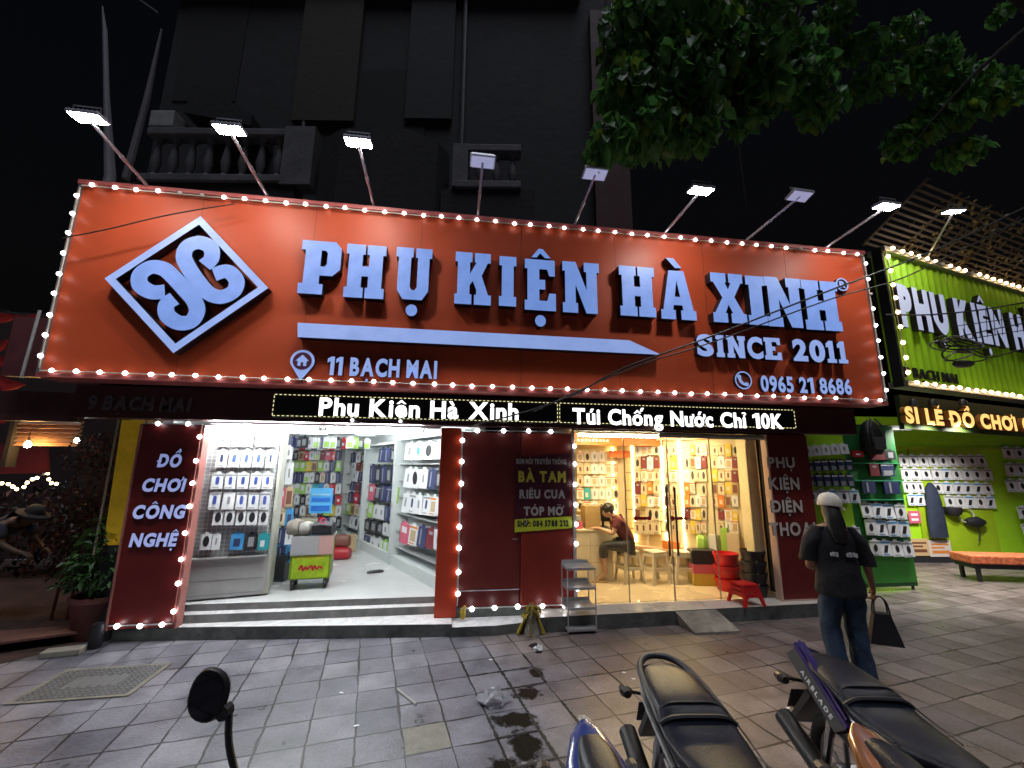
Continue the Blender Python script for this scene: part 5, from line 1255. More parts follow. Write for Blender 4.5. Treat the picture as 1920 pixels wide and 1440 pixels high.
# notices, coat, helmets on the lime wall
def wall_sheet(name, x0, y0, x1, y1, m_, label, cat, w=.05, marks=None, mm=None):
    a, b = fuv(GM, x0, y1, w), fuv(GM, x1, y0, w)
    t = thing(name, label, cat, tuple(GM @ Vector((a[0], a[1], w))))
    g = MB(GM); g.box(a[0], b[0], a[1], b[1], w - .008, w); g.build('sheet', m_, t)
    if marks:
        g = MB(GM)
        for (p, q, r_, s_) in marks: g.box(a[0] + (b[0] - a[0]) * p, a[0] + (b[0] - a[0]) * r_, a[1] + (b[1] - a[1]) * q, a[1] + (b[1] - a[1]) * s_, w + .0005, w + .002)
        g.build('print', mm, t)
mk = [(.1, .7, .9, .8), (.1, .5, .7, .6), (.12, .2, .88, .38)]
wall_sheet('notice', 1708, 1010, 1739, 1042, mat('notice_tan', (.62, .42, .22), .5), 'tan printed notice low on the lime wall', 'notice', .05, mk, C_brown)
wall_sheet('notice', 1745, 1013, 1781, 1044, mat('notice_white', (.66, .58, .54), .5), 'white notice with orange print low on the lime wall', 'notice', .05, mk, C_orange)
wall_sheet('red_pack', 1706, 958, 1724, 981, C_pink, 'pink red pack hanging under the white packs on the lime wall', 'package', .08, [(.2, .2, .8, .4), (.2, .6, .8, .8)], M_white)
a = fuv(GM, 1748, 905, .12); b = fuv(GM, 1760, 1008, .12)
g = MB(GM); 
hw = .22
g.loft([(b[1], .0, .20, .06, 2.5), (b[1] + .35, .0, .19, .075, 2.5), (b[1] + .75, .01, .16, .08, 2.2), (a[1] - .12, 0, .12, .07, 2), (a[1], 0, .03, .03, 2)], 14, M=Matrix(((0, 1, 0, (a[0] + b[0]) / 2), (1, 0, 0, 0), (0, 0, 1, .1), (0, 0, 0, 1))))
g.build('coat', mat('navy_cloth', (.02, .03, .06), .8, var=.3, scale=6, bump=.3), smooth=True, label='long dark navy coat hanging on the lime wall', cat='coat')
a = fuv(GM, 1782, 938, .12)
g = MB(GM @ Matrix.Translation((a[0], a[1] - .14, .12))); g.lathe([(.16, 0), (.165, .06), (.14, .14), (.08, .19), (.01, .2)], 14, M=Matrix(((1, 0, 0, 0), (0, 0, 1, 0), (0, -1, 0, 0), (0, 0, 0, 1))) @ Matrix.Rotation(RD(180), 4, 'X'))
g.build('helmet', C_dark, smooth=True, label='black helmet hanging beside the navy coat', cat='helmet')
a = fuv(GM, 1826, 975, .1); b = fuv(GM, 1812, 968, .1)
hd = thing('headlamp', 'black fan lamp with pale ring hanging under the white packs', 'lamp', tuple(GM @ Vector((a[0], a[1] - .1, .1))))
g = MB(GM @ Matrix.Translation((b[0], b[1] + .02, .1))); g.tube([(.17 * math.cos(t * .3927), .15 * math.sin(t * .3927), 0) for t in range(16)], .018, 6, closed=True); g.build('ring', mat('pale_ring', (.6, .6, .45), .4), hd)
g = MB(GM @ Matrix.Translation((a[0], a[1] - .04, .12))); g.loft([(-.2, 0, .06, .06, 2), (-.1, 0, .1, .1, 2), (.05, 0, .12, .11, 2), (.2, 0, .05, .05, 2)], 12); g.tube([(.02, -.1, 0), (.06, -.25, 0), (.0, -.38, 0)], .012, 6); g.build('lamp_body', C_dark, hd, smooth=True)
# bench with patterned cushion
bq = fuv(GM, 1828, 1058, .35)
bn_ = thing('bench', 'low bench with orange patterned cover along the lime wall', 'bench', (11.3, 7.9, 0))
q = gz(1836, 1092); BN = frame((q.x, q.y, 0), -14)
g = MB(BN); g.bbox(-.05, 3.2, .30, .44, -.45, 0, .02)
m_ = mat('orange_pattern', (.60, .15, .06), .7, var=.6, scale=14); g.build('cushion', m_, bn_)
g = MB(BN); g.box(0, 3.1, .22, .298, -.42, -.03); g.build('seat_frame', C_dark, bn_)
for u in (.05, 1.6, 3.0):
    for w in (-.06, -.38):
        g = MB(BN); g.box(u, u + .05, 0, .22, w - .03, w + .02); g.build('leg', C_dark, bn_)
# ---- green sign with pale letters
KS = at(1690, 715, 6.5); KA = 12.8
KM = frame((KS.x, KS.y, 0), KA)
ks = thing('shop_sign', 'lime corrugated shop sign with pale tall letters right of orange sign', 'sign', (KS.x + 2, KS.y + .6, 3.5))
zb, zt = 3.50, 6.02; KL = 8.5
n = 150; vs_, fs_ = [], []
for i in range(n + 1):
    u = KL * i / n; w = .018 if i % 4 in (1, 2) else -.018
    vs_ += [(u, zb, w), (u, zt, w)]
for i in range(n): fs_.append((2 * i, 2 * i + 2, 2 * i + 3, 2 * i + 1))
g = MB(KM); g.add(vs_, fs_); g.box(0, KL, zb, zt, -.16, -.03); g.build('corrugated_panel', M_green, ks)
g = MB(KM); g.box(-.05, KL, zt, zt + .10, -.18, .12); g.build('top_trim', mat('grey_steel_trim', (.30, .28, .25), .45, .4), ks)
g = MB(KM); g.box(-.05, KL, zb - .1, zb, -.18, .12); g.build('bottom_trim', MC['grey_steel_trim'], ks)
g = MB(KM); g.box(-.06, -.0, zb - .1, zt + .1, -.1, .06); g.build('side_trim', C_dark, ks)
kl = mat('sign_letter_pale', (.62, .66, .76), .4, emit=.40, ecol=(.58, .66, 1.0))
def ktext(s, x0, y0b, y0t, x1, y1b, w, bold, m_, gap=.09, sh=0.):
    a, t, b = fuv(KM, x0, y0b, w), fuv(KM, x0, y0t, w), fuv(KM, x1, y1b, w)
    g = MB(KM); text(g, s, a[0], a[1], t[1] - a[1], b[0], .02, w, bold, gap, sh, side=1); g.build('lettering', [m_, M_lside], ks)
ktext('PHỤ KIỆN HÀ X', 1694, 612, 534, 2000, 690, .12, .07, kl, .12)
ktext('9P BẠCH MAI', 1690, 705, 686, 1798, 718, .05, .02, C_dark, .09)
light_string('warm bulb string along the top edge of the lime sign', [KM @ Vector((0, zt + .05, .14)), KM @ Vector((KL, zt + .05, .14))], .27, 'w', group='warm light strings round the lime sign', strip_m=M_strip, sc=1.5)
light_string('warm bulb string along the bottom edge of the lime sign', [KM @ Vector((0, zb - .04, .14)), KM @ Vector((KL, zb - .04, .14))], .27, 'w', group='warm light strings round the lime sign', strip_m=M_strip, sc=1.5)
light_string('warm bulb string down the left edge of the lime sign', [KM @ Vector((-.03, zt, .12)), KM @ Vector((-.03, zb, .12))], .27, 'w', group='warm light strings round the lime sign', strip_m=M_strip, sc=1.5)
# lit letters on the board under it
sb = thing('letter_sign', 'dark board with glowing amber letters under the lime sign', 'sign', tuple(KM @ Vector((2, 2.9, 0))))
zl = fuv(KM, 1700, 795, .0)[1]; zu = fuv(KM, 1700, 755, .0)[1]
g = MB(KM); g.box(-.1, KL, zl - .08, zu + .14, -.1, -.02); g.build('board', mat('board_dark_green', (.03, .05, .01), .5), sb)
a, t, b = fuv(KM, 1700, 793, .06), fuv(KM, 1700, 762, .06), fuv(KM, 1908, 806, .06)
g = MB(KM); text(g, 'SỈ LẺ ĐỒ CHƠI', a[0], a[1], t[1] - a[1], b[0], -.02, .06, .05, .1, side=1); text(g, 'C', b[0] + .25, a[1], t[1] - a[1], None, -.02, .06, .05, .1, side=1)
g.build('lettering', [mat('amber_letter', (.9, .5, .15), .4, emit=1.35, ecol=(1, .55, .16)), mat('amber_return', (.5, .2, .04), .5)], sb)
for x in (1715, 1752, 1808):
    p = fuv(KM, x, 750, .15); g = MB(KM @ Matrix.Translation((p[0], p[1], .12)) @ Matrix.Rotation(RD(90), 4, 'X'))
    g.lathe([(.03, -.02), (.06, .02), (.07, .10), (.06, .11)], 12); g.build('spot_housing', C_dark, sb, smooth=True)
    ld = bpy.data.lights.new('spot', 'SPOT'); ld.energy = 210; ld.spot_size = RD(125); ld.spot_blend = .6; ld.shadow_soft_size = .05; ld.color = (1, .97, .9)
    lo = bpy.data.objects.new('spot_beam', ld); COL.objects.link(lo); lo.parent = sb; lo.location = KM @ Vector((p[0], p[1] - .42, .35)) - WLOC[sb.name]; lo.rotation_euler = (RD(28), 0, RD(KA))
# extra flood over the green sign, dark bag on the corner, lattice roof
hb, hh = KM @ Vector((1.55, zt + .1, -.05)), at(1788, 397, 5.6)
flood(tuple(hb), hh, 1, 'lit white flood light above the lime sign at far right', 12)
bk = at(1643, 852, 6.3)
bp_ = thing('backpack', 'black rucksack hanging at the corner under the orange sign end', 'backpack', (bk.x, 6.3, bk.z))
g = MB(Matrix.Translation((bk.x, 6.34, bk.z)) @ Matrix(((0, 1, 0, 0), (0, 0, 1, 0), (1, 0, 0, 0), (0, 0, 0, 1))))
g.loft([(0, 0, .13, .08, 3), (.1, 0, .17, .11, 3.5), (.35, 0, .17, .11, 3), (.52, 0, .12, .08, 2.5), (.58, 0, .04, .03, 2)], 16); g.build('body', mat('black_nylon', (.012, .012, .014), .5, var=.3), bp_, smooth=True)
g = MB(Matrix.Translation((bk.x, 6.215, bk.z + .08))); g.bbox(-.11, .11, -.02, .02, 0, .2, .018); g.tube([(-.11, 0, .1), (-.12, 0, .38), (-.04, .06, .52)], .014, 6); g.tube([(.11, 0, .1), (.12, 0, .38), (.04, .06, .52)], .014, 6); g.build('front_pocket', mat('grey_nylon', (.06, .06, .066), .5), bp_)
la = thing('lattice_roof', 'rusty slatted lattice roof with dead leaves above the lime sign', 'lattice', tuple(KM @ Vector((3, zt + .3, -.5))))
LM = KM @ Matrix.Translation((-.35, zt + .14, -.1)) @ Matrix.Rotation(RD(58), 4, 'X')
M_rust = mat('rusty_slat', (.09, .062, .04), .75, var=.4, scale=6)
for k in range(12):
    g = MB(LM); v = .05 + k * .105; g.box(.0, KL, v, v + .035, -.012, .012); g.build('slat', M_rust, la)
for k in range(9):
    g = MB(LM); u = .05 + k * 1.03; g.box(u, u + .04, 0, 1.32, -.045, -.013); g.build('rafter', M_rust, la)
g = MB(LM); lr = random.Random(3)
for k in range(520):
    u, v = lr.uniform(.8, KL), lr.uniform(.05, 1.3); s_ = lr.uniform(.04, .1)
    R_ = Matrix.Translation((u, v, lr.uniform(-.1, .05))) @ Matrix.Rotation(lr.uniform(0, 6.3), 4, 'Z') @ Matrix.Rotation(lr.uniform(-1.2, 1.2), 4, 'X')
    g.add([(0, -s_ * .3, 0), (s_, -s_ * .4, .02), (s_ * 1.6, 0, 0), (s_, s_ * .4, .02), (0, s_ * .3, 0)], [(0, 1, 2, 3, 4)], M=R_)
o = g.build('dead_leaves', leaf_mat('dead_leaf', (.22, .15, .05), .2), la); o['kind'] = 'stuff'

# ================================================================== LEFT OF THE SHOP
yp = thing('corner_post', 'leaning square post, yellow with painted-in glow above and black below, at left corner', 'post', (-3.85, 5.85, 0))
t0, t1, b0, b1 = at(247, 800, 5.8), at(275, 800, 5.8), at(202, 1195, 5.8), at(228, 1165, 5.8)
def leanpost(x0, x1, zA, zB, y0, y1, m_, nm):
    g = MB()
    vs_ = []
    for z in (zA, zB):
        f = z / 2.4; xa = x0[0] + (x0[1] - x0[0]) * f; xb = x1[0] + (x1[1] - x1[0]) * f
        vs_ += [(xa, y0, z), (xb, y0, z), (xb, y1, z), (xa, y1, z)]
    g.add(vs_, [(0, 3, 2, 1), (4, 5, 6, 7), (0, 1, 5, 4), (1, 2, 6, 5), (2, 3, 7, 6), (3, 0, 4, 7)]); return g.build(nm, m_, yp)
M_ylw = mat('yellow_post_glow', (.70, .44, .02), .4, var=.3, scale=3, emit=.06, ecol=(1, .6, .02))  # no lamp inside; light falling on the yellow shaft put in as emission
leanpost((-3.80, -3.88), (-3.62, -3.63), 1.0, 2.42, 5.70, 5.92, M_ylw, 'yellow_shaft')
leanpost((-3.80, -3.88), (-3.62, -3.63), 0, .998, 5.70, 5.92, mat('black_shaft_paint', (.02, .02, .022), .6, var=.3), 'black_base')
g = MB(); g.tube([(-3.905, 5.69, .9), (-3.91, 5.69, 2.42)], .012, 6); g.tube([(-3.6, 5.69, .12), (-3.6, 5.69, 2.42)], .012, 6); g.build('conduit', mat('pale_conduit', (.4, .35, .25), .5), yp)
# potted shrub
pc = gz(146, 1207)
ptt = thing('potted_plant', 'leafy green shrub in a large reddish pot left of the corner post', 'plant', (pc.x, pc.y + .2, 0))
pc = Vector((pc.x, pc.y + .2, 0))
g = MB(Matrix.Translation(pc)); g.lathe([(.16, 0), (.18, .03), (.25, .38), (.27, .40), (.27, .45), (.24, .45), (.22, .38), (.05, .37)], 20); g.build('pot', mat('terracotta', (.20, .07, .06), .6, var=.3), ptt, smooth=True)
def leaf_cloud(mb, blobs, n, size, r_, mats_n=3, droop=.5, heart=False):
    tot = sum((b[3] * b[4] * b[5]) ** .6 for b in blobs)
    for bx, by, bz, rx, ry, rz in blobs:
        for k in range(int(n * (rx * ry * rz) ** .6 / tot)):
            while True:
                d = Vector((r_.uniform(-1, 1), r_.uniform(-1, 1), r_.uniform(-1, 1)))
                if .2 < d.length < 1: break
            p = Vector((bx + d.x * rx, by + d.y * ry, bz + d.z * rz)); s = size * r_.uniform(.6, 1.25)
            R_ = Matrix.Translation(p) @ Matrix.Rotation(r_.uniform(0, 6.28), 4, 'Z') @ Matrix.Rotation(droop + r_.uniform(-.7, .7), 4, 'Y') @ Matrix.Rotation(r_.uniform(-.6, .6), 4, 'X')
            mi = min(mats_n - 1, int(abs(r_.gauss(0, .8)) * mats_n / 2.2))
            c = s * .12
            if heart:
                mb.add([(0, 0, 0), (-s * .14, s * .28, c), (s * .18, s * .46, c * 1.3), (s * .6, s * .34, c * .4), (s * 1.12, 0, -c), (s * .6, -s * .34, c * .4), (s * .18, -s * .46, c * 1.3), (-s * .14, -s * .28, c), (s * .5, 0, 0)],
                       [(0, 1, 2, 8), (8, 2, 3), (8, 3, 4), (8, 4, 5), (8, 5, 6), (0, 8, 6, 7)], mi, R_)
            else:
                mb.add([(0, 0, 0), (s * .45, s * .26, c), (s, 0, -c), (s * .45, -s * .26, c)], [(0, 1, 2), (0, 2, 3)], mi, R_)
lr = random.Random(21)
M_sh = [leaf_mat('shrub_dark', (.035, .085, .025)), leaf_mat('shrub_mid', (.06, .15, .04)), leaf_mat('shrub_light', (.10, .2, .06))]
g = MB(); leaf_cloud(g, [(pc.x, pc.y, .95, .34, .32, .30), (pc.x + .1, pc.y - .05, .72, .34, .3, .22), (pc.x - .2, pc.y, .68, .22, .25, .2), (pc.x + .02, pc.y, 1.2, .2, .2, .2)], 950, .10, lr); g.build('foliage', M_sh, ptt)
for k in range(5):
    a = k * 1.25; g = MB(); g.tube([pc + Vector((.05 * math.cos(a), .05 * math.sin(a), .37)), pc + Vector((.12 * math.cos(a), .12 * math.sin(a), .7)), pc + Vector((.24 * math.cos(a), .24 * math.sin(a), 1.0))], [.012, .009, .004], 6); g.build('stem', C_brown, ptt)
# vine behind it
vn = thing('climbing_vine', 'dark reddish climbing vine behind the potted shrub and yellow post', 'plant', (-4.5, 6.5, 0))
M_vn = [leaf_mat('vine_dark', (.025, .018, .018)), leaf_mat('vine_red', (.085, .022, .03)), leaf_mat('vine_grey', (.06, .055, .05))]
g = MB(); leaf_cloud(g, [(-4.55, 6.4, 2.05, .42, .3, .28), (-4.5, 6.45, 1.6, .40, .3, .45), (-4.6, 6.5, 1.15, .36, .3, .4), (-4.25, 6.3, 2.2, .3, .25, .16), (-4.75, 6.55, .8, .3, .3, .4)], 1500, .075, lr); g.build('foliage', M_vn, vn)
for k in range(4):
    x = -4.8 + k * .17; g = MB(); g.tube([(x, 6.5, 0), (x + .08, 6.45, .8), (x - .04, 6.45, 1.5), (x + .15, 6.4, 2.3)], [.02, .016, .012, .006], 6); g.build('stem', C_brown, vn)
# awning board and slatted shutter with lamp
sh = thing('slatted_awning', 'slatted metal awning lit amber from a lamp below, at far left', 'awning', (-5.9, 7.2, 2.1))
a, b = at(42, 788, 7.2), at(148, 838, 7.2)
for k in range(6):
    z = b.z + (a.z - b.z) * k / 6; hgt = (a.z - b.z) / 6
    g = MB(); g.add([(a.x, 7.14, z + .006), (b.x, 7.14, z + .006), (b.x, 7.2, z + hgt), (a.x, 7.2, z + hgt), (a.x, 7.16, z + .004), (b.x, 7.16, z + .004), (b.x, 7.22, z + hgt - .002), (a.x, 7.22, z + hgt - .002)], [(0, 1, 2, 3), (7, 6, 5, 4), (0, 4, 5, 1), (1, 5, 6, 2), (2, 6, 7, 3), (3, 7, 4, 0)])
    g.build('slat', mat('brown_slat', (.34, .20, .14), .5, var=.2), sh)
g = MB(); g.box(a.x - .06, a.x, 7.1, 7.25, b.z - .3, a.z + .05); g.build('end_post', C_dark, sh)
p = at(52, 834, 7.0)
lm = thing('bulb_lamp', 'small bright amber lamp under the slatted awning at far left', 'lamp', tuple(p))
g = MB(Matrix.Translation(p)); g.lathe([(.005, -.04), (.03, -.03), (.04, 0), (.03, .03), (.012, .05)], 12); g.build('bulb', mat('amber_bulb', (1, .6, .2), .4, emit=420., ecol=(1, .55, .16)), lm, smooth=True)
g = MB(Matrix.Translation(p)); g.lathe([(.014, .05), (.018, .09), (.004, .1)], 8); g.tube([(0, 0, .1), (0, 0, .2), (.02, .14, .28)], .004, 5); g.build('socket', C_dark, lm)
p = at(144, 826, 6.7)
lm = thing('bulb_lamp', 'small cold white lamp among the vine leaves', 'lamp', tuple(p))
g = MB(Matrix.Translation(p)); g.lathe([(.005, -.03), (.022, -.02), (.028, 0), (.02, .03)], 10); g.build('bulb', mat('cold_bulb', (1, 1, 1), .4, emit=70., ecol=(.85, 1, 1)), lm, smooth=True)
g = MB(Matrix.Translation(p)); g.lathe([(.012, .03), (.016, .06), (.003, .07)], 8); g.build('socket', C_dark, lm)
# side board, dull tube and awning frame at the sign's left end
g = MB(); g.box(-4.98, -4.46, 5.42, 5.50, 2.86, 3.55); side_b = g.build('side_board', mat('dull_maroon_board', (.09, .025, .03), .5, var=.2), label='dull maroon board beside the left end of the orange sign', cat='board')
g = MB(); g.tube([at(75, 582, 5.35), at(40, 708, 5.35)], .016, 8); g.build('edge_pole', mat('pale_pole', (.4, .4, .4), .4), label='thin pale metal pole at the end of the maroon side board', cat='pole')
g = MB(); g.box(-5.1, -4.3, 5.62, 5.72, 2.38, 2.72); 
g.build('shutter_box', mat('dark_red_slats', (.07, .022, .022), .5, var=.2), label='dark red shutter box below the side board at left', cat='shutter box')
# pennant flags
for k, (x, y, s) in enumerate(((5, 588, 1), (46, 592, 1), (10, 668, 1.3), (18, 712, 1.2), (-6, 640, 1.2), (2, 770, 1.2))):
    p = at(x, y, 6.5); s *= .16
    g = MB(Matrix.Translation(p) @ Matrix.Rotation(lr.uniform(-.4, .4), 4, 'Y') @ Matrix.Rotation(lr.uniform(-.4, .4), 4, 'Z'))
    g.add([(-s, 0, 0), (s, .01, .02), (s * .5, .05, -s * .5), (-.1 * s, .03, -s * .9), (-s * .6, .04, -s * .5)], [(0, 1, 2, 3, 4)])
    g.add([(-s, .004, 0), (s, .014, .02), (s * .5, .054, -s * .5), (-.1 * s, .034, -s * .9), (-s * .6, .044, -s * .5)], [(4, 3, 2, 1, 0)])
    g.build('pennant', mat('flag_red', (.42, .02, .02), .6), label='small red pennant at far left edge, %s from top' % ['first', 'second', 'fourth', 'fifth', 'third', 'lowest'][k].replace('lowest', 'sixth'), cat='flag', group='red pennants at the far left')
g = MB(); g.tube([at(-20, 575, 6.5), at(80, 600, 6.5)], .004, 5); g.tube([at(-20, 640, 6.5), at(60, 600, 6.5)], .004, 5); g.build('flag_cord', M_cable, label='thin cords holding the red pennants at far left', cat='cord')
a = at(42, 648, 6.4); g = MB(); g.bbox(a.x - .09, a.x + .09, 6.38, 6.42, a.z - .14, a.z + .14, .008); g.build('small_sign', mat('pale_plate', (.5, .5, .5), .5), label='small pale plate hanging left of the maroon side board', cat='plate')
# fairy lights far left
fl = [at(x, y, 8.5) for x, y in ((0, 905), (18, 908), (36, 918), (46, 915), (56, 900), (66, 898), (80, 890), (92, 886), (95, 905), (104, 908), (114, 905))]
light_string('amber fairy lights draped over dark bushes at far left', fl, .1, 'w', n=13, sc=1.1, strip_m=M_cable)
bsh = thing('dark_bush', 'dark low bush draped with amber fairy lights at far left', 'bush', (-7.2, 8.8, 0))
g = MB(); leaf_cloud(g, [(-7.4, 9.0, 1.0, 1.0, .5, .6), (-6.5, 9.0, .9, .7, .5, .6), (-7.0, 9.1, .4, 1.2, .5, .4)], 900, .14, lr); g.build('foliage', M_vn, bsh)
g = MB(); g.tube([(-7.2, 9, 0), (-7.1, 9, .9)], .03, 6); g.build('stem', C_brown, bsh)
g = MB(); g.box(-16, -4.9, 10.5, 10.7, 0, 5.2); g.build('far_wall', mat('night_wall', (.035, .022, .022), .9, var=.3), label='dark house wall far back at the left edge', cat='wall')
a = at(12, 860, 8.0); g = MB(); g.prism([(a.x - 1.2, 1.7), (a.x + .5, 1.75), (a.x + .4, 2.15), (a.x - 1.2, 2.3)], 0, .05, M=frame((0, 8.2, 0))); g.build('red_awning', mat('dark_red_cloth', (.13, .012, .02), .7, var=.2), label='dark red cloth awning behind the fairy lights', cat='awning')
# low reddish planks and clutter on the ground at left
for k in range(4):
    q = gz(30 + k * 22, 1190 + k * 6); g = MB(Matrix.Translation((q.x, q.y, .0 + .03 * k)) @ Matrix.Rotation(RD(8 + k * 5), 4, 'Z')); g.bbox(-.55, .4, -.1, .1, 0, .028, .004)
    g.build('plank', mat('old_plank', (.13, .055, .045), .7, var=.4, scale=5), label='old reddish plank on the ground at left, %s from left' % ORD[k], cat='plank', group='planks on the ground at far left')
q = gz(118, 1228); g = MB(Matrix.Translation(q) @ Matrix.Rotation(RD(12), 4, 'Z')); g.bbox(-.16, .16, -.07, .07, 0, .06, .01); g.build('brick', mat('pale_brick', (.26, .24, .2), .8, var=.3), label='pale loose brick on the ground by the reddish pot', cat='brick')
g = MB(Matrix.Translation((-3.62, 5.52, 0))); g.lathe([(.05, 0), (.06, .02), (.06, .2), (.05, .24), (.02, .25)], 12); g.build('bottle', C_dark, smooth=True, label='dark bottle standing at the foot of the black post', cat='bottle')
# poles above the left end
g = MB(); g.tube([(-4.75, 6.0, 4.6), at(207, 330, 6.0), at(200, 180, 6.0), at(197, 60, 6.0), at(192, 12, 6.0)], [.07, .066, .036, .03, .008], 8); g.build('pale_pole', mat('bleached_wood', (.20, .195, .22), .7, var=.2), smooth=True, label='pale tapering pole rising behind the left end of the sign', cat='pole')
g = MB(); g.tube([at(236, 335, 6.3), at(275, 190, 6.3), at(303, 55, 6.3)], [.05, .045, .014], 8); g.build('leaning_pole', mat('grey_wood', (.14, .135, .15), .8, var=.2), smooth=True, label='darker leaning pole right of the pale pole', cat='pole')
g = MB(); g.tube([at(262, 0, 6.3), at(296, 24, 6.3)], .012, 6); g.build('twig', MC['grey_wood'], label='short pale twig at the top edge above the leaning pole', cat='twig')
# dark reddish sheet over the pavement at the far left
g = MB(); g.add([(-14, 4.9, .004), (-4.25, 5.15, .004), (-3.75, 5.75, .004), (-3.7, 10.4, .004), (-14, 10.4, .004)], [(0, 1, 2, 3, 4)])
g.build('left_ground_sheet', mat('dark_red_sheet', (.045, .022, .018), .8, var=.5, scale=3, bump=.5), kind='structure')

# ================================================================== PAVEMENT DETAILS
def gquad(pts, z): return [(p.x, p.y, z) for p in (gz(*q) for q in pts)]
mh = thing('manhole_cover', 'ribbed grey manhole cover set in the pavement at left', 'manhole', (-3.0, 4.7, 0))
MF = Matrix.Translation((-3.02, 4.70, 0)) @ Matrix.Rotation(RD(2), 4, 'Z')
M_iron = mat('cast_cover', (.11, .108, .108), .55, .2, var=.35, scale=8)
g = MB(MF); g.box(-.40, .40, -.27, .27, .004, .008); g.build('cover', M_iron, mh)
g = MB(MF); t = .035
g.box(-.44, .44, .272, .272 + t, .004, .010); g.box(-.44, .44, -.272 - t, -.272, .004, .010); g.box(-.44, -.402, -.271, .271, .004, .010); g.box(.402, .44, -.271, .271, .004, .010)
g.build('rim', mat('cover_rim', (.19, .175, .14), .7, var=.3), mh)
g = MB(MF)
for i in range(19):
    for j in range(12):
        x, y = -.378 + i * .042, -.247 + j * .045
        if 3 < i < 15 and 3 <= j < 9: continue
        g.box(x - .006, x + .006, y - .016, y + .016, .0081, .013)
for i in range(11): g.box(-.19 + i * .038 - .014, -.19 + i * .038 + .014, -.11 + (i % 2) * .03, .1 + (i % 2) * .03, .0081, .0115)
g.build('tread_ribs', mat('cast_rib', (.20, .195, .195), .5, .2), mh)
def blob(cx, cy, rx, ry, seed, n=36, rough=.25):
    r_ = random.Random(seed); ph = [r_.uniform(0, 6.28) for _ in range(5)]
    out = []
    for k in range(n):
        a = 2 * math.pi * k / n; f = 1 + rough * sum(math.sin((i + 2) * a + ph[i]) / (i + 1.3) for i in range(5))
        out.append((cx + rx * f * math.cos(a), cy + ry * f * math.sin(a)))
    return out
# deep worn joints around the drain run
U10, V10 = Vector((math.cos(RD(9.95)), math.sin(RD(9.95)))), Vector((-math.sin(RD(9.95)), math.cos(RD(9.95))))
jr = random.Random(8); g = MB()
def joint(u0, v0, u1, v1, w):
    n = 14; L_, R_ = [], []
    for i in range(n + 1):
        t = i / n; u, v = u0 + (u1 - u0) * t, v0 + (v1 - v0) * t; ww = w * jr.uniform(.35, 1.25) * (1 if 0 < i < n else .3)
        du, dv = (0, ww) if abs(u1 - u0) > abs(v1 - v0) else (ww, 0)
        a = U10 * (u - du) + V10 * (v - dv); b = U10 * (u + du) + V10 * (v + dv); L_.append((a.x, a.y, .0045)); R_.append((b.x, b.y, .0045))
    g.add(L_ + R_, [(i, i + 1, n + 2 + i, n + 1 + i) for i in range(n)])
ub0, vb0 = .04, .11; T_ = .322
for i in range(3, 6):
    for j in range(8, 14):
        if jr.random() < .85: joint(ub0 + i * T_, vb0 + j * T_, ub0 + i * T_, vb0 + (j + 1) * T_, .014)
        if jr.random() < .65 and i < 5: joint(ub0 + i * T_, vb0 + j * T_, ub0 + (i + 1) * T_, vb0 + j * T_, .012)
g.build('pavement_joints', mat('joint_dirt', (.012, .012, .010), .6), kind='structure')
# single odd tiles
for k, (i, j, c) in enumerate(((1, 10, (.23, .22, .18)), (4, 9, (.19, .18, .19)))):
    pts = []
    for a_, b_ in ((0.02, .02), (.98, .02), (.98, .98), (.02, .98)):
        p = U10 * (ub0 + (i + a_) * T_) + V10 * (vb0 + (j + b_) * T_); pts.append((p.x, p.y, .002))
    g = MB(); g.add(pts, [(0, 1, 2, 3)]); g.build('pavement_patch', mat('odd_tile_%d' % k, c, .5, var=.25, scale=9, bump=.3), kind='structure')
# crumpled plastic bag and litter
def crumple(c, r, h, seed, m, name, label):
    bm = bmesh.new(); bmesh.ops.create_icosphere(bm, subdivisions=3, radius=1); r_ = random.Random(seed)
    dirs = [Vector((r_.gauss(0, 1), r_.gauss(0, 1), r_.gauss(0, 1))).normalized() for _ in range(16)]
    for v in bm.verts:
        d = v.co.normalized(); f = .55 + .6 * max((abs(d.dot(q)) ** 14) for q in dirs) + r_.uniform(-.13, .13)
        v.co = Vector((d.x * r[0] * f, d.y * r[1] * f, max(0, (d.z + .45)) * h * f))
    bm.verts.index_update(); g = MB(Matrix.Translation(c)); g.add([tuple(v.co) for v in bm.verts], [[v.index for v in f.verts] for f in bm.faces]); bm.free()
    return g.build(name, m, label=label, cat='litter')
M_plas = mat('clear_plastic', (.62, .62, .66), .12, spec=.8)
M_plas.node_tree.nodes['Principled BSDF'].inputs['Transmission Weight'].default_value = .55
q = gz(925, 1318); crumple((q.x, q.y, .002), (.12, .11), .075, 3, M_plas, 'plastic_bag', 'crumpled clear plastic bag on the pavement beside the wet stain')
q = gz(1009, 1221); crumple((q.x, q.y, .002), (.05, .035), .04, 5, M_white, 'paper_scrap', 'small crumpled white scrap on the pavement by the dried stump')
q = gz(1098, 1360); crumple((q.x, q.y, .002), (.05, .09), .03, 6, mat('dirty_paper', (.4, .38, .33), .7), 'paper_scrap', 'dirty paper scrap on the pavement by the blue scooter tail')
for k, (x, y) in enumerate(((1188, 1274), (1478, 1329), (668, 1362), (1170, 1262), (920, 1238), (640, 1300))):
    q = gz(x, y); g = MB(); g.add([(px_, py_, .0065) for px_, py_ in blob(q.x, q.y, .02, .012, 30 + k, 12)], [tuple(range(12))])
    g.build('paper_bit', M_white, label='tiny white paper bit on the pavement, %s of six from nearest the street' % ['second', 'third', 'first', 'fourth', 'sixth', 'fifth'][k], cat='litter', group='paper bits on the pavement')
q0, q1 = gz(745, 1295), gz(780, 1323)
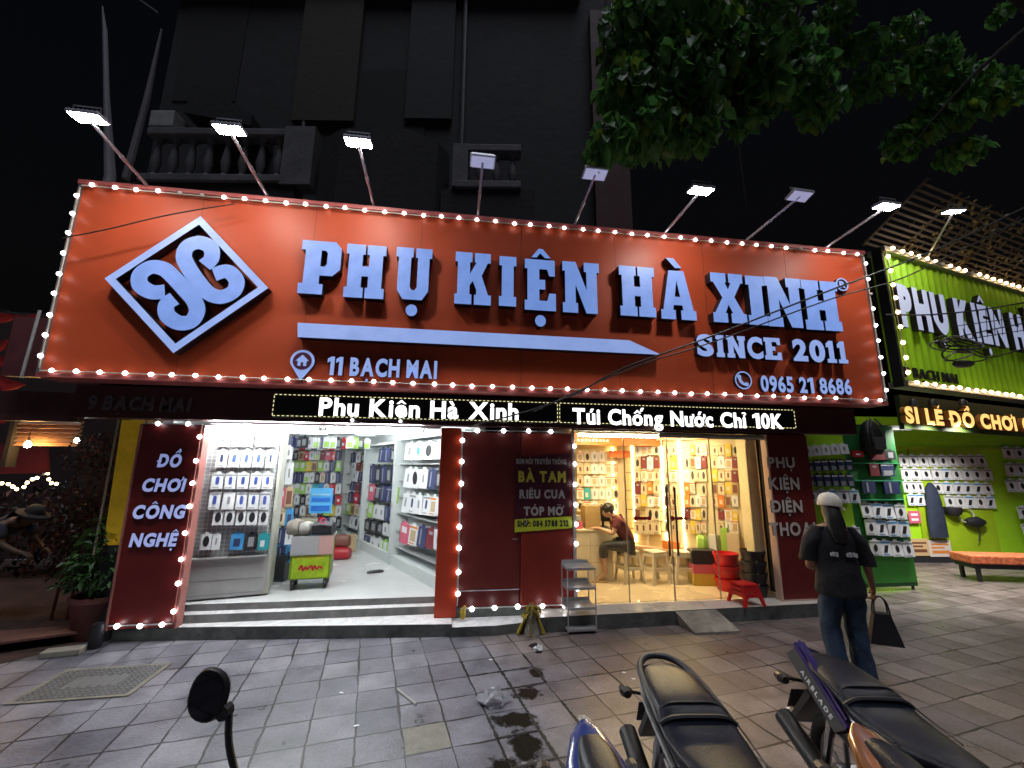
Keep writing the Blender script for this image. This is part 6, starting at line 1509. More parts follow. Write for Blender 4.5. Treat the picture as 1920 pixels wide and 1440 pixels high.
g = MB(); g.tube([(q0.x, q0.y, .009), (q1.x, q1.y, .009)], .009, 6); g.build('stick', mat('pale_stick', (.42, .40, .38), .7), label='short pale stick on the grey pavement tiles', cat='stick')
# dried stump with yellow rags by the doors
q = gz(1000, 1195)
st = thing('dried_stump', 'dry grey root stump wrapped in yellow strips by the maroon doors', 'stump', (q.x, q.y, 0))
sr = random.Random(12); M_root = mat('dry_root', (.22, .20, .16), .85, var=.5, scale=9, bump=.5); M_yrag = mat('yellow_rag', (.42, .30, .02), .7, var=.3)
for k in range(13):
    a = sr.uniform(0, 6.28); r0 = sr.uniform(.02, .07); r1 = sr.uniform(.10, .2); h = sr.uniform(.2, .34)
    g = MB(); g.tube([(q.x + r1 * math.cos(a), q.y + .08 + r1 * .6 * math.sin(a), .012), (q.x + r1 * .75 * math.cos(a), q.y + .08 + r1 * .45 * math.sin(a), .1), (q.x + r0 * math.cos(a + .4), q.y + .08 + r0 * math.sin(a + .4), h)], [.022, .017, .008], 6)
    g.build('yellow_strip' if k % 3 == 0 else 'root', M_yrag if k % 3 == 0 else M_root, st, smooth=True)
g = MB(Matrix.Translation((q.x, q.y + .1, 0))); g.lathe([(.10, 0), (.09, .06), (.06, .16), (.05, .25), (.02, .27)], 9); g.build('stump', M_root, st, smooth=True)
g = MB(Matrix.Translation((q.x, q.y + .08, .25))); leaf_cloud(g, [(0, 0, .02, .12, .08, .06)], 60, .09, sr, 1, .9); g.build('dry_leaf_tuft', [leaf_mat('dry_yellow_leaf', (.35, .27, .03))], st)
p = at(868, 1140, 5.55); g = MB(Matrix.Translation((p.x, 5.55, .137))); g.tube([(0, 0, 0), (.0, -.01, .07), (.02, -.01, .14)], [.03, .035, .012], 6); g.build('yellow_bundle', M_yrag, label='small yellow bundle at the foot of the red pillar', cat='bundle')
# small wire rack on castors
q = gz(1098, 1190)
wr_ = thing('wire_rack', 'small empty grey metal shelf rack standing before the maroon doors', 'rack', (q.x, q.y, 0))
WX, WY = q.x - .20, q.y + .02
M_wr = mat('rack_metal', (.55, .56, .58), .3, .6)
for x in (0, .34):
    for y in (0, .26):
        g = MB(); g.tube([(WX + x, WY + y, .02), (WX + x, WY + y, .72)], .008, 6); g.build('post', M_wr, wr_)
for k, z in enumerate((.03, .26, .48, .70)):
    g = MB(); g.bbox(WX - .01, WX + .35, WY - .01, WY + .27, z, z + .03, .006); g.box(WX, WX + .34, WY + .262, WY + .268, z + .031, z + .07); g.build('tray', M_wr, wr_)

# ================================================================== WIRES
def wire(pts, r, label, m=M_cable, name='overhead_cable', sag=0, grp='black cables crossing the shop fronts'):
    P_ = smooth([tuple(p) for p in pts], 8); g = MB(); g.tube(P_, r, 6); return g.build(name, m, smooth=True, label=label, cat='cable', group=grp)
wire([at(880, 800, 5.3), at(985, 772, 4.9), at(1080, 738, 4.6), at(1170, 690, 4.4), at(1330, 632, 4.2), at(1560, 543, 4.0), at(1750, 470, 3.9), at(1930, 385, 3.8)], .010, 'thick black cable sagging across the right half of the orange sign')
wire([at(1000, 772, 4.92), at(1180, 692, 4.42), at(1340, 640, 4.22), at(1560, 560, 4.02), at(1690, 522, 3.95), at(1830, 455, 3.9), at(1940, 400, 3.8)], .008, 'second black cable just below the thick one')
wire([at(118, 446, 5.0), at(200, 430, 5.0), at(320, 402, 5.0), at(440, 382, 5.05)], .007, 'thin black cable over the top left corner of orange sign')
wire([at(1660, 590, 5.5), at(1745, 590, 5.4), at(1845, 580, 5.4), at(1960, 560, 5.4)], .012, 'dark cable passing in front of the pale letters at right')
wire([at(1760, 640, 5.4), at(1850, 620, 5.4), at(1960, 598, 5.4)], .010, 'dark cable below the first one before the pale letters')
wire([at(1100, 250, 4.4), at(1180, 228, 4.4), at(1300, 210, 4.3), at(1460, 190, 4.2)], .008, 'thin dark cable slanting through the tree leaves')
gr_ = thing('wire_grille', 'dark wire grille hanging in front of the pale letters at far right', 'grille', tuple(at(1850, 640, 5.4)))
for k in range(13):
    x = 1792 + k * 14; p0_, p1_ = at(x, 586 - k * 1.5, 5.4), at(x + 4, 640 - k * 2, 5.4); g = MB(); g.tube([p0_, p1_], .005, 5); g.build('bar', M_cable, gr_)
for y0, y1 in ((588, 562), (612, 588), (640, 612)):
    g = MB(); g.tube([at(1788, y0, 5.4), at(1965, y1, 5.4)], .007, 5); g.build('rail', M_cable, gr_)
cc = at(1795, 655, 5.3)
cl = thing('cable_coil', 'tangled coil of dark cables hanging before the lime sign', 'cable coil', tuple(cc))
cr_ = random.Random(4)
for k in range(7):
    rx, rz = cr_.uniform(.2, .40), cr_.uniform(.05, .15); ox, oz = cr_.uniform(-.12, .12), cr_.uniform(-.14, .14); tl = cr_.uniform(-.3, .3)
    g = MB(Matrix.Translation(cc + Vector((ox, cr_.uniform(-.06, .06), oz))) @ Matrix.Rotation(tl, 4, 'Y')); g.tube([(rx * math.cos(a * .314), .05 * math.sin(a * .63), rz * math.sin(a * .314)) for a in range(20)], .011, 6, closed=True); g.build('loop', M_cable if k % 3 else mat('grey_cable', (.2, .19, .18), .5), cl)
g = MB(Matrix.Translation(cc + Vector((.12, .05, -.22)))); g.loft([(-.16, 0, .03, .03, 2), (-.08, 0, .06, .06, 2.5), (.1, .01, .06, .055, 2.5), (.18, .02, .03, .03, 2)], 10); g.build('junction_box', mat('grey_box', (.12, .11, .11), .5), cl, smooth=True)
g = MB(); g.tube(smooth([tuple(cc + Vector((0, 0, .1))), tuple(cc + Vector((-.1, .1, .3))), tuple(at(1745, 590, 5.4))], 6), .01, 6); g.tube(smooth([tuple(cc + Vector((.15, 0, 0))), tuple(cc + Vector((.6, 0, -.1))), tuple(at(1960, 640, 5.3))], 6), .01, 6); g.build('lead', M_cable, cl)

# ================================================================== TREE
tr = thing('street_tree', 'big street tree with broad drooping green leaves hanging over the signs', 'tree', (7.9, 1.6, 0))
M_bark = mat('bark', (.028, .024, .02), .9, var=.4, scale=5, bump=.6)
g = MB(); g.tube(smooth([(7.9, 1.6, 0), (7.85, 1.65, 1.5), (7.6, 1.9, 3.2), (7.2, 2.3, 5.0), (6.6, 2.9, 6.6), (6.0, 3.3, 8.2)], 6), [.24 - .006 * k for k in range(31)], 10); g.build('trunk', M_bark, tr, smooth=True)
for pts in (((6.0, 3.3, 8.2), (5.0, 3.7, 9.0), (3.6, 4.0, 9.3), (2.0, 4.1, 9.0)), ((6.6, 2.9, 6.6), (7.6, 3.3, 7.9), (8.6, 3.9, 8.4), (9.0, 4.4, 8.2)), ((6.0, 3.3, 8.2), (5.6, 4.0, 9.2), (5.0, 4.6, 9.4), (4.4, 5.2, 9.0)),
            ((3.6, 4.0, 9.3), (3.0, 4.1, 8.3), (2.3, 4.2, 7.2)), ((5.0, 3.7, 9.0), (4.5, 4.1, 8.0), (4.1, 4.2, 6.9)), ((7.6, 3.3, 7.9), (6.9, 4.0, 7.2), (6.4, 4.6, 6.4)), ((2.0, 4.1, 9.0), (1.8, 4.2, 8.0), (1.7, 4.2, 6.6)), ((4.4, 5.2, 9.0), (4.5, 5.5, 7.4), (4.6, 5.6, 6.0))):
    P_ = smooth(pts, 6); g = MB(); g.tube(P_, [.04 - .034 * k / (len(P_) - 1) for k in range(len(P_))], 7); g.build('limb', M_bark, tr, smooth=True)
M_lf = [leaf_mat('leaf_mid', (.10, .235, .06), .55, .42), leaf_mat('leaf_dark', (.06, .16, .05), .55, .42), leaf_mat('leaf_light', (.19, .27, .03), .5, .45)]
tb = []
for (x, y, Y, rx, ry, rz) in ((1180, 60, 4.2, .40, .5, .45), (1290, 40, 4.0, .55, .6, .5), (1420, 20, 4.0, .55, .6, .42), (1170, 170, 4.2, .33, .4, .4), (1270, 150, 4.1, .5, .5, .45), (1390, 120, 4.1, .5, .5, .4),
                            (1140, 265, 4.2, .25, .3, .26), (1220, 245, 4.2, .45, .45, .33), (1310, 230, 4.2, .3, .4, .3), (1420, 180, 4.2, .36, .4, .22), (1500, 150, 4.3, .45, .4, .22), (1540, 200, 4.4, .26, .3, .2), (1640, 150, 4.4, .35, .3, .18),
                            (1735, 120, 4.5, .40, .4, .3), (1800, 160, 4.6, .45, .4, .3), (1760, 215, 4.7, .5, .4, .25), (1700, 260, 4.8, .35, .35, .2), (1800, 285, 4.8, .36, .3, .16), (1600, 90, 4.4, .4, .3, .12), (1690, 60, 4.5, .35, .3, .1), (1500, 90, 4.2, .3, .3, .2), (1870, 170, 4.7, .4, .4, .3), (1560, 30, 4.2, .25, .4, .16), (1880, 20, 4.4, .16, .2, .12), (1390, 225, 4.3, .14, .2, .18), (1650, -190, 3.8, .9, .6, .2), (1300, -200, 3.8, .7, .5, .2),
                            (1330, 90, 4.2, .3, .3, .25)):
    p = at(x, y, Y); tb.append((p.x, p.y, p.z, rx, ry, rz))
g = MB(); leaf_cloud(g, tb, 6400, .145, random.Random(77), 3, 1.05, heart=True); g.build('crown', M_lf, tr)

# ================================================================== PEOPLE
def skin(name, nodes, edges, m, parent, root, sub=2, smooth_=True):
    me = bpy.data.meshes.new(name); keys = list(nodes)
    me.from_pydata([nodes[k][0] for k in keys], [(keys.index(a), keys.index(b)) for a, b in edges], [])
    o = bpy.data.objects.new(name, me); COL.objects.link(o)
    md = o.modifiers.new('skin', 'SKIN'); md.use_smooth_shade = True
    for k, sv in zip(keys, me.skin_vertices[0].data):
        r = nodes[k][1]; sv.radius = r if isinstance(r, tuple) else (r, r); sv.use_root = (k == root)
    o.modifiers.new('sub', 'SUBSURF').levels = sub
    dg = bpy.context.evaluated_depsgraph_get(); ev = bpy.data.meshes.new_from_object(o.evaluated_get(dg))
    bpy.data.objects.remove(o); bpy.data.meshes.remove(me)
    n = bpy.data.objects.new(name, ev); COL.objects.link(n); ev.name = name
    ev.materials.clear(); ev.materials.append(m); ev.polygons.foreach_set('use_smooth', [True] * len(ev.polygons))
    n.parent = parent; WLOC[n.name] = WLOC.get(parent.name, Vector((0, 0, 0)))
    return n
M_skin = mat('skin_tan', (.34, .18, .11), .5, var=.06, scale=10)
M_skinp = mat('skin_light', (.52, .32, .22), .5, var=.06, scale=10)
M_hair = mat('black_hair', (.012, .010, .010), .45, var=.3, scale=30)
M_shirt = mat('black_shirt', (.007, .007, .011), .85, var=.3, scale=8, bump=.4)
def denim():
    return mat('blue_denim', (.018, .042, .085), .85, var=.45, scale=7, bump=.5)
M_jean = denim()
def hand(nodes, edges, wrist, key, palm, dirv, side, curl, s=1.):
    """five fingers from the palm; dirv = finger direction, side = thumb side, curl = bending direction"""
    d, sd, c = Vector(dirv).normalized(), Vector(side).normalized(), Vector(curl).normalized()
    P_ = Vector(palm); nodes[key + 'palm'] = (tuple(P_), (.030 * s, .019 * s)); edges.append((wrist, key + 'palm'))
    for i, (off, ln) in enumerate(((.027, .068), (.009, .078), (-.009, .072), (-.026, .056))):
        b = P_ + d * .038 + sd * off * s; k1, k2, k3 = key + 'f%da' % i, key + 'f%db' % i, key + 'f%dc' % i
        nodes[k1] = (tuple(b), .0088 * s); nodes[k2] = (tuple(b + d * ln * .5 * s + c * ln * .25), .008 * s); nodes[k3] = (tuple(b + d * ln * .62 * s + c * ln * .72), .0065 * s)
        edges += [(key + 'palm', k1), (k1, k2), (k2, k3)]
    t0 = P_ + sd * .034 * s + d * .004; nodes[key + 't1'] = (tuple(t0), .0098 * s); nodes[key + 't2'] = (tuple(t0 + d * .035 * s + sd * .012 + c * .02), .0078 * s); edges += [(key + 'palm', key + 't1'), (key + 't1', key + 't2')]

def stander(loc, rot):
    """1.65 m figure seen from behind, local +y is forward, x right"""
    t = thing('person', 'person from behind in white cap, black printed tee and jeans, holding handbag', 'person')
    N = {'pel': ((0, 0, .93), (.12, .09)), 'wai': ((0, .01, 1.06), (.11, .08)), 'che': ((-.005, .015, 1.22), (.13, .085)), 'shc': ((-.005, -.005, 1.345), (.12, .075)), 'nec': ((-.005, .01, 1.41), (.052, .052)), 'neu': ((.0, .03, 1.455), (.05, .052)), 'hea': ((.005, .045, 1.53), (.072, .088)), 'hed': ((.01, .05, 1.595), (.066, .078)),
         'ls': ((-.175, 0, 1.335), .055), 'le': ((-.235, .04, 1.09), .042), 'lw': ((-.17, .22, .98), .030), 'rs': ((.17, -.005, 1.325), .055), 're': ((.245, -.04, 1.08), .043), 'rw': ((.33, .06, .87), .030),
         'lh': ((-.085, 0, .86), .08), 'lk': ((-.11, .055, .50), .055), 'la': ((-.115, -.07, .11), .042), 'lt': ((-.12, .08, .04), (.04, .03)), 'rh': ((.085, 0, .86), .095), 'rk': ((.11, .03, .49), .062), 'ra': ((.125, .0, .10), .042), 'rt': ((.14, .15, .04), (.04, .03)),
         'nos': ((.02, .132, 1.525), .016)}
    E_ = [('pel', 'wai'), ('wai', 'che'), ('che', 'shc'), ('shc', 'nec'), ('nec', 'neu'), ('neu', 'hea'), ('hea', 'hed'), ('hea', 'nos'), ('shc', 'ls'), ('ls', 'le'), ('le', 'lw'), ('shc', 'rs'), ('rs', 're'), ('re', 'rw'), ('pel', 'lh'), ('lh', 'lk'), ('lk', 'la'), ('la', 'lt'), ('pel', 'rh'), ('rh', 'rk'), ('rk', 'ra'), ('ra', 'rt')]
    hand(N, E_, 'lw', 'L', (-.135, .28, .97), (.5, .85, -.1), (0, 0, 1), (.6, -.2, -.4)); hand(N, E_, 'rw', 'R', (.345, .09, .80), (.15, .15, -1), (0, 1, 0), (-.8, .1, .3))
    skin('body', N, E_, M_skin, t, 'pel')
    g = MB(); g.cloth([((.0, .005, .78), .216, .172), ((0, .005, .80), .222, .178), ((0, .008, .90), .212, .170), ((0, .01, 1.0), .200, .156), ((-.002, .012, 1.1), .196, .136), ((-.005, .012, 1.2), .212, .138), ((-.005, .005, 1.28), .214, .124), ((-.005, 0, 1.34), .190, .104), ((-.005, 0, 1.385), .125, .086), ((-.005, .004, 1.415), .075, .07)], .035, 1)
    for sx in (-1, 1):
        q = ((-.135, .0, 1.385), (-.205, .008, 1.27), (-.243, .03, 1.14), (-.252, .04, 1.07)) if sx < 0 else ((.125, -.002, 1.38), (.202, -.015, 1.265), (.24, -.032, 1.13), (.252, -.04, 1.05))
        g.cloth([(q[0], .062, .07), (q[1], .088, .088), (q[2], .080, .082), (q[3], .082, .084)], .05, 3 + sx)
    g.build('shirt', M_shirt, t, smooth=True)
    g = MB(); g.cloth([((0, 0, 1.02), .165, .12), ((0, 0, .94), .178, .132), ((0, 0, .86), .180, .14), ((0, .0, .80), .175, .135)], .02, 5)
    for sx in (-1, 1):
        kx = ((-.088, .0, .86), (-.098, .02, .70), (-.111, .055, .5), (-.116, .0, .30), (-.118, -.05, .14), (-.12, -.055, .06)) if sx < 0 else ((.088, 0, .86), (.1, .012, .70), (.112, .03, .49), (.12, .018, .30), (.127, .005, .14), (.13, .01, .05))
        g.cloth([(p_, r_, r_ * 1.06) for p_, r_ in zip(kx, (.105, .104, .088, .086, .096, .104))], .06, 8 + sx)
    g.build('jeans', M_jean, t, smooth=True)
    for sx, y0 in ((-.12, -.02), (.138, .05)):
        g = MB(Matrix.Translation((sx, y0, 0)) @ Matrix.Rotation(RD(90), 4, 'Z')); g.loft([(-.12, .035, .03, .034, 2.5), (-.08, .04, .044, .04, 2.8), (.03, .036, .048, .036, 2.8), (.11, .028, .045, .028, 2.5), (.145, .022, .02, .02, 2)], 12); g.build('shoe', C_dark, t, smooth=True)
    skin('hair', {'a': ((.0, .02, 1.60), (.075, .085)), 'b': ((0, -.025, 1.53), (.088, .07)), 'c': ((-.005, -.075, 1.42), (.095, .05)), 'd': ((-.005, -.118, 1.31), (.085, .036)), 'e': ((-.005, -.135, 1.24), (.05, .02))}, [('a', 'b'), ('b', 'c'), ('c', 'd'), ('d', 'e')], M_hair, t, 'b')
    # cap: crown and bill turned to the right
    Mc = Matrix.Translation((.008, .02, 1.565)) @ Matrix.Rotation(RD(-58), 4, 'Z') @ Matrix.Rotation(RD(-7), 4, 'X')
    g = MB(Mc); g.lathe([(.107, 0), (.110, .02), (.104, .06), (.082, .10), (.045, .122), (.006, .128)], 24); M_cap = mat('cap_cloth', (.68, .63, .55), .8, var=.12, scale=12, bump=.2); cpo = g.build('cap', M_cap, t, smooth=True)
    g = MB(Mc); vs_, fs_ = [], []; n = 14
    for i in range(n + 1):
        a = RD(22 + 136 * i / n); vs_ += [(.104 * math.cos(a), .104 * math.sin(a), .012), (.115 * math.cos(a), (.104 + .10 * math.sin(RD(180 * i / n)) ** .6) * max(.4, math.sin(a)) + .012, -.012 - .012 * abs(i - n / 2) / n)]
    for i in range(n): fs_.append((2 * i, 2 * i + 1, 2 * i + 3, 2 * i + 2))
    k0 = len(vs_); vs_ += [(v[0], v[1], v[2] - .006) for v in vs_]; fs_ += [tuple(k0 + q for q in f)[::-1] for f in fs_]
    for i in range(n): fs_.append((2 * i + 1, k0 + 2 * i + 1, k0 + 2 * i + 3, 2 * i + 3))
    g.add(vs_, fs_); b_ = g.build('bill', M_cap, cpo, smooth=True)
    g = MB(Mc); g.lathe([(.008, .126), (.008, .134), (.002, .137)], 8); g.build('cap_button', M_cap, cpo)
    # chest-wide print on the back
    Fp = Matrix(((1, 0, 0, 0), (0, 0, -1, -.139), (0, 1, 0, 1.15), (0, 0, 0, 1)))
    g = MB(Fp)
    pr_ = random.Random(2)
    for x0, n_, w_ in ((-.115, 3, .02), (.03, 4, .022)):
        for i in range(n_): g.box(x0 + i * (w_ + .004), x0 + i * (w_ + .004) + w_ * pr_.uniform(.6, 1), -.02 + pr_.uniform(-.005, .005), .015 + pr_.uniform(-.004, .006), -.02, .0)
    g.build('shirt_print', mat('print_white', (.6, .6, .62), .7), t)
    t.location = loc; t.rotation_euler = (0, 0, RD(rot)); t.scale = (.90, .95, 1); return t
PL = gz(1604, 1292)
stander((PL.x - .02, PL.y, 0), -18)
# handbag held at her right hand
hx = Matrix.Translation((PL.x - .02, PL.y, 0)) @ Matrix.Rotation(RD(-18), 4, 'Z')
hp = hx @ Vector((.36, .10, .735))
hb_ = thing('handbag', 'dark boxy handbag hanging from hand of the capped person', 'handbag', tuple(hp - Vector((0, 0, .46))))
HM = Matrix.Translation(hp) @ Matrix.Rotation(RD(-30), 4, 'Z')
g = MB(HM); g.add([(-.06, -.04, -.12), (.06, -.04, -.12), (.06, .04, -.12), (-.06, .04, -.12), (-.125, -.055, -.38), (.125, -.055, -.38), (.125, .055, -.38), (-.125, .055, -.38)], [(0, 1, 2, 3), (7, 6, 5, 4), (0, 4, 5, 1), (1, 5, 6, 2), (2, 6, 7, 3), (3, 7, 4, 0)]); g.build('bag_body', mat('bag_leather', (.018, .018, .024), .45, var=.3), hb_)
for y in (-.03, .03):
    g = MB(HM); g.tube(smooth([(-.06, y, -.135), (-.045, y * .6, -.02), (0, y * .25, .022), (.045, y * .6, -.02), (.06, y, -.135)], 5), .007, 6); g.build('handle', C_dark, hb_)

def sitter(loc, rot):
    """seated, bent over the desk; local +y forward"""
    t = thing('person', 'person in maroon shirt and black trousers seated on a stool bent over desk', 'person')
    N = {'pel': ((0, 0, .55), (.13, .105)), 'wai': ((0, .05, .68), (.12, .09)), 'che': ((0, .14, .83), (.14, .10)), 'shc': ((0, .20, .94), (.115, .075)), 'nec': ((0, .25, .99), (.05, .05)), 'hea': ((0, .325, 1.035), (.07, .082)), 'hed': ((0, .34, 1.09), (.068, .08)), 'nos': ((0, .415, 1.01), .014), 'chi': ((0, .385, .975), .028),
         'ls': ((-.165, .20, .93), .05), 'le': ((-.21, .28, .73), .039), 'lw': ((-.12, .48, .80), .028), 'rs': ((.165, .20, .93), .05), 're': ((.22, .24, .72), .039), 'rw': ((.10, .44, .66), .028),
         'lh': ((-.09, .02, .53), .09), 'lk': ((-.11, .43, .55), .06), 'la': ((-.10, .40, .12), .04), 'lt': ((-.10, .53, .035), (.036, .026)), 'rh': ((.09, .02, .53), .09), 'rk': ((.11, .42, .55), .06), 'ra': ((.12, .34, .12), .04), 'rt': ((.12, .46, .035), (.036, .026))}
    E_ = [('pel', 'wai'), ('wai', 'che'), ('che', 'shc'), ('shc', 'nec'), ('nec', 'hea'), ('hea', 'hed'), ('hea', 'nos'), ('hea', 'chi'), ('shc', 'ls'), ('ls', 'le'), ('le', 'lw'), ('shc', 'rs'), ('rs', 're'), ('re', 'rw'), ('pel', 'lh'), ('lh', 'lk'), ('lk', 'la'), ('la', 'lt'), ('pel', 'rh'), ('rh', 'rk'), ('rk', 'ra'), ('ra', 'rt')]
    hand(N, E_, 'lw', 'L', (-.10, .545, .80), (.2, 1, 0), (.9, 0, .3), (0, .1, -1)); hand(N, E_, 'rw', 'R', (.06, .49, .645), (-.5, .8, -.1), (-.4, -.2, .9), (-.3, .3, -.6))
    skin('body', N, E_, M_skinp, t, 'pel')
    skin('shirt', {'a': ((0, -.005, .55), (.155, .125)), 'b': ((0, .05, .69), (.148, .115)), 'c': ((0, .135, .83), (.165, .12)), 'd': ((0, .19, .935), (.14, .09)), 'n': ((0, .225, .975), (.064, .06)), 'l1': ((-.175, .2, .925), .07), 'l2': ((-.205, .245, .80), .066), 'r1': ((.175, .2, .925), .07), 'r2': ((.212, .222, .80), .066)}, [('a', 'b'), ('b', 'c'), ('c', 'd'), ('d', 'n'), ('d', 'l1'), ('l1', 'l2'), ('d', 'r1'), ('r1', 'r2')], mat('maroon_shirt', (.09, .012, .02), .8, var=.2), t, 'c')
    skin('trousers', {'w': ((0, 0, .545), (.152, .12)), 'l0': ((-.09, .06, .535), .105), 'l1': ((-.11, .43, .545), .082), 'l2': ((-.105, .42, .34), .076), 'r0': ((.09, .06, .535), .105), 'r1': ((.11, .42, .545), .082), 'r2': ((.12, .38, .34), .076)}, [('w', 'l0'), ('l0', 'l1'), ('l1', 'l2'), ('w', 'r0'), ('r0', 'r1'), ('r1', 'r2')], C_dark, t, 'w')
    bm = bmesh.new(); bmesh.ops.create_icosphere(bm, subdivisions=3, radius=1); hr = random.Random(6)
    for v in bm.verts:
        d = v.co.normalized(); f = 1 + .10 * math.sin(9 * d.x + 7 * d.y) * math.sin(8 * d.z + 3 * d.x) + hr.uniform(-.05, .05)
        v.co = Vector((d.x * .094 * f, .312 + d.y * .098 * f, 1.092 + d.z * .092 * f))
    bm.verts.index_update(); g = MB(); g.add([tuple(v.co) for v in bm.verts], [[v.index for v in f.verts] for f in bm.faces]); bm.free(); g.build('hair', M_hair, t, smooth=True)
    for sx in (-1, 1):
        g = MB(Matrix.Translation((sx * .030, .402, 1.035))); g.lathe([(.003, -.006), (.009, 0), (.003, .006)], 8); g.build('eye', C_dark, t)
        g = MB(Matrix.Translation((sx * .078, .31, 1.03)) @ Matrix.Rotation(RD(90), 4, 'Y')); g.lathe([(.004, -.008), (.022, -.002), (.02, .006), (.004, .01)], 10); g.build('ear', M_skinp, t, smooth=True)
        g = MB(Matrix.Translation((sx * .11, .46 if sx > 0 else .50, .0)) @ Matrix.Rotation(RD(90), 4, 'Z')); g.loft([(-.13, .012, .03, .012, 3), (0, .012, .042, .012, 3), (.09, .012, .045, .012, 3), (.12, .012, .02, .01, 2)], 10); g.tube([(.03, -.045, .02), (.02, 0, .075), (.03, .045, .02)], .01, 6); g.build('sandal', mat('tan_sandal', (.5, .32, .16), .6), t)
    g = MB(Matrix.Translation((0, .392, .985))); g.bbox(-.022, .022, -.004, .006, -.004, .004, .003); g.build('mouth', mat('lip', (.35, .12, .1), .5), t)
    t.location = loc; t.rotation_euler = (0, 0, RD(rot)); return t
q = gz(1187, 1094, Z2)
sitter((q.x + .02, q.y + .13, Z2), 78)
def stooper(loc, rot):
    t = thing('person', 'dim stooping person in grey top and hat at far left edge', 'person')
    N = {'pel': ((0, 0, .90), (.13, .11)), 'wai': ((0, .10, 1.02), (.12, .10)), 'che': ((0, .26, 1.12), (.14, .11)), 'shc': ((0, .36, 1.17), (.11, .08)), 'nec': ((0, .44, 1.19), (.05, .05)), 'hea': ((0, .53, 1.20), (.07, .085)), 'hed': ((0, .55, 1.26), (.066, .076)), 'nos': ((0, .63, 1.17), .015),
         'ls': ((-.17, .36, 1.15), .05), 'le': ((-.2, .42, .92), .04), 'lw': ((-.16, .60, .82), .03), 'rs': ((.17, .36, 1.15), .05), 're': ((.2, .42, .92), .04), 'rw': ((.16, .60, .82), .03),
         'lh': ((-.09, 0, .84), .09), 'lk': ((-.11, .05, .47), .06), 'la': ((-.11, -.05, .1), .042), 'lt': ((-.11, .09, .04), (.04, .03)), 'rh': ((.09, 0, .84), .09), 'rk': ((.11, .08, .47), .06), 'ra': ((.11, .04, .1), .042), 'rt': ((.11, .18, .04), (.04, .03))}
    E_ = [('pel', 'wai'), ('wai', 'che'), ('che', 'shc'), ('shc', 'nec'), ('nec', 'hea'), ('hea', 'hed'), ('hea', 'nos'), ('shc', 'ls'), ('ls', 'le'), ('le', 'lw'), ('shc', 'rs'), ('rs', 're'), ('re', 'rw'), ('pel', 'lh'), ('lh', 'lk'), ('lk', 'la'), ('la', 'lt'), ('pel', 'rh'), ('rh', 'rk'), ('rk', 'ra'), ('ra', 'rt')]
    hand(N, E_, 'lw', 'L', (-.14, .66, .80), (.1, .9, -.3), (1, 0, .2), (.2, .1, -1)); hand(N, E_, 'rw', 'R', (.14, .66, .80), (-.1, .9, -.3), (-1, 0, .2), (-.2, .1, -1))
    skin('body', N, E_, mat('skin_dark', (.14, .08, .05), .6), t, 'pel')
    skin('shirt', {'a': ((0, -.01, .86), (.16, .14)), 'b': ((0, .10, 1.02), (.15, .13)), 'c': ((0, .25, 1.12), (.17, .135)), 'd': ((0, .35, 1.165), (.14, .1)), 'l1': ((-.18, .36, 1.14), .07), 'l2': ((-.2, .41, .96), .06), 'r1': ((.18, .36, 1.14), .07), 'r2': ((.2, .41, .96), .06)}, [('a', 'b'), ('b', 'c'), ('c', 'd'), ('d', 'l1'), ('l1', 'l2'), ('d', 'r1'), ('r1', 'r2')], mat('grey_top', (.05, .05, .07), .85, var=.2), t, 'c')
    skin('trousers', {'w': ((0, 0, .9), (.15, .13)), 'l0': ((-.09, 0, .8), .105), 'l1': ((-.11, .05, .47), .08), 'l2': ((-.11, -.04, .12), .07), 'r0': ((.09, 0, .8), .105), 'r1': ((.11, .08, .47), .08), 'r2': ((.11, .04, .12), .07)}, [('w', 'l0'), ('l0', 'l1'), ('l1', 'l2'), ('w', 'r0'), ('r0', 'r1'), ('r1', 'r2')], C_dark, t, 'w')
    g = MB(Matrix.Translation((0, .535, 1.255)) @ Matrix.Rotation(RD(-22), 4, 'X')); g.lathe([(.17, .0), (.168, .012), (.10, .03), (.095, .08), (.06, .115), (.008, .122)], 18); g.build('hat', mat('grey_hat', (.03, .028, .026), .85), t, smooth=True)
    t.location = loc; t.rotation_euler = (0, 0, RD(rot)); return t
p = at(30, 1000, 6.6)
stooper((p.x - .35, 6.6, .004), -95)

